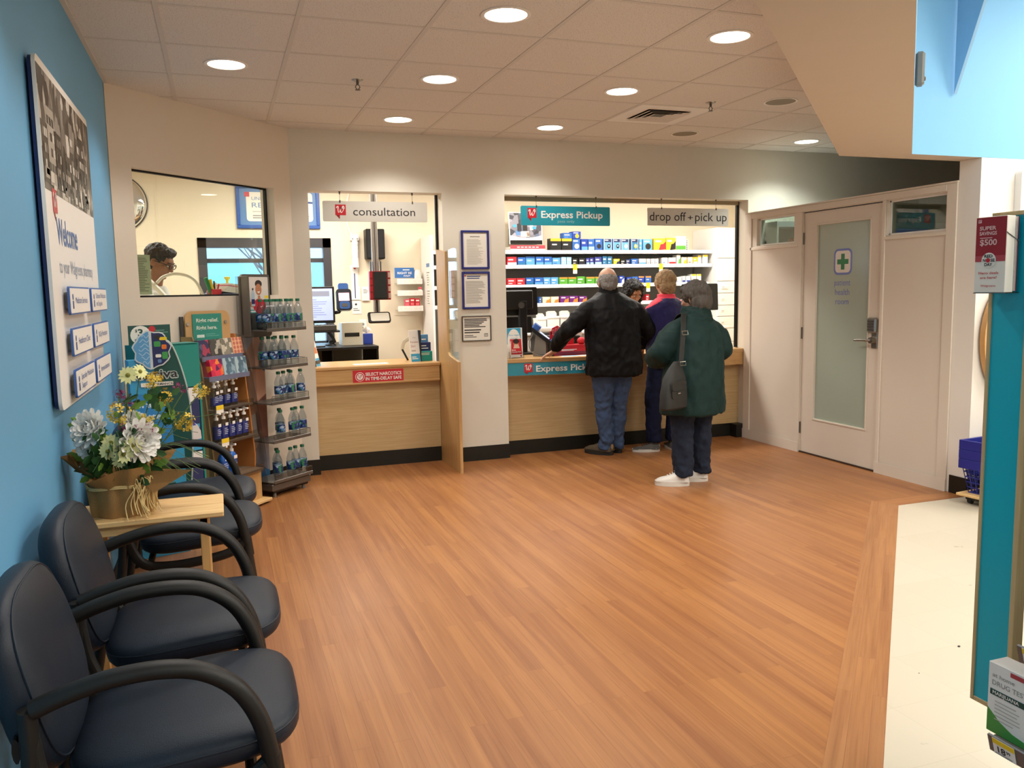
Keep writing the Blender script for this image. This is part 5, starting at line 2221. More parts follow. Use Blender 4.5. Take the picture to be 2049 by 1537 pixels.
for r_, z_ in ringsz:
    for i in range(N_):
        a = 2 * PI * i / N_
        fold = .006 * math.sin(9 * a) + .004 * math.sin(14 * a + 1)
        k_ = max(0, (z_ - .11) / .07)
        flare = (0.035 * math.sin(3 * a + .6) + .02 * math.sin(5 * a)) * k_
        up_ = (.03 * math.sin(2 * a + 2.2) + .025 * math.sin(3 * a)) * k_
        vs.append(((r_ + fold + flare) * math.cos(a), (r_ + fold + flare) * math.sin(a), z_ + up_))
for j in range(len(ringsz) - 1):
    for i in range(N_):
        fs.append((j * N_ + i, j * N_ + (i + 1) % N_, (j + 1) * N_ + (i + 1) % N_, (j + 1) * N_ + i))
fs.append(tuple(range(N_))[::-1])
fs.append(tuple(range((len(ringsz) - 1) * N_, len(ringsz) * N_)))
mm.add(vs, fs, burlap)
# loose triangular corners of the cloth
mm.add([(.06, -.10, .15), (.13, -.02, .16), (.255, -.05, .15), (.12, -.13, .09)], [(0, 1, 2), (0, 2, 3), (2, 1, 0), (3, 2, 0)], burlap)
mm.add([(-.08, -.11, .17), (-.14, -.03, .17), (-.19, -.08, .245), (-.14, .06, .23)], [(0, 1, 2), (2, 1, 0), (1, 3, 2), (2, 3, 1)], burlap)
mm.build('burlap_wrap', fp, sharp=60)
mm = MB()
for z_ in (.112, .118):
    mm.tube([((.124 + .003 * math.sin(5 * a)) * math.cos(a), (.124 + .003 * math.sin(5 * a)) * math.sin(a), z_ + .004 * math.sin(3 * a)) for a in [2 * PI * i / 40 for i in range(40)]], .0035, raffia, 6, closed=True)
for k in range(26):
    a = -1.0 + rnd.uniform(-.22, .3)
    b = a + rnd.uniform(-.25, .25)
    r1 = rnd.uniform(.135, .19)
    P_ = [(.125 * math.cos(a), .125 * math.sin(a), .115), (.15 * math.cos(a), .15 * math.sin(a), .12 + rnd.uniform(-.01, .03)),
          (.145 * math.cos(b), .145 * math.sin(b), .06), (r1 * math.cos(b), r1 * math.sin(b), rnd.uniform(.003, .03))]
    mm.tube(spline(P_, 4), .0018, raffia, 5)
mm.build('raffia_bow', fp)


def bloom_frame(p, d):
    d = Vector(d).normalized()
    return frame(p, d.orthogonal(), d.cross(d.orthogonal()))


def daisy(mb, p, d, r, m, n=13):
    F = bloom_frame(p, d)
    for i in range(n):
        a = 2 * PI * i / n + rnd.uniform(-.1, .1)
        c, s_ = math.cos(a), math.sin(a)
        w_ = r * .17
        q = [(c * r * .15 - s_ * w_ * .5, s_ * r * .15 + c * w_ * .5, .001), (c * r * .15 + s_ * w_ * .5, s_ * r * .15 - c * w_ * .5, .001),
             (c * r * .7 + s_ * w_, s_ * r * .7 - c * w_, .006), (c * r, s_ * r, rnd.uniform(-.004, .006)), (c * r * .7 - s_ * w_, s_ * r * .7 + c * w_, .006)]
        mb.add(q, [(0, 1, 2, 3, 4)], m, F)
    mb.ell((0, 0, .004), r * .24, r * .24, r * .14, eye_y, 10, F)


def mum(mb, p, d, r, m):
    F = bloom_frame(p, d)
    for L_ in range(5):
        n = 7 + L_ * 2
        for i in range(n):
            a = 2 * PI * (i + .5 * L_) / n + rnd.uniform(-.08, .08)
            tilt = 1.30 - L_ * .30 + rnd.uniform(-.08, .08)
            ln = r * (.45 + .11 * L_)
            w_ = r * .19
            M_ = F @ rotz(a) @ roty(-tilt)
            mb.add([(0, -w_ * .4, 0), (ln * .6, -w_, .002), (ln, -w_ * .5, ln * .12), (ln * 1.04, 0, ln * .14), (ln, w_ * .5, ln * .12), (ln * .6, w_, .002), (0, w_ * .4, 0), (ln * .6, 0, -w_ * .5)],
                   [(0, 1, 7), (1, 2, 3, 7), (7, 3, 4, 5), (0, 7, 5, 6)], m, M_)


def cluster(mb, p, r, m, n=22):
    for i in range(n):
        v = Vector((rnd.gauss(0, 1), rnd.gauss(0, 1), rnd.gauss(0, 1))).normalized() * r * rnd.uniform(.5, 1)
        c = Vector(p) + v
        F = bloom_frame(c, v)
        s_ = r * .24
        for k in range(4):
            mb.add([(0, 0, 0), (s_, -s_ * .5, s_ * .3), (s_ * 1.2, 0, s_ * .3), (s_, s_ * .5, s_ * .3)], [(0, 1, 2, 3)], m, F @ rotz(k * PI / 2))


def leaf(mb, p, d, ln, w, m):
    F = bloom_frame(p, d)
    F = frame(p, Vector(d), Vector((rnd.uniform(-.3, .3), rnd.uniform(-.3, .3), 1)))
    pts = [(0, 0, 0), (.25, -.35, .03), (.45, -.5, .02), (.5, -.3, .02), (.8, -.32, -.02), (1, 0, -.08), (.8, .32, -.02), (.5, .3, .02), (.45, .5, .02), (.25, .35, .03), (.5, 0, -.03)]
    mb.add([(x * ln, y * w, z * ln) for x, y, z in pts], [(0, 1, 10), (1, 2, 3, 10), (3, 4, 5, 10), (10, 5, 6, 7), (10, 7, 8, 9), (0, 10, 9)], m, F)


# direction to the camera side: -y (towards us) and +x
flowers = {
    'mum': [((-.085, -.06, .335), (-.5, -.8, .4), .085), ((.075, -.09, .285), (.6, -.75, .1), .095), ((-.10, -.04, .27), (-.7, -.6, -.1), .065), ((.055, .02, .345), (.3, -.6, .7), .05)],
    'daisy': [((-.015, -.10, .285), (-.1, -.95, .3), .036), ((-.025, -.12, .258), (-.2, -.95, .1), .034), ((.06, -.13, .275), (.2, -.95, .2), .036), ((.03, -.14, .245), (0, -.9, .3), .036),
              ((.012, -.13, .222), (-.1, -.9, -.1), .03), ((.045, .03, .520), (-.1, -.95, .35), .038), ((.085, .05, .530), (.6, -.6, .4), .034), ((.10, -.03, .345), (.3, -.8, .4), .024)],
    'gold': [((.015, -.09, .390), .044), ((.135, .04, .490), .042), ((.235, .02, .330), .044), ((.30, .06, .440), .036), ((.17, .05, .425), .036), ((.105, -.02, .35), .03)],
    'plum': [((.01, .02, .455), .022), ((.035, .02, .425), .022), ((.055, .01, .405), .018), ((.11, -.08, .322), .028), ((.07, -.10, .330), .018), ((.03, -.10, .340), .020), ((.215, .06, .47), .022), ((.24, .06, .45), .018)],
}
mm = MB()
base = Vector((0, 0, .12))
tops = [f_[0] for k_ in ('mum', 'daisy', 'gold', 'plum') for f_ in flowers[k_]]
for tp in tops:
    tp = Vector(tp)
    mid = (base + tp) / 2 + Vector((tp.x * .15, tp.y * .15, .03))
    mm.tube(spline([base + Vector((tp.x * .2, tp.y * .2, 0)), mid, tp], 5), .0022, stem_m, 5)
for k in range(26):
    a = rnd.uniform(-1.9, 1.0)
    ln = rnd.uniform(.16, .36)
    e = Vector((math.cos(a) * ln, math.sin(a) * ln * .6, .12 + rnd.uniform(.02, .34)))
    mm.tube(spline([base, (base + e) / 2 + Vector((0, 0, .06)), e - Vector((0, 0, rnd.uniform(0, .10)))], 6), .0010, stem_m, 4)
mm.build('stems', fp)
mm = MB()
for k in range(150):
    a = rnd.uniform(-3.14, 3.14)
    r_ = rnd.uniform(.03, .12)
    z_ = rnd.uniform(.15, .34)
    p = Vector((r_ * math.cos(a), r_ * math.sin(a), z_))
    leaf(mm, p, (math.cos(a), math.sin(a), rnd.uniform(-.5, .7)), rnd.uniform(.05, .085), rnd.uniform(.03, .05), leaf_m if rnd.random() < .72 else leaf_l)
for k in range(26):
    p = Vector((rnd.uniform(.0, .2), rnd.uniform(-.05, .05), rnd.uniform(.33, .45)))
    leaf(mm, p, (rnd.uniform(-.5, 1), rnd.uniform(-1, .3), rnd.uniform(-.2, .8)), rnd.uniform(.04, .07), rnd.uniform(.025, .04), leaf_l if rnd.random() < .6 else leaf_m)
mm.build('leaves', fp)
for p, d, r in flowers['mum']:
    mm = MB()
    mum(mm, p, d, r, petal_w)
    mm.build('white_bloom', fp)
for p, d, r in flowers['daisy']:
    mm = MB()
    daisy(mm, p, d, r, petal_y)
    mm.build('daisy', fp)
for p, r in flowers['gold']:
    mm = MB()
    cluster(mm, p, r, petal_g, 26)
    mm.build('yellow_cluster', fp)
for p, r in flowers['plum']:
    mm = MB()
    cluster(mm, p, r, petal_p, 18)
    mm.build('purple_sprig', fp)

# ================================================================ PHARMACY SHELVES BEHIND THE COUNTER
SX0, SX1, SY0, SY1 = 2.18, 5.62, 8.65, 9.09
ps = thing('pharmacy_shelving', 'long grey-backed wall shelving with white shelf edges behind the pickup counter', 'shelving', ((SX0 + SX1) / 2, 8.87, 0))
PI_ = T((-(SX0 + SX1) / 2, -8.87, 0))
shelf_grey = mat('shelf_grey', 'a5a4a0', .6, var=.04)
edge_white = mat('edge_white', 'eceaea', .35)
mm = MB(PI_)
mm.bx(SX0, SX1, SY1 - .02, SY1, .1, 1.89, shelf_grey)
mm.build('back_panel', ps)
mm = MB(PI_)
mm.bx(SX0 - .02, SX0, SY0 - .04, SY1, 0, 2.06, white)
mm.build('end_panel', ps)
levels = [1.898, 1.738, 1.520, 1.313]
for i, z in enumerate(levels):
    mm = MB(PI_)
    x1 = SX1 - (.0 if i < 2 else .04)
    y0 = SY0 if i < 2 else SY0 + .0
    mm.bx(SX0, x1, y0, SY1 - .02, z - .035, z, edge_white if i == 0 else shelf_grey)
    mm.bx(SX0, x1, y0, SY1 - .02, z - .001, z, edge_white)
    sh = mm.build('shelf', ps)
    mm = MB(PI_)
    mm.bx(SX0, x1, y0 - .012, y0, z - .038, z + .003, edge_white, .002)
    rr_ = random.Random(i)
    xx = SX0 + .9
    while xx < x1 - .1:
        mm.bx(xx, xx + .05, y0 - .0135, y0 - .012, z - .034, z - .001, paper if rr_.random() < .75 else mat('tag_pale', 'cfd6ea', .4))
        xx += rr_.uniform(.075, .14)
    mm.build('price_rail', sh)
for (x_, z_) in ((3.80, levels[1]), (4.90, levels[1]), (4.64, levels[2]), (4.73, levels[2])):
    mm = MB(PI_)
    mm.bx(x_, x_ + .05, SY0 - .016, SY0 - .014, z_ - .10, z_ + .005, yellow)
    mm.bx(x_, x_ + .05, SY0 - .0165, SY0 - .016, z_ - .10, z_ - .06, paper)
    mm.build('price_flag', ps)
# white perforated divider at the right end of the top shelf
mm = MB(PI_)
mm.bx(5.30, 5.39, 8.80, 8.815, levels[0], levels[0] + .135, white)
for k in range(6):
    mm.bx(5.365, 5.378, 8.798, 8.80, levels[0] + .015 + k * .02, levels[0] + .025 + k * .02, grey_dark)
mm.build('divider', ps)

PXK = {'red': 'c22a35', 'blue': '2f63b0', 'light blue': '5fa0d8', 'black': '1b1b1d', 'violet blue': '3a3f8c', 'teal blue': '2a6f9c', 'yellow': 'f0c830', 'white': 'e9e7e2',
       'green': '5aa63c', 'purple': '6f2a7a', 'orange': 'e58a3a', 'cream': 'f0dfc0', 'deep blue': '1f3fa0', 'navy': '1c2a55', 'pale blue': '9fc4de'}
for k_, v_ in PXK.items():
    mat('pk_' + k_.replace(' ', '_'), v_, .4, var=.03)


def pkg(x0, x1, z0, h, c, acc, deco, lab, grp, depth=.09, y=SY0 + .02, rz=0):
    q = MB()
    w = x1 - x0
    cm = 'pk_' + c.replace(' ', '_')
    q.bx(-w / 2, w / 2, 0, depth, 0, h, cm, .0015)
    F = frame((-w / 2, -.0003, 0), (1, 0, 0), (0, 0, 1))
    am = 'pk_' + acc.replace(' ', '_')
    if deco == 'band':
        q.rect(0.002, w - .002, h * .06, h * .34, am, F)
        q.rect(w * .1, w * .62, h * .58, h * .74, 'pk_white', F)
    elif deco == 'top':
        q.rect(.002, w - .002, h * .78, h * .99, am, F)
        q.rect(w * .15, w * .6, h * .45, h * .55, 'pk_white', F)
    elif deco == 'circle':
        q.prism(circ(w * .55, h * .36, min(w, h) * .30, 14), 0, .0008, am, F)
        q.rect(w * .12, w * .7, h * .74, h * .86, 'pk_white', F)
    elif deco == 'meter':
        q.rect(.0, w, 0, h, 'pk_white', F, .0004)
        q.rect(w * .06, w * .94, h * .02, h * .74, cm, F, .0009)
        q.rect(w * .06, w * .94, h * .70, h * .97, 'pk_navy', F, .0012)
        q.rect(w * .12, w * .55, h * .82, h * .90, 'pk_white', F, .0016)
        q.prism(circ(w * .62, h * .36, w * .22, 10, h * .19), .0009, .0016, am, F)
        q.rect(w * .52, w * .72, h * .33, h * .45, 'pk_pale_blue', F, .0022)
    elif deco == 'wave':
        q.prism([(w * .4, 0), (w, h * .1), (w, h * .75), (w * .8, h * .55), (w * .55, h * .5)], 0, .0008, am, F)
        q.rect(w * .1, w * .6, h * .68, h * .84, 'pk_white', F)
    else:
        q.rect(w * .12, w * .72, h * .55, h * .72, 'pk_white', F)
        q.rect(w * .12, w * .55, h * .2, h * .3, am, F)
    o = q.build('product_box', loc=((x0 + x1) / 2, y, z0), rz=rz)
    return tag(o, lab, 'box', grp)


def row(items, z, tier, sc=1.0, seed=0):
    """items: px0, px1, height px, colour, accent, pattern; placed along the shelf in metres"""
    tot = {}
    for k, it in enumerate(items):
        x0, x1, h, c, a, d = it
        lab = '%s medicine box on the %s pharmacy shelf, %s from the left' % (c, tier, ORD[k])
        pkg(x0, x1, z + .0005, h, c, a, d, lab, 'boxes on the %s pharmacy shelf' % tier, depth=.10, y=SY0 + .015 + (k % 3) * .006)


TOP = [(3.541, 3.671, 0.134, 'black', 'yellow', 'top'),
       (3.681, 3.805, 0.134, 'black', 'yellow', 'top'),
       (3.815, 3.91, 0.134, 'blue', 'cream', 'circle'),
       (3.92, 3.997, 0.129, 'deep blue', 'light blue', 'band'),
       (4.008, 4.085, 0.129, 'blue', 'pale blue', 'band'),
       (4.095, 4.186, 0.134, 'blue', 'black', 'circle'),
       (4.202, 4.3, 0.134, 'light blue', 'black', 'meter'),
       (4.323, 4.415, 0.134, 'light blue', 'black', 'meter'),
       (4.432, 4.524, 0.134, 'light blue', 'white', 'meter'),
       (4.554, 4.641, 0.134, 'teal blue', 'yellow', 'meter'),
       (4.658, 4.694, 0.129, 'light blue', 'white', 'plain'),
       (4.711, 4.832, 0.129, 'light blue', 'black', 'circle'),
       (4.849, 5.004, 0.139, 'yellow', 'red', 'wave'),
       (5.015, 5.139, 0.145, 'yellow', 'black', 'wave'),
       (5.149, 5.281, 0.166, 'white', 'green', 'band')]
S2 = [(3.028, 3.136, 0.091, 'red', 'white', 'band'),
       (3.151, 3.242, 0.086, 'blue', 'teal blue', 'band'),
       (3.252, 3.355, 0.096, 'light blue', 'blue', 'top'),
       (3.365, 3.457, 0.091, 'blue', 'light blue', 'band'),
       (3.467, 3.559, 0.091, 'blue', 'light blue', 'band'),
       (3.569, 3.662, 0.08, 'light blue', 'blue', 'plain'),
       (3.673, 3.73, 0.086, 'pale blue', 'white', 'plain'),
       (3.74, 3.797, 0.086, 'pale blue', 'white', 'plain'),
       (3.814, 3.878, 0.075, 'black', 'white', 'plain'),
       (3.888, 3.965, 0.075, 'black', 'navy', 'plain'),
       (3.981, 4.021, 0.075, 'violet blue', 'pale blue', 'band'),
       (4.031, 4.077, 0.08, 'violet blue', 'pale blue', 'band'),
       (4.088, 4.172, 0.086, 'violet blue', 'pale blue', 'band'),
       (4.188, 4.242, 0.096, 'teal blue', 'pale blue', 'plain'),
       (4.252, 4.312, 0.096, 'teal blue', 'pale blue', 'plain'),
       (4.328, 4.401, 0.064, 'yellow', 'navy', 'wave'),
       (4.418, 4.479, 0.054, 'black', 'white', 'plain'),
       (4.489, 4.543, 0.059, 'navy', 'white', 'plain'),
       (4.554, 4.635, 0.064, 'blue', 'white', 'plain'),
       (4.658, 4.746, 0.064, 'white', 'light blue', 'band'),
       (4.763, 4.805, 0.064, 'white', 'navy', 'plain'),
       (4.816, 4.858, 0.064, 'white', 'navy', 'plain'),
       (4.869, 4.911, 0.064, 'white', 'navy', 'plain'),
       (4.962, 5.038, 0.075, 'white', 'blue', 'plain'),
       (5.049, 5.139, 0.075, 'white', 'red', 'band'),
       (5.157, 5.207, 0.107, 'white', 'green', 'wave'),
       (5.225, 5.296, 0.08, 'cream', 'yellow', 'wave'),
       (5.307, 5.371, 0.08, 'cream', 'red', 'plain'),
       (5.382, 5.44, 0.08, 'yellow', 'white', 'band'),
       (5.451, 5.495, 0.102, 'white', 'yellow', 'top'),
       (5.513, 5.579, 0.107, 'white', 'yellow', 'top')]
S3 = [(3.024, 3.126, 0.075, 'red', 'white', 'plain'),
       (3.136, 3.232, 0.075, 'red', 'white', 'plain'),
       (3.248, 3.339, 0.08, 'blue', 'teal blue', 'band'),
       (3.349, 3.447, 0.08, 'blue', 'light blue', 'band'),
       (3.457, 3.538, 0.08, 'light blue', 'white', 'plain'),
       (3.548, 3.635, 0.08, 'light blue', 'white', 'plain'),
       (3.645, 3.746, 0.08, 'green', 'orange', 'top'),
       (3.756, 3.857, 0.08, 'green', 'orange', 'top'),
       (3.867, 3.963, 0.086, 'green', 'white', 'plain'),
       (3.979, 4.082, 0.08, 'green', 'orange', 'top'),
       (4.092, 4.183, 0.08, 'green', 'orange', 'top'),
       (4.404, 4.465, 0.086, 'deep blue', 'white', 'wave'),
       (4.495, 4.556, 0.07, 'deep blue', 'light blue', 'band'),
       (4.566, 4.641, 0.075, 'blue', 'white', 'band'),
       (4.651, 4.726, 0.08, 'deep blue', 'orange', 'top'),
       (4.737, 4.812, 0.08, 'blue', 'orange', 'top'),
       (5.117, 5.222, 0.064, 'white', 'blue', 'plain'),
       (5.24, 5.277, 0.075, 'white', 'deep blue', 'band'),
       (5.288, 5.338, 0.075, 'white', 'deep blue', 'band'),
       (5.363, 5.421, 0.096, 'white', 'yellow', 'top'),
       (5.439, 5.497, 0.096, 'white', 'yellow', 'top')]
S4 = [(3.4, 3.42, 0.07, 'blue', 'white', 'plain'),
       (3.442, 3.529, 0.07, 'cream', 'orange', 'wave'),
       (3.545, 3.639, 0.07, 'cream', 'orange', 'wave'),
       (3.655, 3.756, 0.075, 'purple', 'orange', 'wave'),
       (3.766, 3.873, 0.075, 'purple', 'orange', 'wave'),
       (3.89, 3.986, 0.07, 'purple', 'orange', 'wave'),
       (4.743, 4.786, 0.075, 'red', 'white', 'plain')]

row(TOP, levels[0], 'top')
row(S2, levels[1], 'second')
row(S3, levels[2], 'third')
row(S4, levels[3], 'lowest')
# stacked cartons on the top shelf
pkg(3.812, 3.915, levels[0] + .1345, .078, 'deep blue', 'yellow', 'circle', 'blue carton stacked on the white-circle box on the top pharmacy shelf', 'stacked blue cartons', .10, SY0 + .02)
pkg(3.700, 3.806, levels[0] + .1345, .062, 'blue', 'light blue', 'plain', 'flat blue carton stacked on the second black box of the top pharmacy shelf', 'stacked blue cartons', .10, SY0 + .02)

# store-photo calendar box and the red and white tray under it
t = thing('photo_stand', 'stand-up card with a photo of a busy counter, behind the express pickup sign', 'display card', (3.30, 8.80, 1.975))
mm = MB()
F = frame((-.195, 0, 0), (1, 0, 0), (0, .10, 1))
mm.bx(0, .40, 0, .36, -.006, 0, paper, 0, F)
scene_m = voro_mat('counter_photo', ['77757f', '4b4a54', '9a98a2', '33333b', '88868f', '5d6b85'], 17, .4, 'EUCLIDEAN', (1, 1, 1), 5.5)
mm.bx(.012, .388, .055, .35, 0, .001, scene_m, 0, F)
mm.prism([(.012, .10)] + [(.012 + .376 * u, .10 - .03 * math.sin(PI * u)) for u in (.2, .4, .6, .8)] + [(.388, .10), (.388, .055), (.012, .055)], .001, .0016, paper, F)
for (x_, y_, w_, h_, c_) in ((.10, .14, .05, .09, ink), (.165, .15, .055, .10, 'bw_0'), (.25, .16, .04, .12, white), (.05, .19, .04, .03, sky_card), (.28, .17, .045, .03, sky_card), (.14, .085, .10, .06, 'pk_cream'), (.08, .10, .055, .05, blue_mid), (.21, .09, .03, .045, red_dark)):
    mm.rect(x_, x_ + w_, y_, y_ + h_, c_, F, .0022)
mm.rect(.008, .392, .0, .045, black_gloss, F, .0022)
mm.build('print', t)
mm = MB()
mm.bx(-.16, .16, .05, .15, 0, .18, grey_plastic, .004)
mm.build('foot_block', t)
mm = MB()
mm.bx(-.20, .20, -.06, .16, 0, .045, white, .003)
mm.bx(-.205, .205, -.075, -.06, .022, .06, mat('tray_red', 'd8434f', .4), .002)
mm.bx(-.205, .205, -.072, -.06, -.0, .022, white)
for k in range(6):
    mm.rect(-.13 + k * .045, -.10 + k * .045, .034, .044, white, frame((0, -.0755, 0), (1, 0, 0), (0, 0, 1)))
tag(mm.build('leaflet_tray', loc=(3.285, 8.77, levels[0] + .0005)), 'white tray with a red lip under the counter photo on the top shelf', 'tray')

# tall white cabinet with small labelled drawers at the right
ck = thing('drawer_cabinet', 'tall white cabinet with labelled drawers at the right edge of the pickup window', 'cabinet', (5.93, 8.82, 0))
mm = MB(T((-5.93, -8.82, 0)))
mm.bx(5.632, 6.21, 8.565, 9.09, 0, 2.16, white)
mm.build('body', ck)
zs = [2.155, 1.800, 1.528, 1.384, 1.240, 1.106, .963, .80, .62]
for k in range(len(zs) - 1):
    mm = MB(T((-5.93, -8.82, 0)))
    mm.bx(5.640, 6.205, 8.545, 8.565, zs[k + 1] + .004, zs[k] - .004, white_gloss, .002)
    d_ = mm.build('drawer_front', ck)
    if 1 < k < 7:
        mm = MB(T((-5.93, -8.82, 0)))
        zc = (zs[k] + zs[k + 1]) / 2
        if k == 2:
            mm.bx(5.69, 5.78, 8.535, 8.545, zc - .02, zc + .02, white, .002)
        else:
            mm.bx(5.69, 5.735, 8.541, 8.545, zc - .015, zc + .015, paper)
        mm.bx(5.698, 5.73, 8.534 if k == 2 else 8.540, 8.535 if k == 2 else 8.541, zc - .004, zc + .004, ink_light)
        mm.build('label_holder', d_)

# taped papers on the end panel beside the consultation window
for k, (z0, z1, l) in enumerate(((1.73, 1.77, 'small blue sticker on the white shelving end panel'), (1.50, 1.68, 'upper white note taped to the white shelving end panel'), (1.30, 1.48, 'lower white note taped to the white shelving end panel'))):
    mm = MB(frame((SX0 - .0205, 8.86, 0), (0, -1, 0), (0, 0, 1)))
    mm.bx(0, .14, z0, z1, -.0004, .0006, paper if k else blue_mid)
    if k:
        text_lines(mm, I4, .015, .12, z0 + .03, z1 - .02, 5, ink_grey, .0012, .3, k)
        mm.rect(.01, .13, z1 - .012, z1 - .006, ink, I4, .0012)
    tag(mm.build('paper_note'), l, 'note')

# ---- back counter under the shelves with white bins and a dark printer
bk = thing('back_counter', 'white back counter below the pharmacy shelves', 'counter', (3.9, 8.45, 0))
mm = MB()
mm.bx(-1.6, 1.7, -.18, .18, 0, .98, white)
mm.build('cabinet', bk)
mm = MB()
mm.bx(-1.62, 1.71, -.20, .18, .98, 1.005, white_gloss, .003)
mm.build('top', bk)
for k, (x_, w_, z0, h_, l) in enumerate(((3.28, .09, 1.006, .19, 'white paper bin at the left of the row under the lowest shelf'), (3.41, .135, 1.006, .21, 'white paper bin in the middle of the row under the lowest shelf'),
                                         (3.565, .13, 1.006, .21, 'white paper bin at the right of the row, beside the black jacket'))):
    t = thing('paper_bin', l, 'bin', (x_, 8.36, z0), 0, 'white bins under the shelves')
    mm = MB()
    mm.prism([(-w_ / 2, 0), (w_ / 2, 0), (w_ / 2 + .004, h_ * .72), (-w_ / 2 - .004, h_ * .72)], -.07, .07, white, frame((0, 0, 0), (1, 0, 0), (0, 0, 1)))
    mm.bx(-w_ / 2 - .008, w_ / 2 + .008, -.075, .075, h_ * .72, h_ * .80, white, .002)
    mm.build('bin_body', t)
    mm = MB()
    for j in range(5):
        mm.bx(-w_ * .32, w_ * .34, -.05 + j * .02, -.046 + j * .02, h_ * .5, h_ * (1.0 + .04 * (j % 3)), paper)
    mm.build('papers', t)
mm = MB()
mm.bx(-.17, .17, -.10, .10, 0, .05, white, .004)
mm.bx(-.15, .15, -.102, -.10, .012, .036, paper)
tag(mm.build('paper_tray', loc=(3.30, 8.10, 1.02)), 'flat white paper tray in front of the white bins', 'tray')
t = thing('receipt_printer', 'dark printer block under the flat white paper tray', 'printer', (3.30, 8.10, 0))
mm = MB()
mm.bx(-.18, .18, -.12, .13, .0, 1.018, black_plastic, .006)
mm.build('case', t)
mm = MB()
mm.bx(-.12, .12, -.124, -.12, .90, .94, grey_dark, .002)
mm.build('paper_slot', t)

# ---- screens and small things on the pickup counter
t = thing('till_screen', 'large black till screen seen from behind at the left of the pickup counter', 'computer screen', (2.64, 7.28, CT), .08)
mm = MB()
mm.prism(rrect(-.32, .205, .365, .625, .012), -.02, .02, black_plastic, frame((0, 0, 0), (1, 0, 0), (0, .06, 1)))
mm.bx(-.30, .13, -.065, -.03, .42, .60, black_plastic, .012)
mm.build('housing', t)
mm = MB()
mm.bx(-.02, .06, -.075, -.035, .0, .50, black_plastic, .006)
mm.bx(-.12, .12, -.10, .10, 0, .02, black_plastic, .006)
mm.cyl((.0, -.08, .46), (.0, -.05, .46), .03, .03, grey_dark, 12)
mm.build('stand', t)
t = thing('till_screen', 'lower wide black screen behind the till screen stand', 'computer screen', (2.66, 7.45, CT), .05)
mm = MB()
mm.prism(rrect(-.30, .195, .19, .345, .01), -.02, .015, black_plastic, frame((0, 0, 0), (1, 0, 0), (0, .15, 1)))
mm.build('housing', t)
mm = MB()
mm.bx(-.05, .05, -.02, .03, 0, .22, black_plastic, .004)
mm.build('stand', t)
mm = MB()
mm.bx(-.14, .16, -.14, .14, 0, .165, black_plastic, .006)
mm.bx(-.08, .1, -.143, -.14, .10, .13, grey_dark, .002)
tag(mm.build('cash_drawer', loc=(3.05, 7.28, CT)), 'black cash drawer unit behind the card terminal', 'cash drawer')
t = thing('leaflet_holder', 'white leaflet box with a blue arch reading enjoy bigger rewards on the pickup counter', 'leaflet holder', (2.475, 6.93, CT + .0005), .06)
F = frame((-.085, -.0, 0), (1, 0, 0), (0, .05, 1))
mm = MB()
mm.bx(0, .165, 0, .265, -.03, 0, white, .001, F)
mm.rect(.015, .15, .12, .264, sky_card, F)
mm.prism([(.02, .02), (.145, .02), (.145, .15)] + [(.0825 + .0625 * math.cos(a), .15 + .105 * math.sin(a)) for a in [PI * i / 14 for i in range(1, 14)]] + [(.02, .15)], .0006, .0012, white, F)
mm.text('Enjoy bigger', sky_card, F, .035, .195, .014, .10, z=.0018)
mm.text('rewards!', sky_card, F, .048, .168, .014, .07, z=.0018)
mm.prism(circ(.008, .21, .012, 12), 0, .0012, orange, F)
mm.build('box', t)
t = thing('leaflet_holder', 'red leaflet of a person eating, in the small white holder at the counter edge', 'leaflet holder', (2.462, 6.835, CT + .0005), .05)
F = frame((-.06, 0, 0), (1, 0, 0), (0, .16, 1))
mm = MB()
mm.bx(-.012, .125, 0, .06, -.01, .012, acrylic, 0, F)
mm.prism([(-.012, 0), (.06, 0), (-.012, .16)], -.002, 0, white, frame((-.06, 0, 0), (0, 1, 0), (0, 0, 1)))
mm.build('holder', t)
mm = MB()
mm.bx(0, .115, .01, .175, -.002, .001, white, 0, F)
mm.rect(.004, .111, .035, .172, red, F, .0016)
mm.prism(circ(.060, .130, .026, 16, .032), .0016, .002, 'ad_skin', F)
mm.prism(circ(.062, .152, .030, 16, .022), .002, .0024, 'ad_hair', F)
mm.prism([(.030, .09), (.092, .09), (.080, .125), (.044, .125)], .0018, .0022, mat('ad_cream', 'd9b7a0', .5), F)
mm.text('Be an', white, F, .018, .070, .011, .034, bold=.03, z=.0022)
mm.text('Everyday Hero', white, F, .018, .053, .011, .085, bold=.03, z=.0022)
mm.prism(circ(.10, .022, .008, 10), .001, .0018, red_dark, F)
mm.build('leaflet', t)
t = thing('card_terminal', 'black and blue card terminal tilted on its stand at the pickup counter', 'card terminal', (2.78, 6.98, CT), -.5)
mm = MB()
mm.prism([(-.11, .23), (-.10, .26), (.10, .11), (.09, .075)], -.055, .055, black_plastic, frame((0, 0, 0), (1, 0, 0), (0, 0, 1)))
mm.build('body', t)
mm = MB()
SF = frame((-.0, 0, .186), (.8, 0, -.6), (0, 1, 0))
mm.rect(-.05, .055, -.038, .038, emit_mat('pad_screen', 'b9c6ea', .55), SF, .004, .003)
mm.build('screen', t)
mm = MB()
mm.prism(rrect(-.135, -.065, -.045, .045, .02), .0, .045, mat('pad_blue', '3a63b4', .3), SF)
mm.build('blue_guard', t)
mm = MB()
mm.prism(rrect(.075, .12, -.042, .042, .015), .0, .03, 'pad_blue', SF)
mm.build('blue_guard', t)
mm = MB()
mm.bx(-.05, .09, -.05, .05, 0, .012, black_plastic, .004)
mm.bx(.03, .06, -.02, .02, .01, .13, black_plastic, .004)
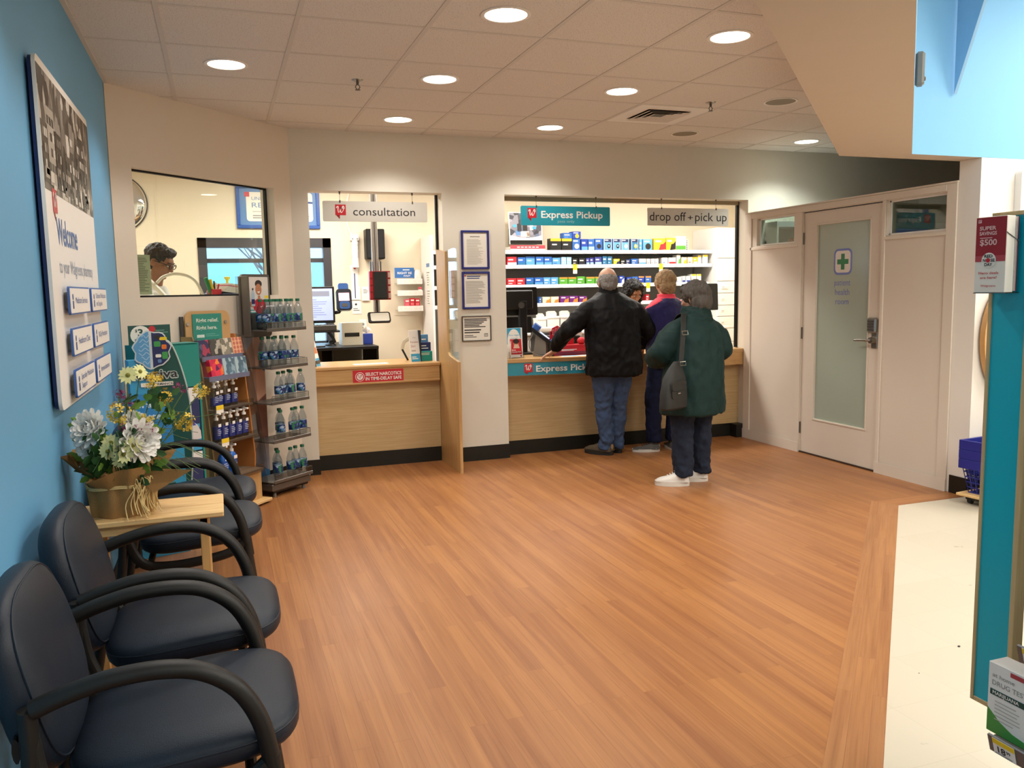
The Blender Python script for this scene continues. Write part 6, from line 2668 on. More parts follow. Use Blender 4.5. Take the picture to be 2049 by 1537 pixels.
mm.prism([(-.10, 0), (.02, 0), (.02, .16), (-.07, .21)], -.04, .04, grey_plastic, frame((0, 0, 0), (1, 0, 0), (0, 0, 1)))
mm.build('stand', t)
mm = MB()
mm.tube(spline([(-.10, -.05, .20), (-.13, -.07, .12), (-.11, -.06, .04), (-.05, -.07, .01), (.02, -.08, .006)], 6), .004, grey_plastic, 6)
mm.build('cable', t)
t = thing('charity_box', 'red card donation box with a red foam nose beside the card terminal', 'display box', (3.02, 6.98, CT), .0)
F = frame((0, -.07, 0), (1, 0, 0), (0, 0, 1))
mm = MB()
mm.bx(-.17, .17, -.07, .06, 0, .095, mat('nose_red', 'bf1e2b', .45), .002)
mm.rect(-.165, .165, .004, .035, mat('plum_strip', '7a2038', .45), F)
mm.rect(-.10, .05, .05, .056, white, F)
mm.rect(-.10, .02, .042, .046, white, F)
mm.build('tray', t)
mm = MB()
mm.bx(-.175, .06, .02, .03, .09, .22, 'nose_red', 0)
mm.prism([(-.17, .19), (-.06, .19), (-.07, .255), (-.10, .27), (-.15, .25)], -.03, -.02, 'nose_red', frame((0, 0, 0), (1, 0, 0), (0, 0, 1)))
F2 = frame((0, .0195, 0), (1, 0, 0), (0, 0, 1))
for k in range(3):
    mm.bx(-.155 + k * .03, -.135 + k * .03, .185 + k * .012, .235 + k * .012, .0, .001, mat('nose_pale', 'd99a9c', .5), 0, F2)
    mm.bx(-.151 + k * .03, -.139 + k * .03, .190 + k * .012, .230 + k * .012, .001, .002, 'nose_red', 0, F2)
mm.build('backboard', t)
mm = MB()
mm.ell((.12, -.02, .125), .042, .035, .035, mat('foam_red', 'd42a35', .7), 16)
mm.build('foam_nose', t)
mm = MB()
mm.bx(-.04, .05, -.03, .03, 0, .22, white, .003)
mm.bx(-.042, .052, -.032, -.03, .13, .16, ink_light)
tag(mm.build('paper_cup_stack', loc=(3.19, 7.2, CT)), 'white upright packet behind the red donation box', 'packet')
mm = MB()
mm.bx(-.07, .09, -.01, .01, 0, .26, mat('card_mauve', 'c9b1ae', .5), .002)
tag(mm.build('mauve_board', loc=(3.33, 7.15, CT)), 'pale pinkish upright board behind the donation box', 'board')
mm = MB()
mm.bx(-.17, .17, -.05, .05, 0, .0012, white)
mm.bx(-.16, .0, -.04, .04, .0012, .0017, 'card_blue')
tag(mm.build('counter_card', loc=(3.05, 6.83, CT), rz=.02), 'blue and white printed card lying in front of the donation box', 'card')
# till screen at the right, facing the staff
t = thing('till_screen', 'black till screen behind the blond woman at the right of the pickup counter', 'computer screen', (4.58, 7.30, CT))
mm = MB()
mm.prism(rrect(-.15, .25, .36, .63, .012), -.02, .02, black_plastic, frame((0, 0, 0), (1, 0, 0), (0, .06, 1)))
mm.build('housing', t)
mm = MB()
mm.bx(-.02, .06, -.06, -.03, .0, .45, black_plastic, .006)
mm.bx(-.12, .12, -.10, .10, 0, .02, black_plastic, .006)
mm.build('stand', t)

# ================================================================ STREET OUTSIDE
mm = MB()
mm.bx(-14, 16, NY + 3, 40, -.3, -.2, mat('asphalt', '6f7274', .8))
mm.build('street', kind='structure')
mm = MB()
mm.bx(-2, 14, 26, 32, -.2, 4.4, mat('far_wall', 'b9c3c4', .7))
far = thing('distant_building', 'pale building with a teal band across the street outside the window', 'building', (6, 26, -.2))
mm.M = I4
mm = MB(T((-6, -26, .2)))
mm.bx(-2, 14, 26, 32, -.2, 3.6, 'far_wall')
mm.build('wall', far)
mm = MB(T((-6, -26, .2)))
mm.bx(-2, 14, 25.9, 26, 1.6, 2.5, mat('far_teal', '7fb9bd', .6))
mm.build('band', far)
mm = MB(T((-6, -26, .2)))
mm.bx(-2.2, 14.2, 25.8, 32.2, 3.6, 3.8, white)
mm.build('roof', far)
bark = mat('bark', '5b5a60', .8, var=.2)
rnd = random.Random(21)


def branch(mb, p, d, ln, r, lvl):
    e = p + d * ln
    mb.tube([p, (p + e) / 2 + Vector((rnd.uniform(-.06, .06), 0, rnd.uniform(-.05, .05))) * ln, e], r, bark, 5, rr=[r, r * .8, r * .6])
    if lvl:
        for k in range(3):
            nd = (d + Vector((rnd.uniform(-.9, .9), rnd.uniform(-.5, .5), rnd.uniform(-.25, .55)))).normalized()
            branch(mb, e if k else (p + e * 2) / 3, nd, ln * rnd.uniform(.6, .8), r * .58, lvl - 1)


for k, (x_, y_) in enumerate(((-3.2, 17), (-.9, 19), (1.2, 16.5), (-5.5, 20))):
    t = thing('bare_tree', 'bare winter tree outside the street window, %s from the left' % ORD[(1, 2, 3, 0)[k]], 'tree', (x_, y_, -.2), 0, 'bare trees outside')
    mm = MB()
    branch(mm, Vector((0, 0, 0)), Vector((.05, 0, 1)), 1.7, .06, 5)
    mm.build('trunk_and_branches', t)

# ================================================================ PEOPLE
skin_a = mat('skin_fair', 'c99a80', .5, var=.08, scale=40, bump=.05, bscale=300, spec=.35)
skin_b = mat('skin_tan', 'a8765a', .5, var=.08, scale=40, spec=.35)
skin_c = mat('skin_brown', '8f6248', .5, var=.08, scale=40, spec=.35)
hair_grey = mat('hair_grey', '8b8681', .65, var=.35, scale=18, bump=.5, bscale=90, stretch=(6, 6, 1), spec=.3)
hair_dark_grey = mat('hair_dark_grey', '57514b', .6, var=.55, scale=14, bump=.5, bscale=80, stretch=(7, 7, 1), spec=.35)
hair_blond = mat('hair_blond', 'a98b66', .65, var=.3, scale=18, bump=.5, bscale=90, stretch=(6, 6, 1), spec=.3)
hair_black = mat('hair_black', '15110f', .5, var=.4, scale=18, bump=.6, bscale=60, stretch=(4, 4, 1), spec=.35)
jacket_black = mat('jacket_black', '08080a', .62, var=.12, scale=20, bump=.15, bscale=200, spec=.22)
fleece_navy = mat('fleece_navy', '1f1a4d', .9, var=.18, scale=60, bump=.3, bscale=400, sheen=.3, spec=.2)
coat_green = mat('coat_green', '072826', .7, var=.14, scale=14, bump=.15, bscale=160, spec=.3)
coral = mat('coral', 'e8384f', .7, var=.06, scale=40)
denim = mat('denim', '465a7c', .85, var=.22, scale=26, bump=.2, bscale=600, spec=.2)
denim_dark = mat('denim_dark', '232a39', .85, var=.2, scale=26, bump=.2, bscale=600, spec=.2)
trouser_navy = mat('trouser_navy', '141a33', .85, var=.15, scale=26, spec=.2)
white_coat = mat('white_coat', 'd9d7cf', .8, var=.03)
top_navy = mat('top_navy', '1c2230', .8, var=.1)
shoe_brown = mat('shoe_brown', '5a4e3c', .7, var=.35, scale=30)
shoe_grey = mat('shoe_grey', '55534f', .75, var=.15, scale=60)
shoe_white = mat('shoe_white', 'dedad2', .55, var=.06, scale=30)
sole_dark = mat('sole_dark', '24211d', .7, var=.1)
sole_white = mat('sole_white', 'd5d0c6', .6, var=.04)
V = Vector


def folds(amp, f=8.0, seed=0.0, vert=.55):
    def fn(c):
        p = V((c.x * f + seed, c.y * f, c.z * f * vert))
        r1 = 1 - 2 * abs(noise.noise(p * 1.9 + V((5, 2, 1))))
        return amp * (noise.noise(p) + .55 * r1 + .6 * noise.noise(p * 2.3 + V((3, 1, 2))) + .3 * noise.noise(p * 5.1))
    return fn


def head_frame(c, look, up=(0, 0, 1)):
    """x to the person's right, y = look direction, z up"""
    y = V(look).normalized()
    x = y.cross(V(up)).normalized()
    z = x.cross(y)
    m = Matrix((x, y, z)).transposed().to_4x4()
    m.translation = V(c)
    return m


def head_pieces(mb, M, s=1.0):
    keep = mb.M
    mb.M = keep @ M @ Matrix.Scale(s, 4)
    e = mb.ell
    e((0, -.012, .030), .074, .094, .084, 'x', 22)
    e((0, .028, -.030), .058, .062, .076, 'x', 20)
    e((0, .050, -.080), .038, .034, .028, 'x', 16)
    e((0, .070, -.094), .020, .018, .016, 'x', 12)
    e((0, .060, .030), .056, .030, .028, 'x', 16)
    for sx in (-1, 1):
        e((sx * .040, .058, -.022), .022, .024, .022, 'x', 12)
        e((sx * .030, .082, .018), .020, .010, .008, 'x', 10)
        e((sx * .076, -.012, -.012), .010, .021, .032, 'x', 12)
        e((sx * .074, -.004, -.036), .008, .010, .012, 'x', 10)
    mb.limb([(0, .086, .008), (0, .098, -.014), (0, .106, -.030)], [.008, .010, .0125], 'x', 12)
    for sx in (-1, 1):
        e((sx * .011, .098, -.034), .008, .009, .007, 'x', 8)
    e((0, .086, -.058), .021, .010, .006, 'x', 12)
    e((0, .084, -.068), .018, .010, .007, 'x', 12)
    mb.M = keep


def face_parts(parent, M, s=1.0, brow='hair_black', closed=False):
    for sx in (-1, 1):
        q = MB(M @ Matrix.Scale(s, 4))
        q.ell((sx * .031, .079, .000), .0125, .0105, .0085 if not closed else .004, 'eye_white', 12)
        q.ell((sx * .031, .0885, -.002), .0052, .003, .0052, 'ink', 10)
        q.build('eye', parent)
    q = MB(M @ Matrix.Scale(s, 4))
    for sx in (-1, 1):
        q.tube([(sx * .015, .094, .019), (sx * .032, .093, .025), (sx * .050, .078, .019)], .0035, brow, 6)
    q.build('eyebrows', parent)
    q = MB(M @ Matrix.Scale(s, 4))
    q.ell((0, .0935, -.0605), .021, .005, .0042, 'lip', 12)
    q.ell((0, .0915, -.0675), .017, .005, .0048, 'lip', 12)
    q.build('lips', parent)


mat('eye_white', 'd9d5cf', .3)
mat('lip', '8c4a44', .45)


def hand_pieces(mb, wrist, d, back, side, curl=.35, spread=.12, thumb=.6, s=1.0, curls=None):
    """d = direction of the fingers, back = normal of the back of the hand, side=+1 puts the thumb towards d x back"""
    d = V(d).normalized()
    b = V(back)
    b = (b - d * b.dot(d)).normalized()
    t = d.cross(b) * side
    W_ = V(wrist)
    mb.limb([W_ - d * .03, W_ + d * .012], [.026 * s, .027 * s], 'x', 12)
    roots = []
    for i in range(4):
        off = (.028 - .0185 * i) * s
        r0 = W_ + t * off * .6 + d * .012
        r1 = W_ + t * off + d * (.088 - .004 * abs(i - 1.2)) * s
        mb.limb([r0, r1], [.0135 * s, .0105 * s], 'x', 10)
        roots.append(r1)
    mb.limb([W_ + d * .03 - b * .006 + t * .010, W_ + d * .07 - b * .006 - t * .008], [.019 * s, .014 * s], 'x', 10)
    L_ = ((.040, .024, .020), (.044, .028, .021), (.041, .026, .020), (.032, .020, .018))
    for i in range(4):
        p = roots[i]
        a = 0
        pts = [p]
        fd = (d + t * (1.5 - i) * spread).normalized()
        cu = curls[i] if curls else curl
        for k in range(3):
            a += cu * (.7, 1.1, .8)[k]
            v = fd * math.cos(a) - b * math.sin(a)
            p = p + v * L_[i][k] * s
            pts.append(p)
        mb.limb(pts, [.0098 * s, .0090 * s, .0082 * s, .0072 * s], 'x', 10)
    p0 = W_ + t * .018 * s + d * .018
    v1 = (d * .75 + t * thumb - b * .25).normalized()
    v2 = (d * .95 + t * thumb * .45 - b * .35).normalized()
    p1 = p0 + v1 * .044 * s
    p2 = p1 + v2 * .033 * s
    p3 = p2 + v2 * .026 * s
    mb.limb([p0, p1, p2, p3], [.016 * s, .0125 * s, .0108 * s, .0088 * s], 'x', 10)


def shoe(parent, heel, dirn, L_, w, h, mu, ms, collar=.05, laces=None, name='shoe', accent=None):
    """heel = point on the floor under the heel; dirn = toe direction"""
    d = V((dirn[0], dirn[1], 0)).normalized()
    M = frame(heel, d, V((-d.y, d.x, 0)))
    q = MB(M)
    out = []
    for i in range(28):
        a = 2 * PI * i / 28
        x = L_ * (.5 + .5 * math.cos(a))
        bw = w * (.5 + .10 * math.cos(a) - .03 * math.cos(2 * a))
        y = bw * math.copysign(abs(math.sin(a)) ** .8, math.sin(a)) + .006 * math.sin(PI * x / L_)
        out.append((x, y))
    q.prism(out, 0, h * .30, ms)
    so = q.build('sole', None)
    q = MB(M)
    rings = []
    for u, hh, ww in ((.02, .62, .62), (.07, .92, .82), (.18, 1.0, .90), (.32, .98, .92), (.42, .82, .94), (.55, .66, .98), (.70, .56, 1.0), (.84, .48, .94), (.94, .38, .72), (.99, .22, .40)):
        rings.append((u, hh, ww))
    vs, fs = [], []
    n = 16
    for u, hh, ww in rings:
        top = h * hh
        half = w * .5 * ww
        for i in range(n):
            a = PI * i / (n - 1)
            vs.append((L_ * u, half * math.copysign(abs(math.cos(a)) ** .75, math.cos(a)) + .006 * math.sin(PI * u), h * .26 + (top - h * .26) * math.sin(a) ** .7))
    k = len(rings)
    for j in range(k - 1):
        for i in range(n - 1):
            fs.append((j * n + i, j * n + i + 1, (j + 1) * n + i + 1, (j + 1) * n + i)[::-1])
    fs.append(tuple(range(n))[::-1])
    fs.append(tuple(range((k - 1) * n, k * n)))
    q.add(vs, fs, mu)
    q.lathe([(.036, h * .80), (.041, h * .96), (.043, h * 1.06), (.036, h * 1.08), (.030, h * .9)], mu, T((L_ * .20, 0, 0)), 16, caps=False)
    if accent:
        for sy in (-1, 1):
            q.tube([(L_ * .14, sy * w * .425, h * .34), (L_ * .34, sy * w * .468, h * .46), (L_ * .52, sy * w * .482, h * .36), (L_ * .74, sy * w * .492, h * .33)], .0045, accent, 6)
            q.tube([(L_ * .36, sy * w * .40, h * .66), (L_ * .46, sy * w * .47, h * .42), (L_ * .60, sy * w * .488, h * .34)], .004, accent, 6)
        q.ell((L_ * .035, 0, h * .55), .010, w * .20, h * .22, accent, 12)
    o = q.build(name, parent)
    so.parent = o
    if laces:
        q = MB(M)
        for j in range(4):
            x = L_ * (.40 + .07 * j)
            zt = h * (.88 - .085 * j)
            q.tube([(x, -w * .2, zt - .006), (x + .008, 0, zt + .004), (x, w * .2, zt - .006)], .003, laces, 6)
        q.build('laces', o)
    return o


def make_person(name, label, J, skin, group=None, voxel=.0065):
    root = V((J['root'][0], J['root'][1], 0))
    X = T(-root)
    mb = MB(X)
    pel, ch, nk = V(J['pelvis']), V(J['chest']), V(J['neck'])
    w_ = J.get('build', 1.0)
    yaw = J.get('yaw', 0)
    R3 = Matrix.Rotation(yaw, 3, 'Z')
    mid = (pel + ch) / 2
    sh = (V(J['shL']) + V(J['shR'])) / 2
    mb.loft([(pel - V((0, 0, .10)), .10 * w_, .09 * w_, R3), (pel, .150 * w_, .105 * w_, R3), (mid, .130 * w_, .095 * w_, R3), (ch, .155 * w_, .110 * w_, R3), (sh - V((0, 0, .03)), .120 * w_, .075 * w_, R3),
             ((sh + nk) / 2 - V((0, 0, .01)), .068 * w_, .060 * w_, R3), (nk, .055, .055, R3)], 'x', 24)
    HM = J['head']
    hc = HM.translation
    mb.limb([sh, nk, hc + (nk - hc) * .35], [.065, .052, .050], 'x', 14)
    head_pieces(mb, HM, J.get('hs', 1.0))
    for s_ in 'LR':
        mb.limb([V(J['sh' + s_]) * .9 + (sh - V((0, 0, .06))) * .1 - V((0, 0, .03)), J['el' + s_], J['wr' + s_]], [.040 * w_, .038 * w_, .027], 'x', 14)
        mb.limb([sh - V((0, 0, .02)), V(J['sh' + s_]) - V((0, 0, .035))], [.050 * w_, .038 * w_], 'x', 14)
        mb.limb([J['hip' + s_], J['kn' + s_], J['an' + s_]], [.064 * w_, .044 * w_, .034], 'x', 14)
        a = V(J['an' + s_])
        td = V(J['toe' + s_]).normalized()
        mb.limb([(a.x, a.y, .05), (a.x + td.x * .09, a.y + td.y * .09, .03), (a.x + td.x * .15, a.y + td.y * .15, .026)], [.033, .026, .018], 'x', 10)
        H_ = J['hand' + s_]
        wr = V(J['wr' + s_])
        hand_pieces(mb, wr, *H_)
    o = blob(mb, name, skin, None, voxel, 2)
    o.location = root
    tag(o, label, 'person', group)
    return o, X


def person_legs(parent, X, J, m, r=(.105, .078, .066), hem=.06, seed=0.0, amp=.006, waist=None):
    mb = MB(X)
    pel = V(J['pelvis'])
    R3 = Matrix.Rotation(J.get('yaw', 0), 3, 'Z')
    wb = J.get('build', 1.0)
    mb.loft([(pel - V((0, 0, .13)), .12 * wb, .105 * wb, R3), (pel, .172 * wb, .13 * wb, R3), (pel + V((0, 0, .12)), .16 * wb, .12 * wb, R3)], 'x', 24)
    for s_ in 'LR':
        h_, k_, a_ = V(J['hip' + s_]), V(J['kn' + s_]), V(J['an' + s_])
        end = V((a_.x, a_.y, hem))
        mb.limb([h_, (h_ + k_) / 2], [r[0] * wb, (r[0] + r[1]) * .5 * wb], 'x', 18)
        mb.limb([(h_ + k_) / 2, k_, (k_ + end) / 2], [(r[0] + r[1]) * .5 * wb, r[1], (r[1] + r[2]) * .5], 'x', 18)
        mid = (k_ + end) / 2
        mb.loft([(end, r[2] * 1.02, r[2] * 1.05), (end + (mid - end) * .3, r[2], r[2] * 1.04), (mid, (r[1] + r[2]) * .5, (r[1] + r[2]) * .5)], 'x', 18)
    f = folds(amp, 9, seed, .9)

    def w(c):
        z = c.z
        k = 1 + 1.4 * math.exp(-((z - .12) / .12) ** 2) + .8 * math.exp(-((z - .48) / .14) ** 2)
        return f(c) * k
    return blob(mb, 'trousers', m, parent, .008, 2, w)


# ---------------------------------------------------------------- man in the black jacket
J = dict(root=(3.22, 6.46), pelvis=(3.20, 6.40, .86), chest=(3.19, 6.42, 1.20), neck=(3.165, 6.44, 1.41), build=1.12, yaw=-.05,
         head=head_frame((3.160, 6.455, 1.522), (.18, 1, -.22)), hs=1.03,
         shL=(2.985, 6.43, 1.345), elL=(2.80, 6.46, 1.13), wrL=(2.752, 6.655, .938),
         shR=(3.395, 6.43, 1.335), elR=(3.53, 6.42, 1.09), wrR=(3.585, 6.655, .935),
         hipL=(3.10, 6.41, .84), knL=(3.125, 6.47, .48), anL=(3.175, 6.53, .09), toeL=(-.5, .86, 0),
         hipR=(3.27, 6.41, .84), knR=(3.275, 6.47, .47), anR=(3.30, 6.58, .09), toeR=(.15, 1, 0),
         handL=((-.62, .62, -.42), (-.35, .1, 1), 1, .22, .24, .75, 1.05), handR=((.45, .85, -.30), (.2, -.1, 1), -1, .5, .06, .5, 1.05))
man, X = make_person('person', 'person in a black jacket and blue jeans leaning with one hand on the counter', J, skin_a)
person_legs(man, X, J, denim, (.098, .070, .063), .055, 1.3, .008)
mb = MB(X)
yw = -.05
mb.loft([((3.195, 6.405, .725), .242, .172, yw, .85), ((3.195, 6.405, .78), .245, .175, yw, .85), ((3.19, 6.405, .95), .236, .170, yw, .85), ((3.19, 6.415, 1.12), .240, .168, yw, .85), ((3.188, 6.42, 1.23), .244, .160, yw, .88), ((3.186, 6.422, 1.30), .246, .145, yw, .92),
         ((3.183, 6.425, 1.355), .215, .122, yw), ((3.175, 6.435, 1.40), .150, .100, yw), ((3.168, 6.44, 1.43), .098, .088, yw)], 'x', 30)
mb.limb([(3.03, 6.43, 1.31), (2.965, 6.435, 1.275), (2.885, 6.445, 1.205), (2.80, 6.46, 1.125), (2.772, 6.56, 1.045), (2.756, 6.625, .985)], [.078, .090, .084, .078, .068, .058], 'x', 20)
mb.limb([(3.345, 6.43, 1.305), (3.405, 6.428, 1.265), (3.465, 6.425, 1.19), (3.525, 6.42, 1.095), (3.56, 6.53, 1.02), (3.578, 6.61, .975)], [.078, .090, .086, .080, .070, .058], 'x', 20)
fj = folds(.012, 7, 4.2, .8)
blob(mb, 'jacket', jacket_black, man, .0085, 2, lambda c: fj(c) * (1.0 if c.z < 1.3 else .5))
mb = MB(X)
HMt = J['head']
mb.loft([((3.168, 6.438, 1.405), .098, .092, yw), ((3.166, 6.440, 1.44), .088, .084, yw), ((3.164, 6.440, 1.475), .086, .083, yw)], 'x', 26)
blob(mb, 'collar', jacket_black, man, .006, 1)
mb = MB(X @ HMt @ Matrix.Scale(1.03, 4))
mb.ell((0, -.022, .004), .0815, .093, .080, 'x', 24)
mb.ell((0, -.050, -.035), .066, .058, .058, 'x', 20)
for sx in (-1, 1):
    mb.ell((sx * .068, .010, -.002), .014, .032, .034, 'x', 14)
fh = folds(.006, 40, 2.2, .4)
blob(mb, 'hair', hair_grey, man, .005, 1, fh)
face_parts(man, X @ HMt, 1.03, 'hair_grey')
shoe(man, X @ V((3.215, 6.475, 0)), (-.5, .86), .295, .115, .135, shoe_brown, sole_dark, laces='sole_dark', accent='kraft')
shoe(man, X @ V((3.312, 6.53, 0)), (.15, 1), .295, .115, .135, shoe_brown, sole_dark, laces='sole_dark', accent='kraft')

# ---------------------------------------------------------------- woman in the green coat
J = dict(root=(3.27, 5.27), pelvis=(3.28, 5.26, .80), chest=(3.29, 5.27, 1.08), neck=(3.30, 5.28, 1.27), build=1.0, yaw=.35,
         head=head_frame((3.300, 5.300, 1.385), (-.50, .86, -.16)), hs=.97,
         shL=(3.115, 5.235, 1.195), elL=(3.005, 5.255, 1.00), wrL=(3.045, 5.47, .925),
         shR=(3.465, 5.315, 1.190), elR=(3.525, 5.28, 1.00), wrR=(3.36, 5.52, .945),
         hipL=(3.195, 5.225, .78), knL=(3.185, 5.27, .44), anL=(3.190, 5.265, .085), toeL=(-.86, .50, 0),
         hipR=(3.37, 5.295, .78), knR=(3.375, 5.33, .44), anR=(3.395, 5.335, .085), toeR=(-.86, .50, 0),
         handL=((.25, .9, -.1), (-.75, .1, .6), 1, .7, .05, .5, .92), handR=((-.55, .8, .05), (.7, .1, .6), -1, .7, .05, .5, .92))
wg, X = make_person('person', 'person with grey hair in a long green coat, dark jeans and white sneakers', J, skin_a)
person_legs(wg, X, J, denim_dark, (.100, .080, .072), .075, 7.7, .007)
mb = MB(X)
yw = .35
mb.loft([((3.272, 5.262, .545), .252, .205, yw, .85), ((3.272, 5.262, .60), .257, .208, yw, .85), ((3.275, 5.262, .80), .245, .195, yw, .85), ((3.28, 5.265, .97), .232, .182, yw, .85), ((3.285, 5.270, 1.09), .228, .168, yw, .88),
         ((3.290, 5.275, 1.165), .218, .145, yw), ((3.293, 5.278, 1.205), .185, .125, yw), ((3.297, 5.28, 1.24), .140, .105, yw), ((3.30, 5.28, 1.255), .105, .10, yw)], 'x', 30)
mb.limb([(3.155, 5.245, 1.165), (3.105, 5.24, 1.135), (3.055, 5.245, 1.075), (3.01, 5.255, 1.00), (3.02, 5.36, .955), (3.035, 5.43, .935)], [.076, .088, .092, .090, .082, .064], 'x', 20)
mb.limb([(3.42, 5.30, 1.165), (3.46, 5.31, 1.13), (3.50, 5.30, 1.07), (3.52, 5.285, 1.00), (3.47, 5.39, .97), (3.39, 5.485, .955)], [.074, .086, .088, .086, .078, .062], 'x', 20)
fg = folds(.011, 6, 9.4, .7)
coat = blob(mb, 'coat', coat_green, wg, .0085, 2, lambda c: fg(c) * (1.0 if c.z < 1.15 else .6))
mb = MB(X)
mb.loft([((3.298, 5.275, 1.215), .135, .118, yw), ((3.300, 5.282, 1.262), .120, .112, yw), ((3.302, 5.286, 1.300), .108, .104, yw), ((3.303, 5.288, 1.325), .100, .098, yw)], 'x', 26)
fc = folds(.006, 12, 1.4, 1.4)
blob(mb, 'collar', coat_green, coat, .0065, 1, fc)
mb = MB(X @ J['head'] @ Matrix.Scale(.97, 4))
mb.ell((0, -.024, .030), .100, .108, .098, 'x', 24)
mb.ell((0, -.062, -.030), .090, .070, .085, 'x', 20)
mb.ell((.040, -.045, -.045), .062, .070, .070, 'x', 18)
mb.ell((-.045, -.050, -.040), .056, .058, .070, 'x', 18)
mb.ell((0, .045, .075), .070, .045, .036, 'x', 18)
mb.ell((.080, .0, .0), .022, .055, .060, 'x', 14)
fh = folds(.010, 26, 6.2, .35)
blob(mb, 'hair', hair_dark_grey, wg, .005, 1, fh)
face_parts(wg, X @ J['head'], .97, 'hair_dark_grey')
shoe(wg, X @ V((3.232, 5.238, 0)), (-.86, .50), .255, .100, .118, shoe_white, sole_white, laces='shoe_white', accent='ink_light')
shoe(wg, X @ V((3.437, 5.308, 0)), (-.86, .50), .255, .100, .118, shoe_white, sole_white, laces='shoe_white', accent='ink_light')

# her shoulder bag
bagm = mat('bag_black', '1b1c19', .6, var=.12, scale=30, bump=.2, bscale=300)
bag = thing('shoulder_bag', 'black shoulder bag with a front flap pocket hanging at the hip of the green coat', 'bag', (2.965, 5.02, .62), .42)
mm = MB()
mm.loft([((.0, .0, 0), .118, .035, 0, .55), ((0, 0, .012), .128, .048, 0, .55), ((0, .0, .10), .126, .052, 0, .6), ((.012, .004, .22), .105, .042, 0, .6), ((.03, .006, .285), .075, .022, 0, .7), ((.045, .006, .33), .035, .012, 0, .8)], bagm, 28)
mm.build('bag_body', bag)
mm = MB(frame((-.005, -.046, .06), (1, 0, 0), (.03, .02, 1)))
mm.prism(rrect(-.085, .075, .02, .135, .02), -.012, .008, bagm)
mm.prism(rrect(-.088, .078, .075, .142, .015), .008, .013, bagm)
mm.build('flap_pocket', bag)
mm = MB(frame((-.005, -.046, .06), (1, 0, 0), (.03, .02, 1)))
mm.rect(-.026, .004, .052, .060, chrome, I4, .0145, .002)
mm.build('metal_badge', bag)
Bi = (T((2.965, 5.02, .62)) @ rotz(.42)).inverted()
mm = MB(Bi)
strap = spline([(3.035, 5.045, .92), (3.052, 5.06, 1.0), (3.075, 5.085, 1.10), (3.100, 5.12, 1.175), (3.135, 5.175, 1.235), (3.178, 5.25, 1.275), (3.180, 5.34, 1.245), (3.165, 5.42, 1.13), (3.13, 5.45, .98)], 6)
vs, fs = [], []
for i, p in enumerate(strap):
    d = (strap[min(i + 1, len(strap) - 1)] - strap[max(i - 1, 0)]).normalized()
    sd = V((.95, .25, 0))
    sd = (sd - d * sd.dot(d)).normalized()
    nn = sd.cross(d)
    for a, b in ((-1, -1), (1, -1), (1, 1), (-1, 1)):
        vs.append(p + sd * .0205 * a + nn * .003 * b)
    if i:
        q_ = 4 * i
        for k in range(4):
            fs.append((q_ - 4 + k, q_ - 4 + (k + 1) % 4, q_ + (k + 1) % 4, q_ + k))
fs.append((0, 1, 2, 3)); fs.append(tuple(len(vs) - 4 + k for k in (3, 2, 1, 0)))
mm.add(vs, fs, bagm)
mm.build('strap', bag)
for (p_, u_) in (((3.089, 5.090, 1.145), (.2, .35, 1)), ((3.038, 5.032, .935), (.2, .2, 1))):
    mm = MB(Bi @ frame((p_[0], p_[1] - .012, p_[2]), (.97, .25, 0), u_))
    mm.tube([(-.027, -.013, 0), (.027, -.013, 0), (.027, .013, 0), (-.027, .013, 0)], .003, steel, 6, closed=True)
    mm.build('buckle', bag)

# ---------------------------------------------------------------- woman in the purple fleece
J = dict(root=(3.74, 6.46), pelvis=(3.735, 6.44, .86), chest=(3.74, 6.44, 1.17), neck=(3.735, 6.455, 1.38), build=.98, yaw=.0,
         head=head_frame((3.733, 6.475, 1.495), (.12, 1, -.12)), hs=.98,
         shL=(3.585, 6.44, 1.310), elL=(3.575, 6.47, 1.06), wrL=(3.70, 6.665, .96),
         shR=(3.895, 6.44, 1.300), elR=(3.955, 6.48, 1.06), wrR=(3.86, 6.67, .97),
         hipL=(3.65, 6.44, .84), knL=(3.615, 6.47, .46), anL=(3.635, 6.49, .09), toeL=(-.93, .36, 0),
         hipR=(3.82, 6.44, .84), knR=(3.83, 6.47, .46), anR=(3.84, 6.50, .09), toeR=(.2, 1, 0),
         handL=((.35, .85, -.35), (-.2, 0, 1), 1, .5, .06, .5, .94), handR=((-.25, .9, -.35), (.2, 0, 1), -1, .5, .06, .5, .94))
wp, X = make_person('person', 'person with short blond hair in a purple fleece with coral shoulders at the counter', J, skin_a)
person_legs(wp, X, J, trouser_navy, (.098, .074, .066), .09, 2.9, .005)
mb = MB(X)
mb.loft([((3.735, 6.435, .80), .190, .145, 0, .85), ((3.735, 6.435, .86), .192, .147, 0, .85), ((3.735, 6.44, 1.02), .196, .150, 0, .85), ((3.738, 6.44, 1.16), .200, .150, 0, .88), ((3.738, 6.443, 1.27), .195, .130, 0),
         ((3.738, 6.447, 1.335), .150, .105, 0), ((3.736, 6.452, 1.37), .092, .088, 0)], 'x', 28)
mb.limb([(3.625, 6.44, 1.275), (3.59, 6.445, 1.235), (3.572, 6.45, 1.16), (3.575, 6.475, 1.065), (3.64, 6.58, 1.0), (3.68, 6.635, .975)], [.068, .080, .080, .076, .066, .054], 'x', 18)
mb.limb([(3.85, 6.44, 1.27), (3.895, 6.445, 1.225), (3.925, 6.455, 1.16), (3.948, 6.485, 1.065), (3.90, 6.59, 1.0), (3.87, 6.64, .98)], [.068, .080, .080, .076, .066, .054], 'x', 18)
ff = folds(.007, 8, 5.1, .8)
fl = blob(mb, 'fleece', [fleece_navy, coral], wp, .008, 2, ff)
rootp = V((3.74, 6.46, 0))
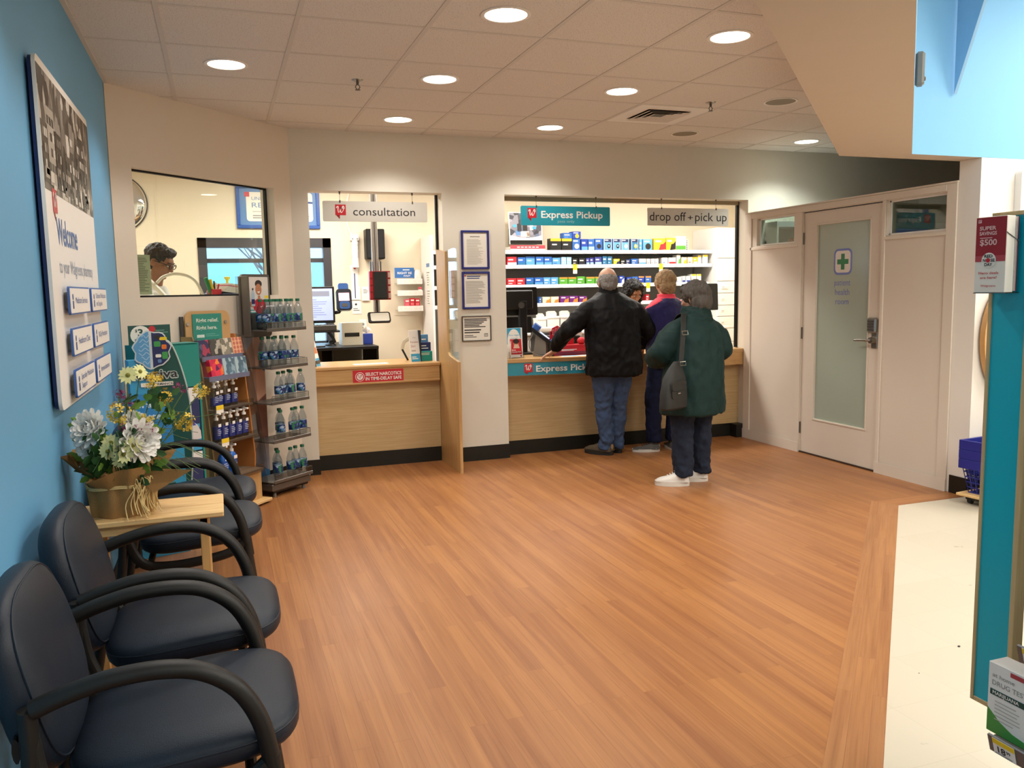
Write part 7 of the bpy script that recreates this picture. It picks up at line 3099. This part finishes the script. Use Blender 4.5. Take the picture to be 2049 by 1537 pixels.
for p in fl.data.polygons:
    c = p.center + rootp
    dx = c.x - 3.737
    if c.z > 1.215 + .55 * max(0, .0 - (abs(dx) - .10)) and abs(dx) > .085 and c.z > 1.385 - .55 * (abs(dx) - .03) and c.z > 1.205 and (dx < 0 or c.z > 1.32 - .25 * (abs(dx) - .05)):
        p.material_index = 1
mb = MB(X)
mb.loft([((3.736, 6.450, 1.352), .098, .094, 0), ((3.735, 6.455, 1.385), .080, .080, 0), ((3.734, 6.457, 1.408), .078, .078, 0)], 'x', 24)
blob(mb, 'collar', coral, fl, .006, 1)
mb = MB(X)
mb.loft([((3.735, 6.435, .765), .182, .140, 0, .85), ((3.735, 6.435, .83), .184, .142, 0, .85)], 'x', 28)
blob(mb, 'shirt_hem', mat('shirt_grey', '9a9892', .8), wp, .008, 1)
mb = MB(X @ J['head'] @ Matrix.Scale(.98, 4))
mb.ell((0, -.020, .036), .090, .102, .092, 'x', 24)
mb.ell((0, -.056, -.020), .076, .060, .082, 'x', 20)
mb.ell((0, .040, .070), .068, .050, .040, 'x', 18)
for sx in (-1, 1):
    mb.ell((sx * .074, -.010, .010), .018, .045, .042, 'x', 14)
fh = folds(.008, 30, 3.2, .8)
blob(mb, 'hair', hair_blond, wp, .005, 1, fh)
face_parts(wp, X @ J['head'], .98, 'hair_blond')
shoe(wp, X @ V((3.685, 6.475, 0)), (-.93, .36), .25, .092, .085, shoe_grey, sole_white, laces='ink', accent='ink_light')
shoe(wp, X @ V((3.83, 6.44, 0)), (.2, 1), .25, .092, .085, shoe_grey, sole_white, laces='ink', accent='ink_light')

# ---------------------------------------------------------------- staff member behind the pickup counter
J = dict(root=(4.06, 7.74), pelvis=(4.06, 7.80, .80), chest=(4.06, 7.78, 1.10), neck=(4.045, 7.745, 1.29), build=.95, yaw=0,
         head=head_frame((4.065, 7.70, 1.415), (.12, -1, -.50)), hs=.98,
         shL=(4.21, 7.77, 1.22), elL=(4.26, 7.70, .98), wrL=(4.14, 7.53, .93),
         shR=(3.90, 7.77, 1.22), elR=(3.85, 7.70, .98), wrR=(3.98, 7.53, .93),
         hipL=(4.14, 7.80, .78), knL=(4.14, 7.80, .44), anL=(4.14, 7.82, .085), toeL=(0, -1, 0),
         hipR=(3.98, 7.80, .78), knR=(3.98, 7.80, .44), anR=(3.98, 7.82, .085), toeR=(0, -1, 0),
         handL=((-.3, -.85, -.3), (.2, 0, 1), 1, .5, .06, .5, .92), handR=((.3, -.85, -.3), (-.2, 0, 1), -1, .5, .06, .5, .92))
st_, X = make_person('person', 'person with curly black hair looking down behind the pickup counter', J, skin_b)
person_legs(st_, X, J, trouser_navy, (.10, .078, .068), .07, 8.1, .005)
mb = MB(X)
mb.loft([((4.06, 7.80, .72), .185, .135, 0, .9), ((4.06, 7.79, .95), .170, .130, 0, .9), ((4.06, 7.78, 1.10), .180, .130, 0, .9), ((4.055, 7.77, 1.20), .172, .110, 0), ((4.05, 7.755, 1.265), .10, .085, 0)], 'x', 26)
mb.limb([(4.195, 7.77, 1.19), (4.255, 7.70, .985), (4.16, 7.56, .945)], [.070, .062, .050], 'x', 16)
mb.limb([(3.915, 7.77, 1.19), (3.855, 7.70, .985), (3.96, 7.56, .945)], [.070, .062, .050], 'x', 16)
blob(mb, 'tunic', top_navy, st_, .009, 2, folds(.006, 8, 1.1))
mb = MB(X @ J['head'] @ Matrix.Scale(.98, 4))
mb.ell((0, -.030, .040), .100, .105, .095, 'x', 24)
mb.ell((0, -.070, -.050), .105, .062, .115, 'x', 20)
for sx in (-1, 1):
    mb.ell((sx * .088, -.004, -.030), .028, .052, .095, 'x', 16)
    mb.ell((sx * .094, -.020, -.105), .034, .050, .065, 'x', 16)
mb.ell((0, .035, .095), .075, .050, .034, 'x', 18)
fh = folds(.014, 34, 7.2, 1.0)
blob(mb, 'hair', hair_black, st_, .005, 1, fh)
face_parts(st_, X @ J['head'], .98, closed=True)
for s_ in ('L', 'R'):
    a = V(J['an' + s_])
    shoe(st_, X @ V((a.x, a.y + .06, 0)), (0, -1), .245, .092, .085, shoe_grey, sole_dark)

# ---------------------------------------------------------------- pharmacist behind the angled window
J = dict(root=(-.40, 6.98), pelvis=(-.50, 7.02, .96), chest=(-.47, 7.0, 1.30), neck=(-.45, 6.99, 1.54), build=1.0, yaw=-PI / 2 + .3,
         head=head_frame((-.405, 6.97, 1.735), (.86, -.30, -.42)), hs=1.06,
         shL=(-.42, 7.17, 1.47), elL=(-.28, 7.20, 1.22), wrL=(-.10, 7.05, 1.20),
         shR=(-.52, 6.83, 1.47), elR=(-.38, 6.80, 1.22), wrR=(-.18, 6.88, 1.20),
         hipL=(-.49, 7.11, .94), knL=(-.48, 7.11, .52), anL=(-.50, 7.11, .09), toeL=(1, 0, 0),
         hipR=(-.51, 6.93, .94), knR=(-.50, 6.93, .52), anR=(-.52, 6.93, .09), toeR=(1, -.1, 0),
         handL=((.9, -.3, -.1), (0, .2, 1), 1, .5, .06, .5, 1), handR=((.9, .3, -.1), (0, -.2, 1), -1, .5, .06, .5, 1))
ph, X = make_person('person', 'person with short black hair and glasses looking down behind the angled window', J, skin_c)
person_legs(ph, X, J, trouser_navy, (.10, .078, .068), .07, 3.3, .005)
mb = MB(X)
yw = -PI / 2 + .3
mb.loft([((-.50, 7.02, .62), .21, .165, yw, .9), ((-.50, 7.02, .95), .195, .150, yw, .9), ((-.47, 7.0, 1.30), .200, .145, yw, .9), ((-.462, 6.995, 1.43), .195, .12, yw), ((-.455, 6.99, 1.50), .115, .095, yw), ((-.448, 6.99, 1.54), .075, .072, yw)], 'x', 26)
mb.limb([(-.42, 7.16, 1.44), (-.29, 7.19, 1.23), (-.14, 7.075, 1.205)], [.078, .068, .052], 'x', 16)
mb.limb([(-.52, 6.84, 1.44), (-.39, 6.81, 1.23), (-.21, 6.875, 1.205)], [.078, .068, .052], 'x', 16)
blob(mb, 'white_coat', white_coat, ph, .009, 2, folds(.007, 8, 2.1))
HMt = J['head'] @ Matrix.Scale(1.06, 4)
mb = MB(X @ HMt)
mb.ell((0, -.022, .044), .084, .100, .084, 'x', 24)
mb.ell((0, -.060, -.012), .070, .052, .070, 'x', 20)
mb.ell((0, .045, .090), .062, .046, .030, 'x', 18)
blob(mb, 'hair', hair_black, ph, .005, 1, folds(.006, 34, 4.2, .6))
face_parts(ph, X @ J['head'], 1.06)
q = MB(X @ HMt)
for sx in (-1, 1):
    q.tube([(sx * .033 + .024 * math.cos(a), .103, .0 + .018 * math.sin(a)) for a in [2 * PI * i / 16 for i in range(16)]], .003, black_plastic, 6, closed=True)
    q.tube([(sx * .057, .100, .006), (sx * .078, .05, .006), (sx * .082, -.02, 0)], .003, black_plastic, 6)
q.tube([(-.010, .104, .004), (.010, .104, .004)], .0028, black_plastic, 6)
q.build('glasses', ph)

# ---- things in front of the pharmacist, seen through the angled window
hk = thing('order_counter', 'pale high counter inside the angled window', 'counter', (.10, 6.95, 0))
Hm = AM
mm = MB(T((-.10, -6.95, 0)) @ AM)
mm.bx(.10, 1.62, .30, .64, 1.38, 1.41, white_gloss, .003)
mm.bx(.12, 1.60, .34, .62, 0, 1.38, white)
mm.build('cabinet', hk)


def on_counter(s, n, z=1.4105):
    return AM @ V((s, n, z))


mm = MB()
mm.bx(-.042, .042, -.03, .03, 0, .105, 'red', .002)
pk = thing('pen_holder', 'red desk holder full of pens and highlighters behind the angled window', 'pen holder', on_counter(1.16, .38), .7)
mm.build('cup', pk)
for k, (c_, a_) in enumerate(((green_ink, -.05), (yellow, -.02), (ink, .0), (mat('pen_cream', 'e7d9b0', .5), .015), (red, .03))):
    mm = MB()
    mm.cyl((a_ * .6, 0, .06), (a_ * 1.5, .01 * (k % 2), .19 - .012 * k), .007 if k > 1 else .013, .006 if k > 1 else .016, c_, 10)
    mm.build('pen', pk)
t = thing('file_tray', 'dark blue tray stacked with white papers behind the angled window', 'tray', on_counter(1.33, .42), .75)
mm = MB()
mm.bx(-.14, .16, -.10, .10, 0, .07, navy, .003)
mm.build('tray', t)
mm = MB()
for k in range(9):
    mm.bx(-.13 + .008 * k, .13, -.09, .09, .072 + k * .008, .078 + k * .008, paper if k != 6 else mat('paper_rose', 'd3617c', .6), 0, roty(.12))
mm.build('papers', t)
mm = MB()
mm.ell((0, 0, .045), .06, .04, .045, navy, 16)
tag(mm.build('tape_dispenser', loc=on_counter(1.30, .56)), 'dark round tape dispenser behind the white papers', 'tape dispenser')
mm = MB()
mm.lathe([(.0, 0), (.028, 0), (.03, .004), (.012, .012), (.010, .17), (.022, .19), (.024, .2), (0, .205)], mat('lollipop', 'd9c93a', .5), None, 14)
tag(mm.build('note_spike', loc=on_counter(1.42, .50)), 'small yellow topped spike holder right of the white papers', 'holder')
t = thing('desk_lamp', 'cream gooseneck magnifier lamp in front of the pharmacist', 'lamp', on_counter(1.03, .38), 0)
mm = MB()
b0 = on_counter(1.03, .38)
pts = [b0, b0 + V((.01, 0, .06)), b0 + V((-.05, 0, .18)), b0 + V((-.16, .0, .22)), b0 + V((-.25, -.02, .20)), b0 + V((-.30, -.03, .155))]
mm.tube([p - b0 for p in spline(pts, 7)], .011, beige_plastic, 10)
mm.build('gooseneck', t)
mm = MB()
hd0 = V((-.30, -.03, .155))
mm.tube([hd0 + V((-.06, 0, .03)), hd0 + V((.02, 0, -.06)), hd0 + V((.09, 0, -.15))], (.045, .018), beige_plastic, 12, up=(0, 0, 1))
mm.build('lamp_head', t)
mm = MB()
mm.lathe([(.0, 0), (.06, 0), (.06, .012), (.012, .02), (0, .02)], beige_plastic, None, 20)
mm.build('base', t)
# printed sheet taped inside the left of the angled window
mm = MB(AM @ T((.155, .068, 0)) @ frame((0, 0, 0), (1, 0, 0), (0, 0, 1)))
mm.bx(.016, .155, 1.482, 1.735, 0, .001, paper_green)
text_lines(mm, I4, .022, .145, 1.50, 1.72, 20, mat('sheet_ink', '4b5340', .6), .0016, .35, 12)
tag(mm.build('paper_notice'), 'greenish printed sheet taped in the lower left of the angled window', 'notice')

# ================================================================ RIGHT EDGE: SHOP FIXTURES
# shopping baskets on a low wooden dolly in front of the shop wall
basket_blue = mat('basket_blue', '1b2380', .45, var=.06, scale=20)
t = thing('basket_dolly', 'low wooden dolly under the stacked shopping baskets', 'dolly', (4.80, 3.98, 0), .12)
mm = MB()
mm.bx(-.21, .25, -.16, .15, .055, .072, pine, .003)
mm.build('deck', t)
mm = MB()
mm.bx(-.17, .21, -.12, .11, .03, .055, black_plastic, .004)
mm.build('frame', t)
for (a, b) in ((-.14, -.09), (.18, -.09), (-.14, .09), (.18, .09)):
    mm = MB()
    mm.cyl((a, b - .012, .022), (a, b + .012, .022), .022, .022, black_plastic, 12)
    mm.build('wheel', t)


def basket(z, lab):
    b = thing('shopping_basket', lab, 'basket', (4.81, 3.98, z), .12, 'stacked blue shopping baskets')
    w0, d0, w1, d1, h = .155, .105, .195, .14, .215
    q = MB()

    def side(a, c, nx):
        # lattice between bottom edge a0-a1 and top edge c0-c1
        for k in range(nx + 1):
            u = k / nx
            p = a[0].lerp(a[1], u)
            r_ = c[0].lerp(c[1], u)
            q.tube([p, r_], .0035, basket_blue, 4)
        for k in range(6):
            v = k / 5 * .82
            q.tube([a[0].lerp(c[0], v), a[1].lerp(c[1], v)], .0035, basket_blue, 4)
    B_ = [V((-w0, -d0, .0)), V((w0, -d0, .0)), V((w0, d0, .0)), V((-w0, d0, .0))]
    C_ = [V((-w1, -d1, h)), V((w1, -d1, h)), V((w1, d1, h)), V((-w1, d1, h))]
    for k in range(4):
        j = (k + 1) % 4
        side((B_[k], B_[j]), (C_[k], C_[j]), 10 if k % 2 == 0 else 7)
    q.bx(-w0, w0, -d0, d0, -.002, .004, basket_blue)
    q.build('lattice_body', b)
    q = MB()
    o_, i_ = .012, .004
    for (x0, x1, y0, y1) in ((-w1 - o_, w1 + o_, -d1 - o_, -d1 + i_), (-w1 - o_, w1 + o_, d1 - i_, d1 + o_), (-w1 - o_, -w1 + i_, -d1, d1), (w1 - i_, w1 + o_, -d1, d1)):
        q.bx(x0, x1, y0, y1, h - .05, h + .012, basket_blue, .002)
    q.build('rim', b)
    q = MB()
    q.tube([(-w1 + .03, -d1 - .014, h - .03), (w1 - .03, -d1 - .014, h - .03)], .003, steel, 6)
    q.build('wire_handle', b)


basket(.0745, 'bottom blue shopping basket of the stack by the shop wall')
basket(.1380, 'middle blue shopping basket of the stack by the shop wall')
basket(.2010, 'top blue shopping basket of the stack by the shop wall')

# bent wooden rack panel on the shop wall, and a white rounded board above
mm = MB(frame((4.80, 4.15, 0), (1, 0, 0), (0, 0, 1)))
mm.prism([(.0 + .30 - .30 * math.cos(a), 1.08 + .42 * math.sin(a)) for a in [2 * PI * i / 40 for i in range(40)]], -.02, .02, mat('oval_wood', 'c99a60', .45, var=.1, scale=6, stretch=(1, 1, 4)))
tag(mm.build('oval_panel'), 'oval orange-brown wooden panel half hidden behind the teal shelf end', 'panel')
mm = MB(frame((5.07, 4.188, 0), (1, 0, 0), (0, 0, 1)))
mm.prism(rrect(.0, .70, 1.55, 2.20, .03), 0, .05, white)
tag(mm.build('wall_board'), 'white rounded board on the bright shop wall at the right edge', 'board')

# triangular fin and a small sensor on the blue band
mm = MB()
mm.prism([(4.17, 2.655), (4.17, 3.58), (3.82, 3.58)], -.012, .012, mat('fin_blue', '8db9dc', .6), frame((4.50, 0, 0), (0, 1, 0), (0, 0, 1)))
tag(mm.build('wall_fin'), 'narrow triangular fin standing out from the light blue band at the upper right', 'fin')
t = thing('wall_sensor', 'small rounded grey box on the edge of the light blue band beside the bulkhead', 'sensor', (3.478, 3.482, 2.565), PI / 4)
mm = MB()
mm.bx(-.03, .03, -.045, .0, -.085, .085, grey_plastic, .012)
mm.build('case', t)
mm = MB()
mm.ell((0, -.046, -.05), .012, .006, .012, grey_dark, 10)
mm.build('lens', t)

# hung side panel of a shop gondola: teal face with pale wood edge strips
edge_wood = wood_mat('edge_wood', 'b39c6d', 'c9b489', .45, 'Z')
px, pa, pb, pz0, pz1 = 1.80, 1.430, 1.542, .385, 1.632
gd = thing('display_panel', 'tall narrow teal panel with wooden edge strips at the right edge of the picture', 'display panel', (px, 1.49, pz0))
gi = T((-px, -1.49, -pz0))
mm = MB(gi)
mm.bx(px, px + .02, pa + .012, pb - .010, pz0 + .012, pz1 - .010, teal_panel)
mm.build('face', gd)
for (y0, y1, z0, z1) in ((pa - .002, pa + .012, pz0, pz1), (pb - .010, pb, pz0, pz1), (pa + .012, pb - .010, pz0, pz0 + .012), (pa + .012, pb - .010, pz1 - .010, pz1)):
    mm = MB(gi)
    mm.bx(px - .003, px + .03, y0, y1, z0, z1, edge_wood, .001)
    mm.build('edge_strip', gd)

bk = thing('coupon_rack', 'red and white coupon booklets hanging at the top of the teal panel', 'booklets', (1.765, 1.49, 1.44))
CM = T((-1.765, -1.49, -1.44)) @ frame((1.742, 1.537, 1.44), (0.10, -1, 0), (0, 0, 1))
mm = MB(CM)
mm.bx(0, .078, 0, .180, -.03, 0, paper, .001)
mm.rect(.001, .077, .088, .179, red_dark, I4, .0006)
mm.rect(.001, .077, .074, .088, mat('red_mid', 'b3434a', .45), I4, .0006)
mm.prism(circ(.036, .077, .018, 20), .0006, .0010, paper)
mm.text('SUPER', mat('pale_pink', 'e6b9b5', .5), I4, .010, .149, .0085, .042, bold=.03, z=.0012)
mm.text('SAVINGS', 'pale_pink', I4, .010, .137, .0080, .044, bold=.03, z=.0012)
mm.text('$500', 'pale_pink', I4, .012, .113, .0135, .043, bold=.02, z=.0012)
text_lines(mm, I4, .012, .058, .128, .134, 1, 'pale_pink', .0012, .3)
mm.text('RED', ink, I4, .025, .0835, .007, .021, bold=.03, z=.0016)
mm.text('N', ink, I4, .0215, .0735, .007, .007, bold=.03, z=.0016)
mm.prism(circ(.0345, .077, .0055, 12), .001, .0016, red)
mm.text('SE', ink, I4, .041, .0735, .007, .011, bold=.03, z=.0016)
mm.text('DAY', ink, I4, .026, .0635, .007, .020, bold=.03, z=.0016)
mm.text('Hero deals', red, I4, .012, .044, .0060, .050, bold=.01, z=.0012)
mm.text('are here!', red, I4, .016, .033, .0060, .042, bold=.01, z=.0012)
mm.text('Walgreens', red, I4, .018, .014, .0050, .038, z=.0012)
w_logo(mm, I4, .006, .166, .008, .0012, 'pale_pink', 'red_dark', False)
mm.build('booklet', bk)
mm = MB(CM)
for k in range(5):
    mm.bx(.002, .0785 - .0006 * k, .003, .178, -.034 - k * .003, -.0325 - k * .003, (paper, 'red_mid', paper, 'pk_navy', red_dark)[k])
mm.build('inner_booklets', bk)
mm = MB(CM)
mm.tube([(.079, .12, -.045), (.079, .14, -.001), (.079, .142, .0)], .0012, steel, 5)
mm.bx(-.001, .08, -.002, 0, -.05, .0, steel_dark)
mm.build('holder', bk)

# shop shelving nearest the camera: one bay with two shelves, price tags and a carton
sd = thing('shop_shelving', 'metal shop shelving with grey price rails in the lower right corner', 'shelving', (1.75, .80, 0))
si = T((-1.75, -.80, 0))
sx0, sx1, sy0, sy1 = 1.458, 1.86, .35, 1.195
mm = MB(si)
mm.bx(1.50, 2.2, sy0, 1.18, 0, .40, black_plastic)
mm.build('base_riser', sd)
mm = MB(si)
mm.bx(1.86, 2.2, sy0, 1.43, 0, 1.60, mat('peg_brown', '7a6248', .6))
mm.build('spine', sd)
rail_grey = mat('rail_grey', '8d9095', .35, .2)
tag_white = mat('tag_white', 'eceae6', .4)
for k, (z_, y1_) in enumerate(((.535, sy1), (.748, 1.140))):
    mm = MB(si)
    mm.bx(sx0 + .006, sx1, sy0, y1_, z_ - .012, z_, grey_plastic)
    sh = mm.build('shelf', sd)
    RMt = si @ frame((sx0, y1_, z_ - .030), (0, -1, 0), (-.28, 0, 1))
    mm = MB(RMt)
    mm.bx(0, y1_ - sy0, 0, .038, -.003, .002, rail_grey)
    mm.bx(0, y1_ - sy0, 0, .038, .0025, .0032, acrylic)
    rl = mm.build('price_rail', sh)
    for j in range(4):
        mm = MB(RMt)
        x_ = .012 + j * .14
        mm.bx(x_, x_ + .050, .001, .038, .0034, .0040, tag_white)
        mm.bx(x_, x_ + .050, .026, .038, .0040, .0044, yellow)
        mm.text('18' if k == 0 else '24', ink, RMt.inverted() @ RMt, x_ + .010, .008, .014, .018, bold=.02, z=.0046)
        mm.text('99', ink, I4, x_ + .030, .014, .007, .009, bold=.02, z=.0046)
        text_lines(mm, I4, x_ + .003, x_ + .045, .002, .007, 2, ink_grey, .0046, .3, j)
        mm.build('price_tag', sh)


def drug_box(y, lab, hdr, c2):
    t = thing('test_kit_carton', lab, 'carton', (1.468, y, .5355))
    F = frame((0, .052, 0), (0, -1, 0), (0, 0, 1))
    q = MB(F)
    q.bx(0, .104, 0, .150, -.05, 0, white, .001)
    q.prism([(.001, .001), (.103, .001), (.103, .012), (.06, .018), (.03, .030), (.001, .052)], 0, .0006, mat('kit_green', '4d9a4a', .4), I4)
    q.text('at home', ink_grey, I4, .010, .121, .0085, .050, z=.0008)
    q.text('DRUG TEST', ink_grey, I4, .010, .104, .0100, .078, z=.0008)
    q.rect(.006, .103, .082, .094, c2, I4, .0008)
    q.text(hdr, white, I4, .012, .0850, .0070, .060, bold=.02, z=.0012)
    q.rect(.050, .103, .136, .145, 'red_mid', I4, .0008)
    text_lines(q, I4, .018, .085, .030, .076, 6, ink_light, .0010, .25, 3)
    q.build('carton_box', t)
    return t


drug_box(1.165, 'white at home drug test carton on the lower shop shelf beside the teal panel', 'MARIJUANA', 'deep_green')
mm = MB()
mm.bx(0, .08, -.07, 0, 0, .12, mat('carton_brown', '8a4a2c', .5), .001)
mm.rect(.01, .06, .02, .045, orange, frame((0, -.001, 0), (0, -1, 0), (0, 0, 1)), .001)
tag(mm.build('product_box', loc=(1.485, 1.135, .7485)), 'brown carton on the upper shop shelf at the right picture edge', 'box')
# scuff marks on the shop floor are small loose crumbs of dirt
for k, (x_, y_, r_) in enumerate(((2.75, 2.42, .006), (1.93, 1.78, .004), (2.42, 2.30, .0025))):
    q = MB()
    q.ell((0, 0, r_ * .4), r_, r_ * .8, r_ * .45, ink, 10)
    tag(q.build('dirt_crumb', loc=(x_, y_, 0)), ('dark crumb of dirt on the white floor left of the teal panel', 'tiny dark crumb on the white floor below the teal panel', 'smallest dark speck on the white floor')[k], 'crumb')

# open wall shelf inside the patient room, glimpsed through the transoms
t = thing('wall_shelf', 'white open wall shelf inside the patient room seen through the transom windows', 'shelf', (5.9, 6.60, 1.79))
mm = MB()
mm.bx(-1.0, 1.6, -.16, .155, 0, .02, white)
mm.bx(-1.0, 1.6, -.16, .155, .21, .26, white)
mm.build('shelf', t)
mm = MB()
mm.bx(-1.02, -1.0, -.16, .155, 0, .26, white)
mm.build('side_panel', t)
mm = MB()
mm.lathe([(.0, 0), (.03, 0), (.03, .06), (.022, .075), (.022, .09), (0, .09)], orange, None, 16)
tag(mm.build('pill_bottle', loc=(5.12, 6.55, 1.811)), 'small orange bottle on the white shelf behind the left transom window', 'bottle')
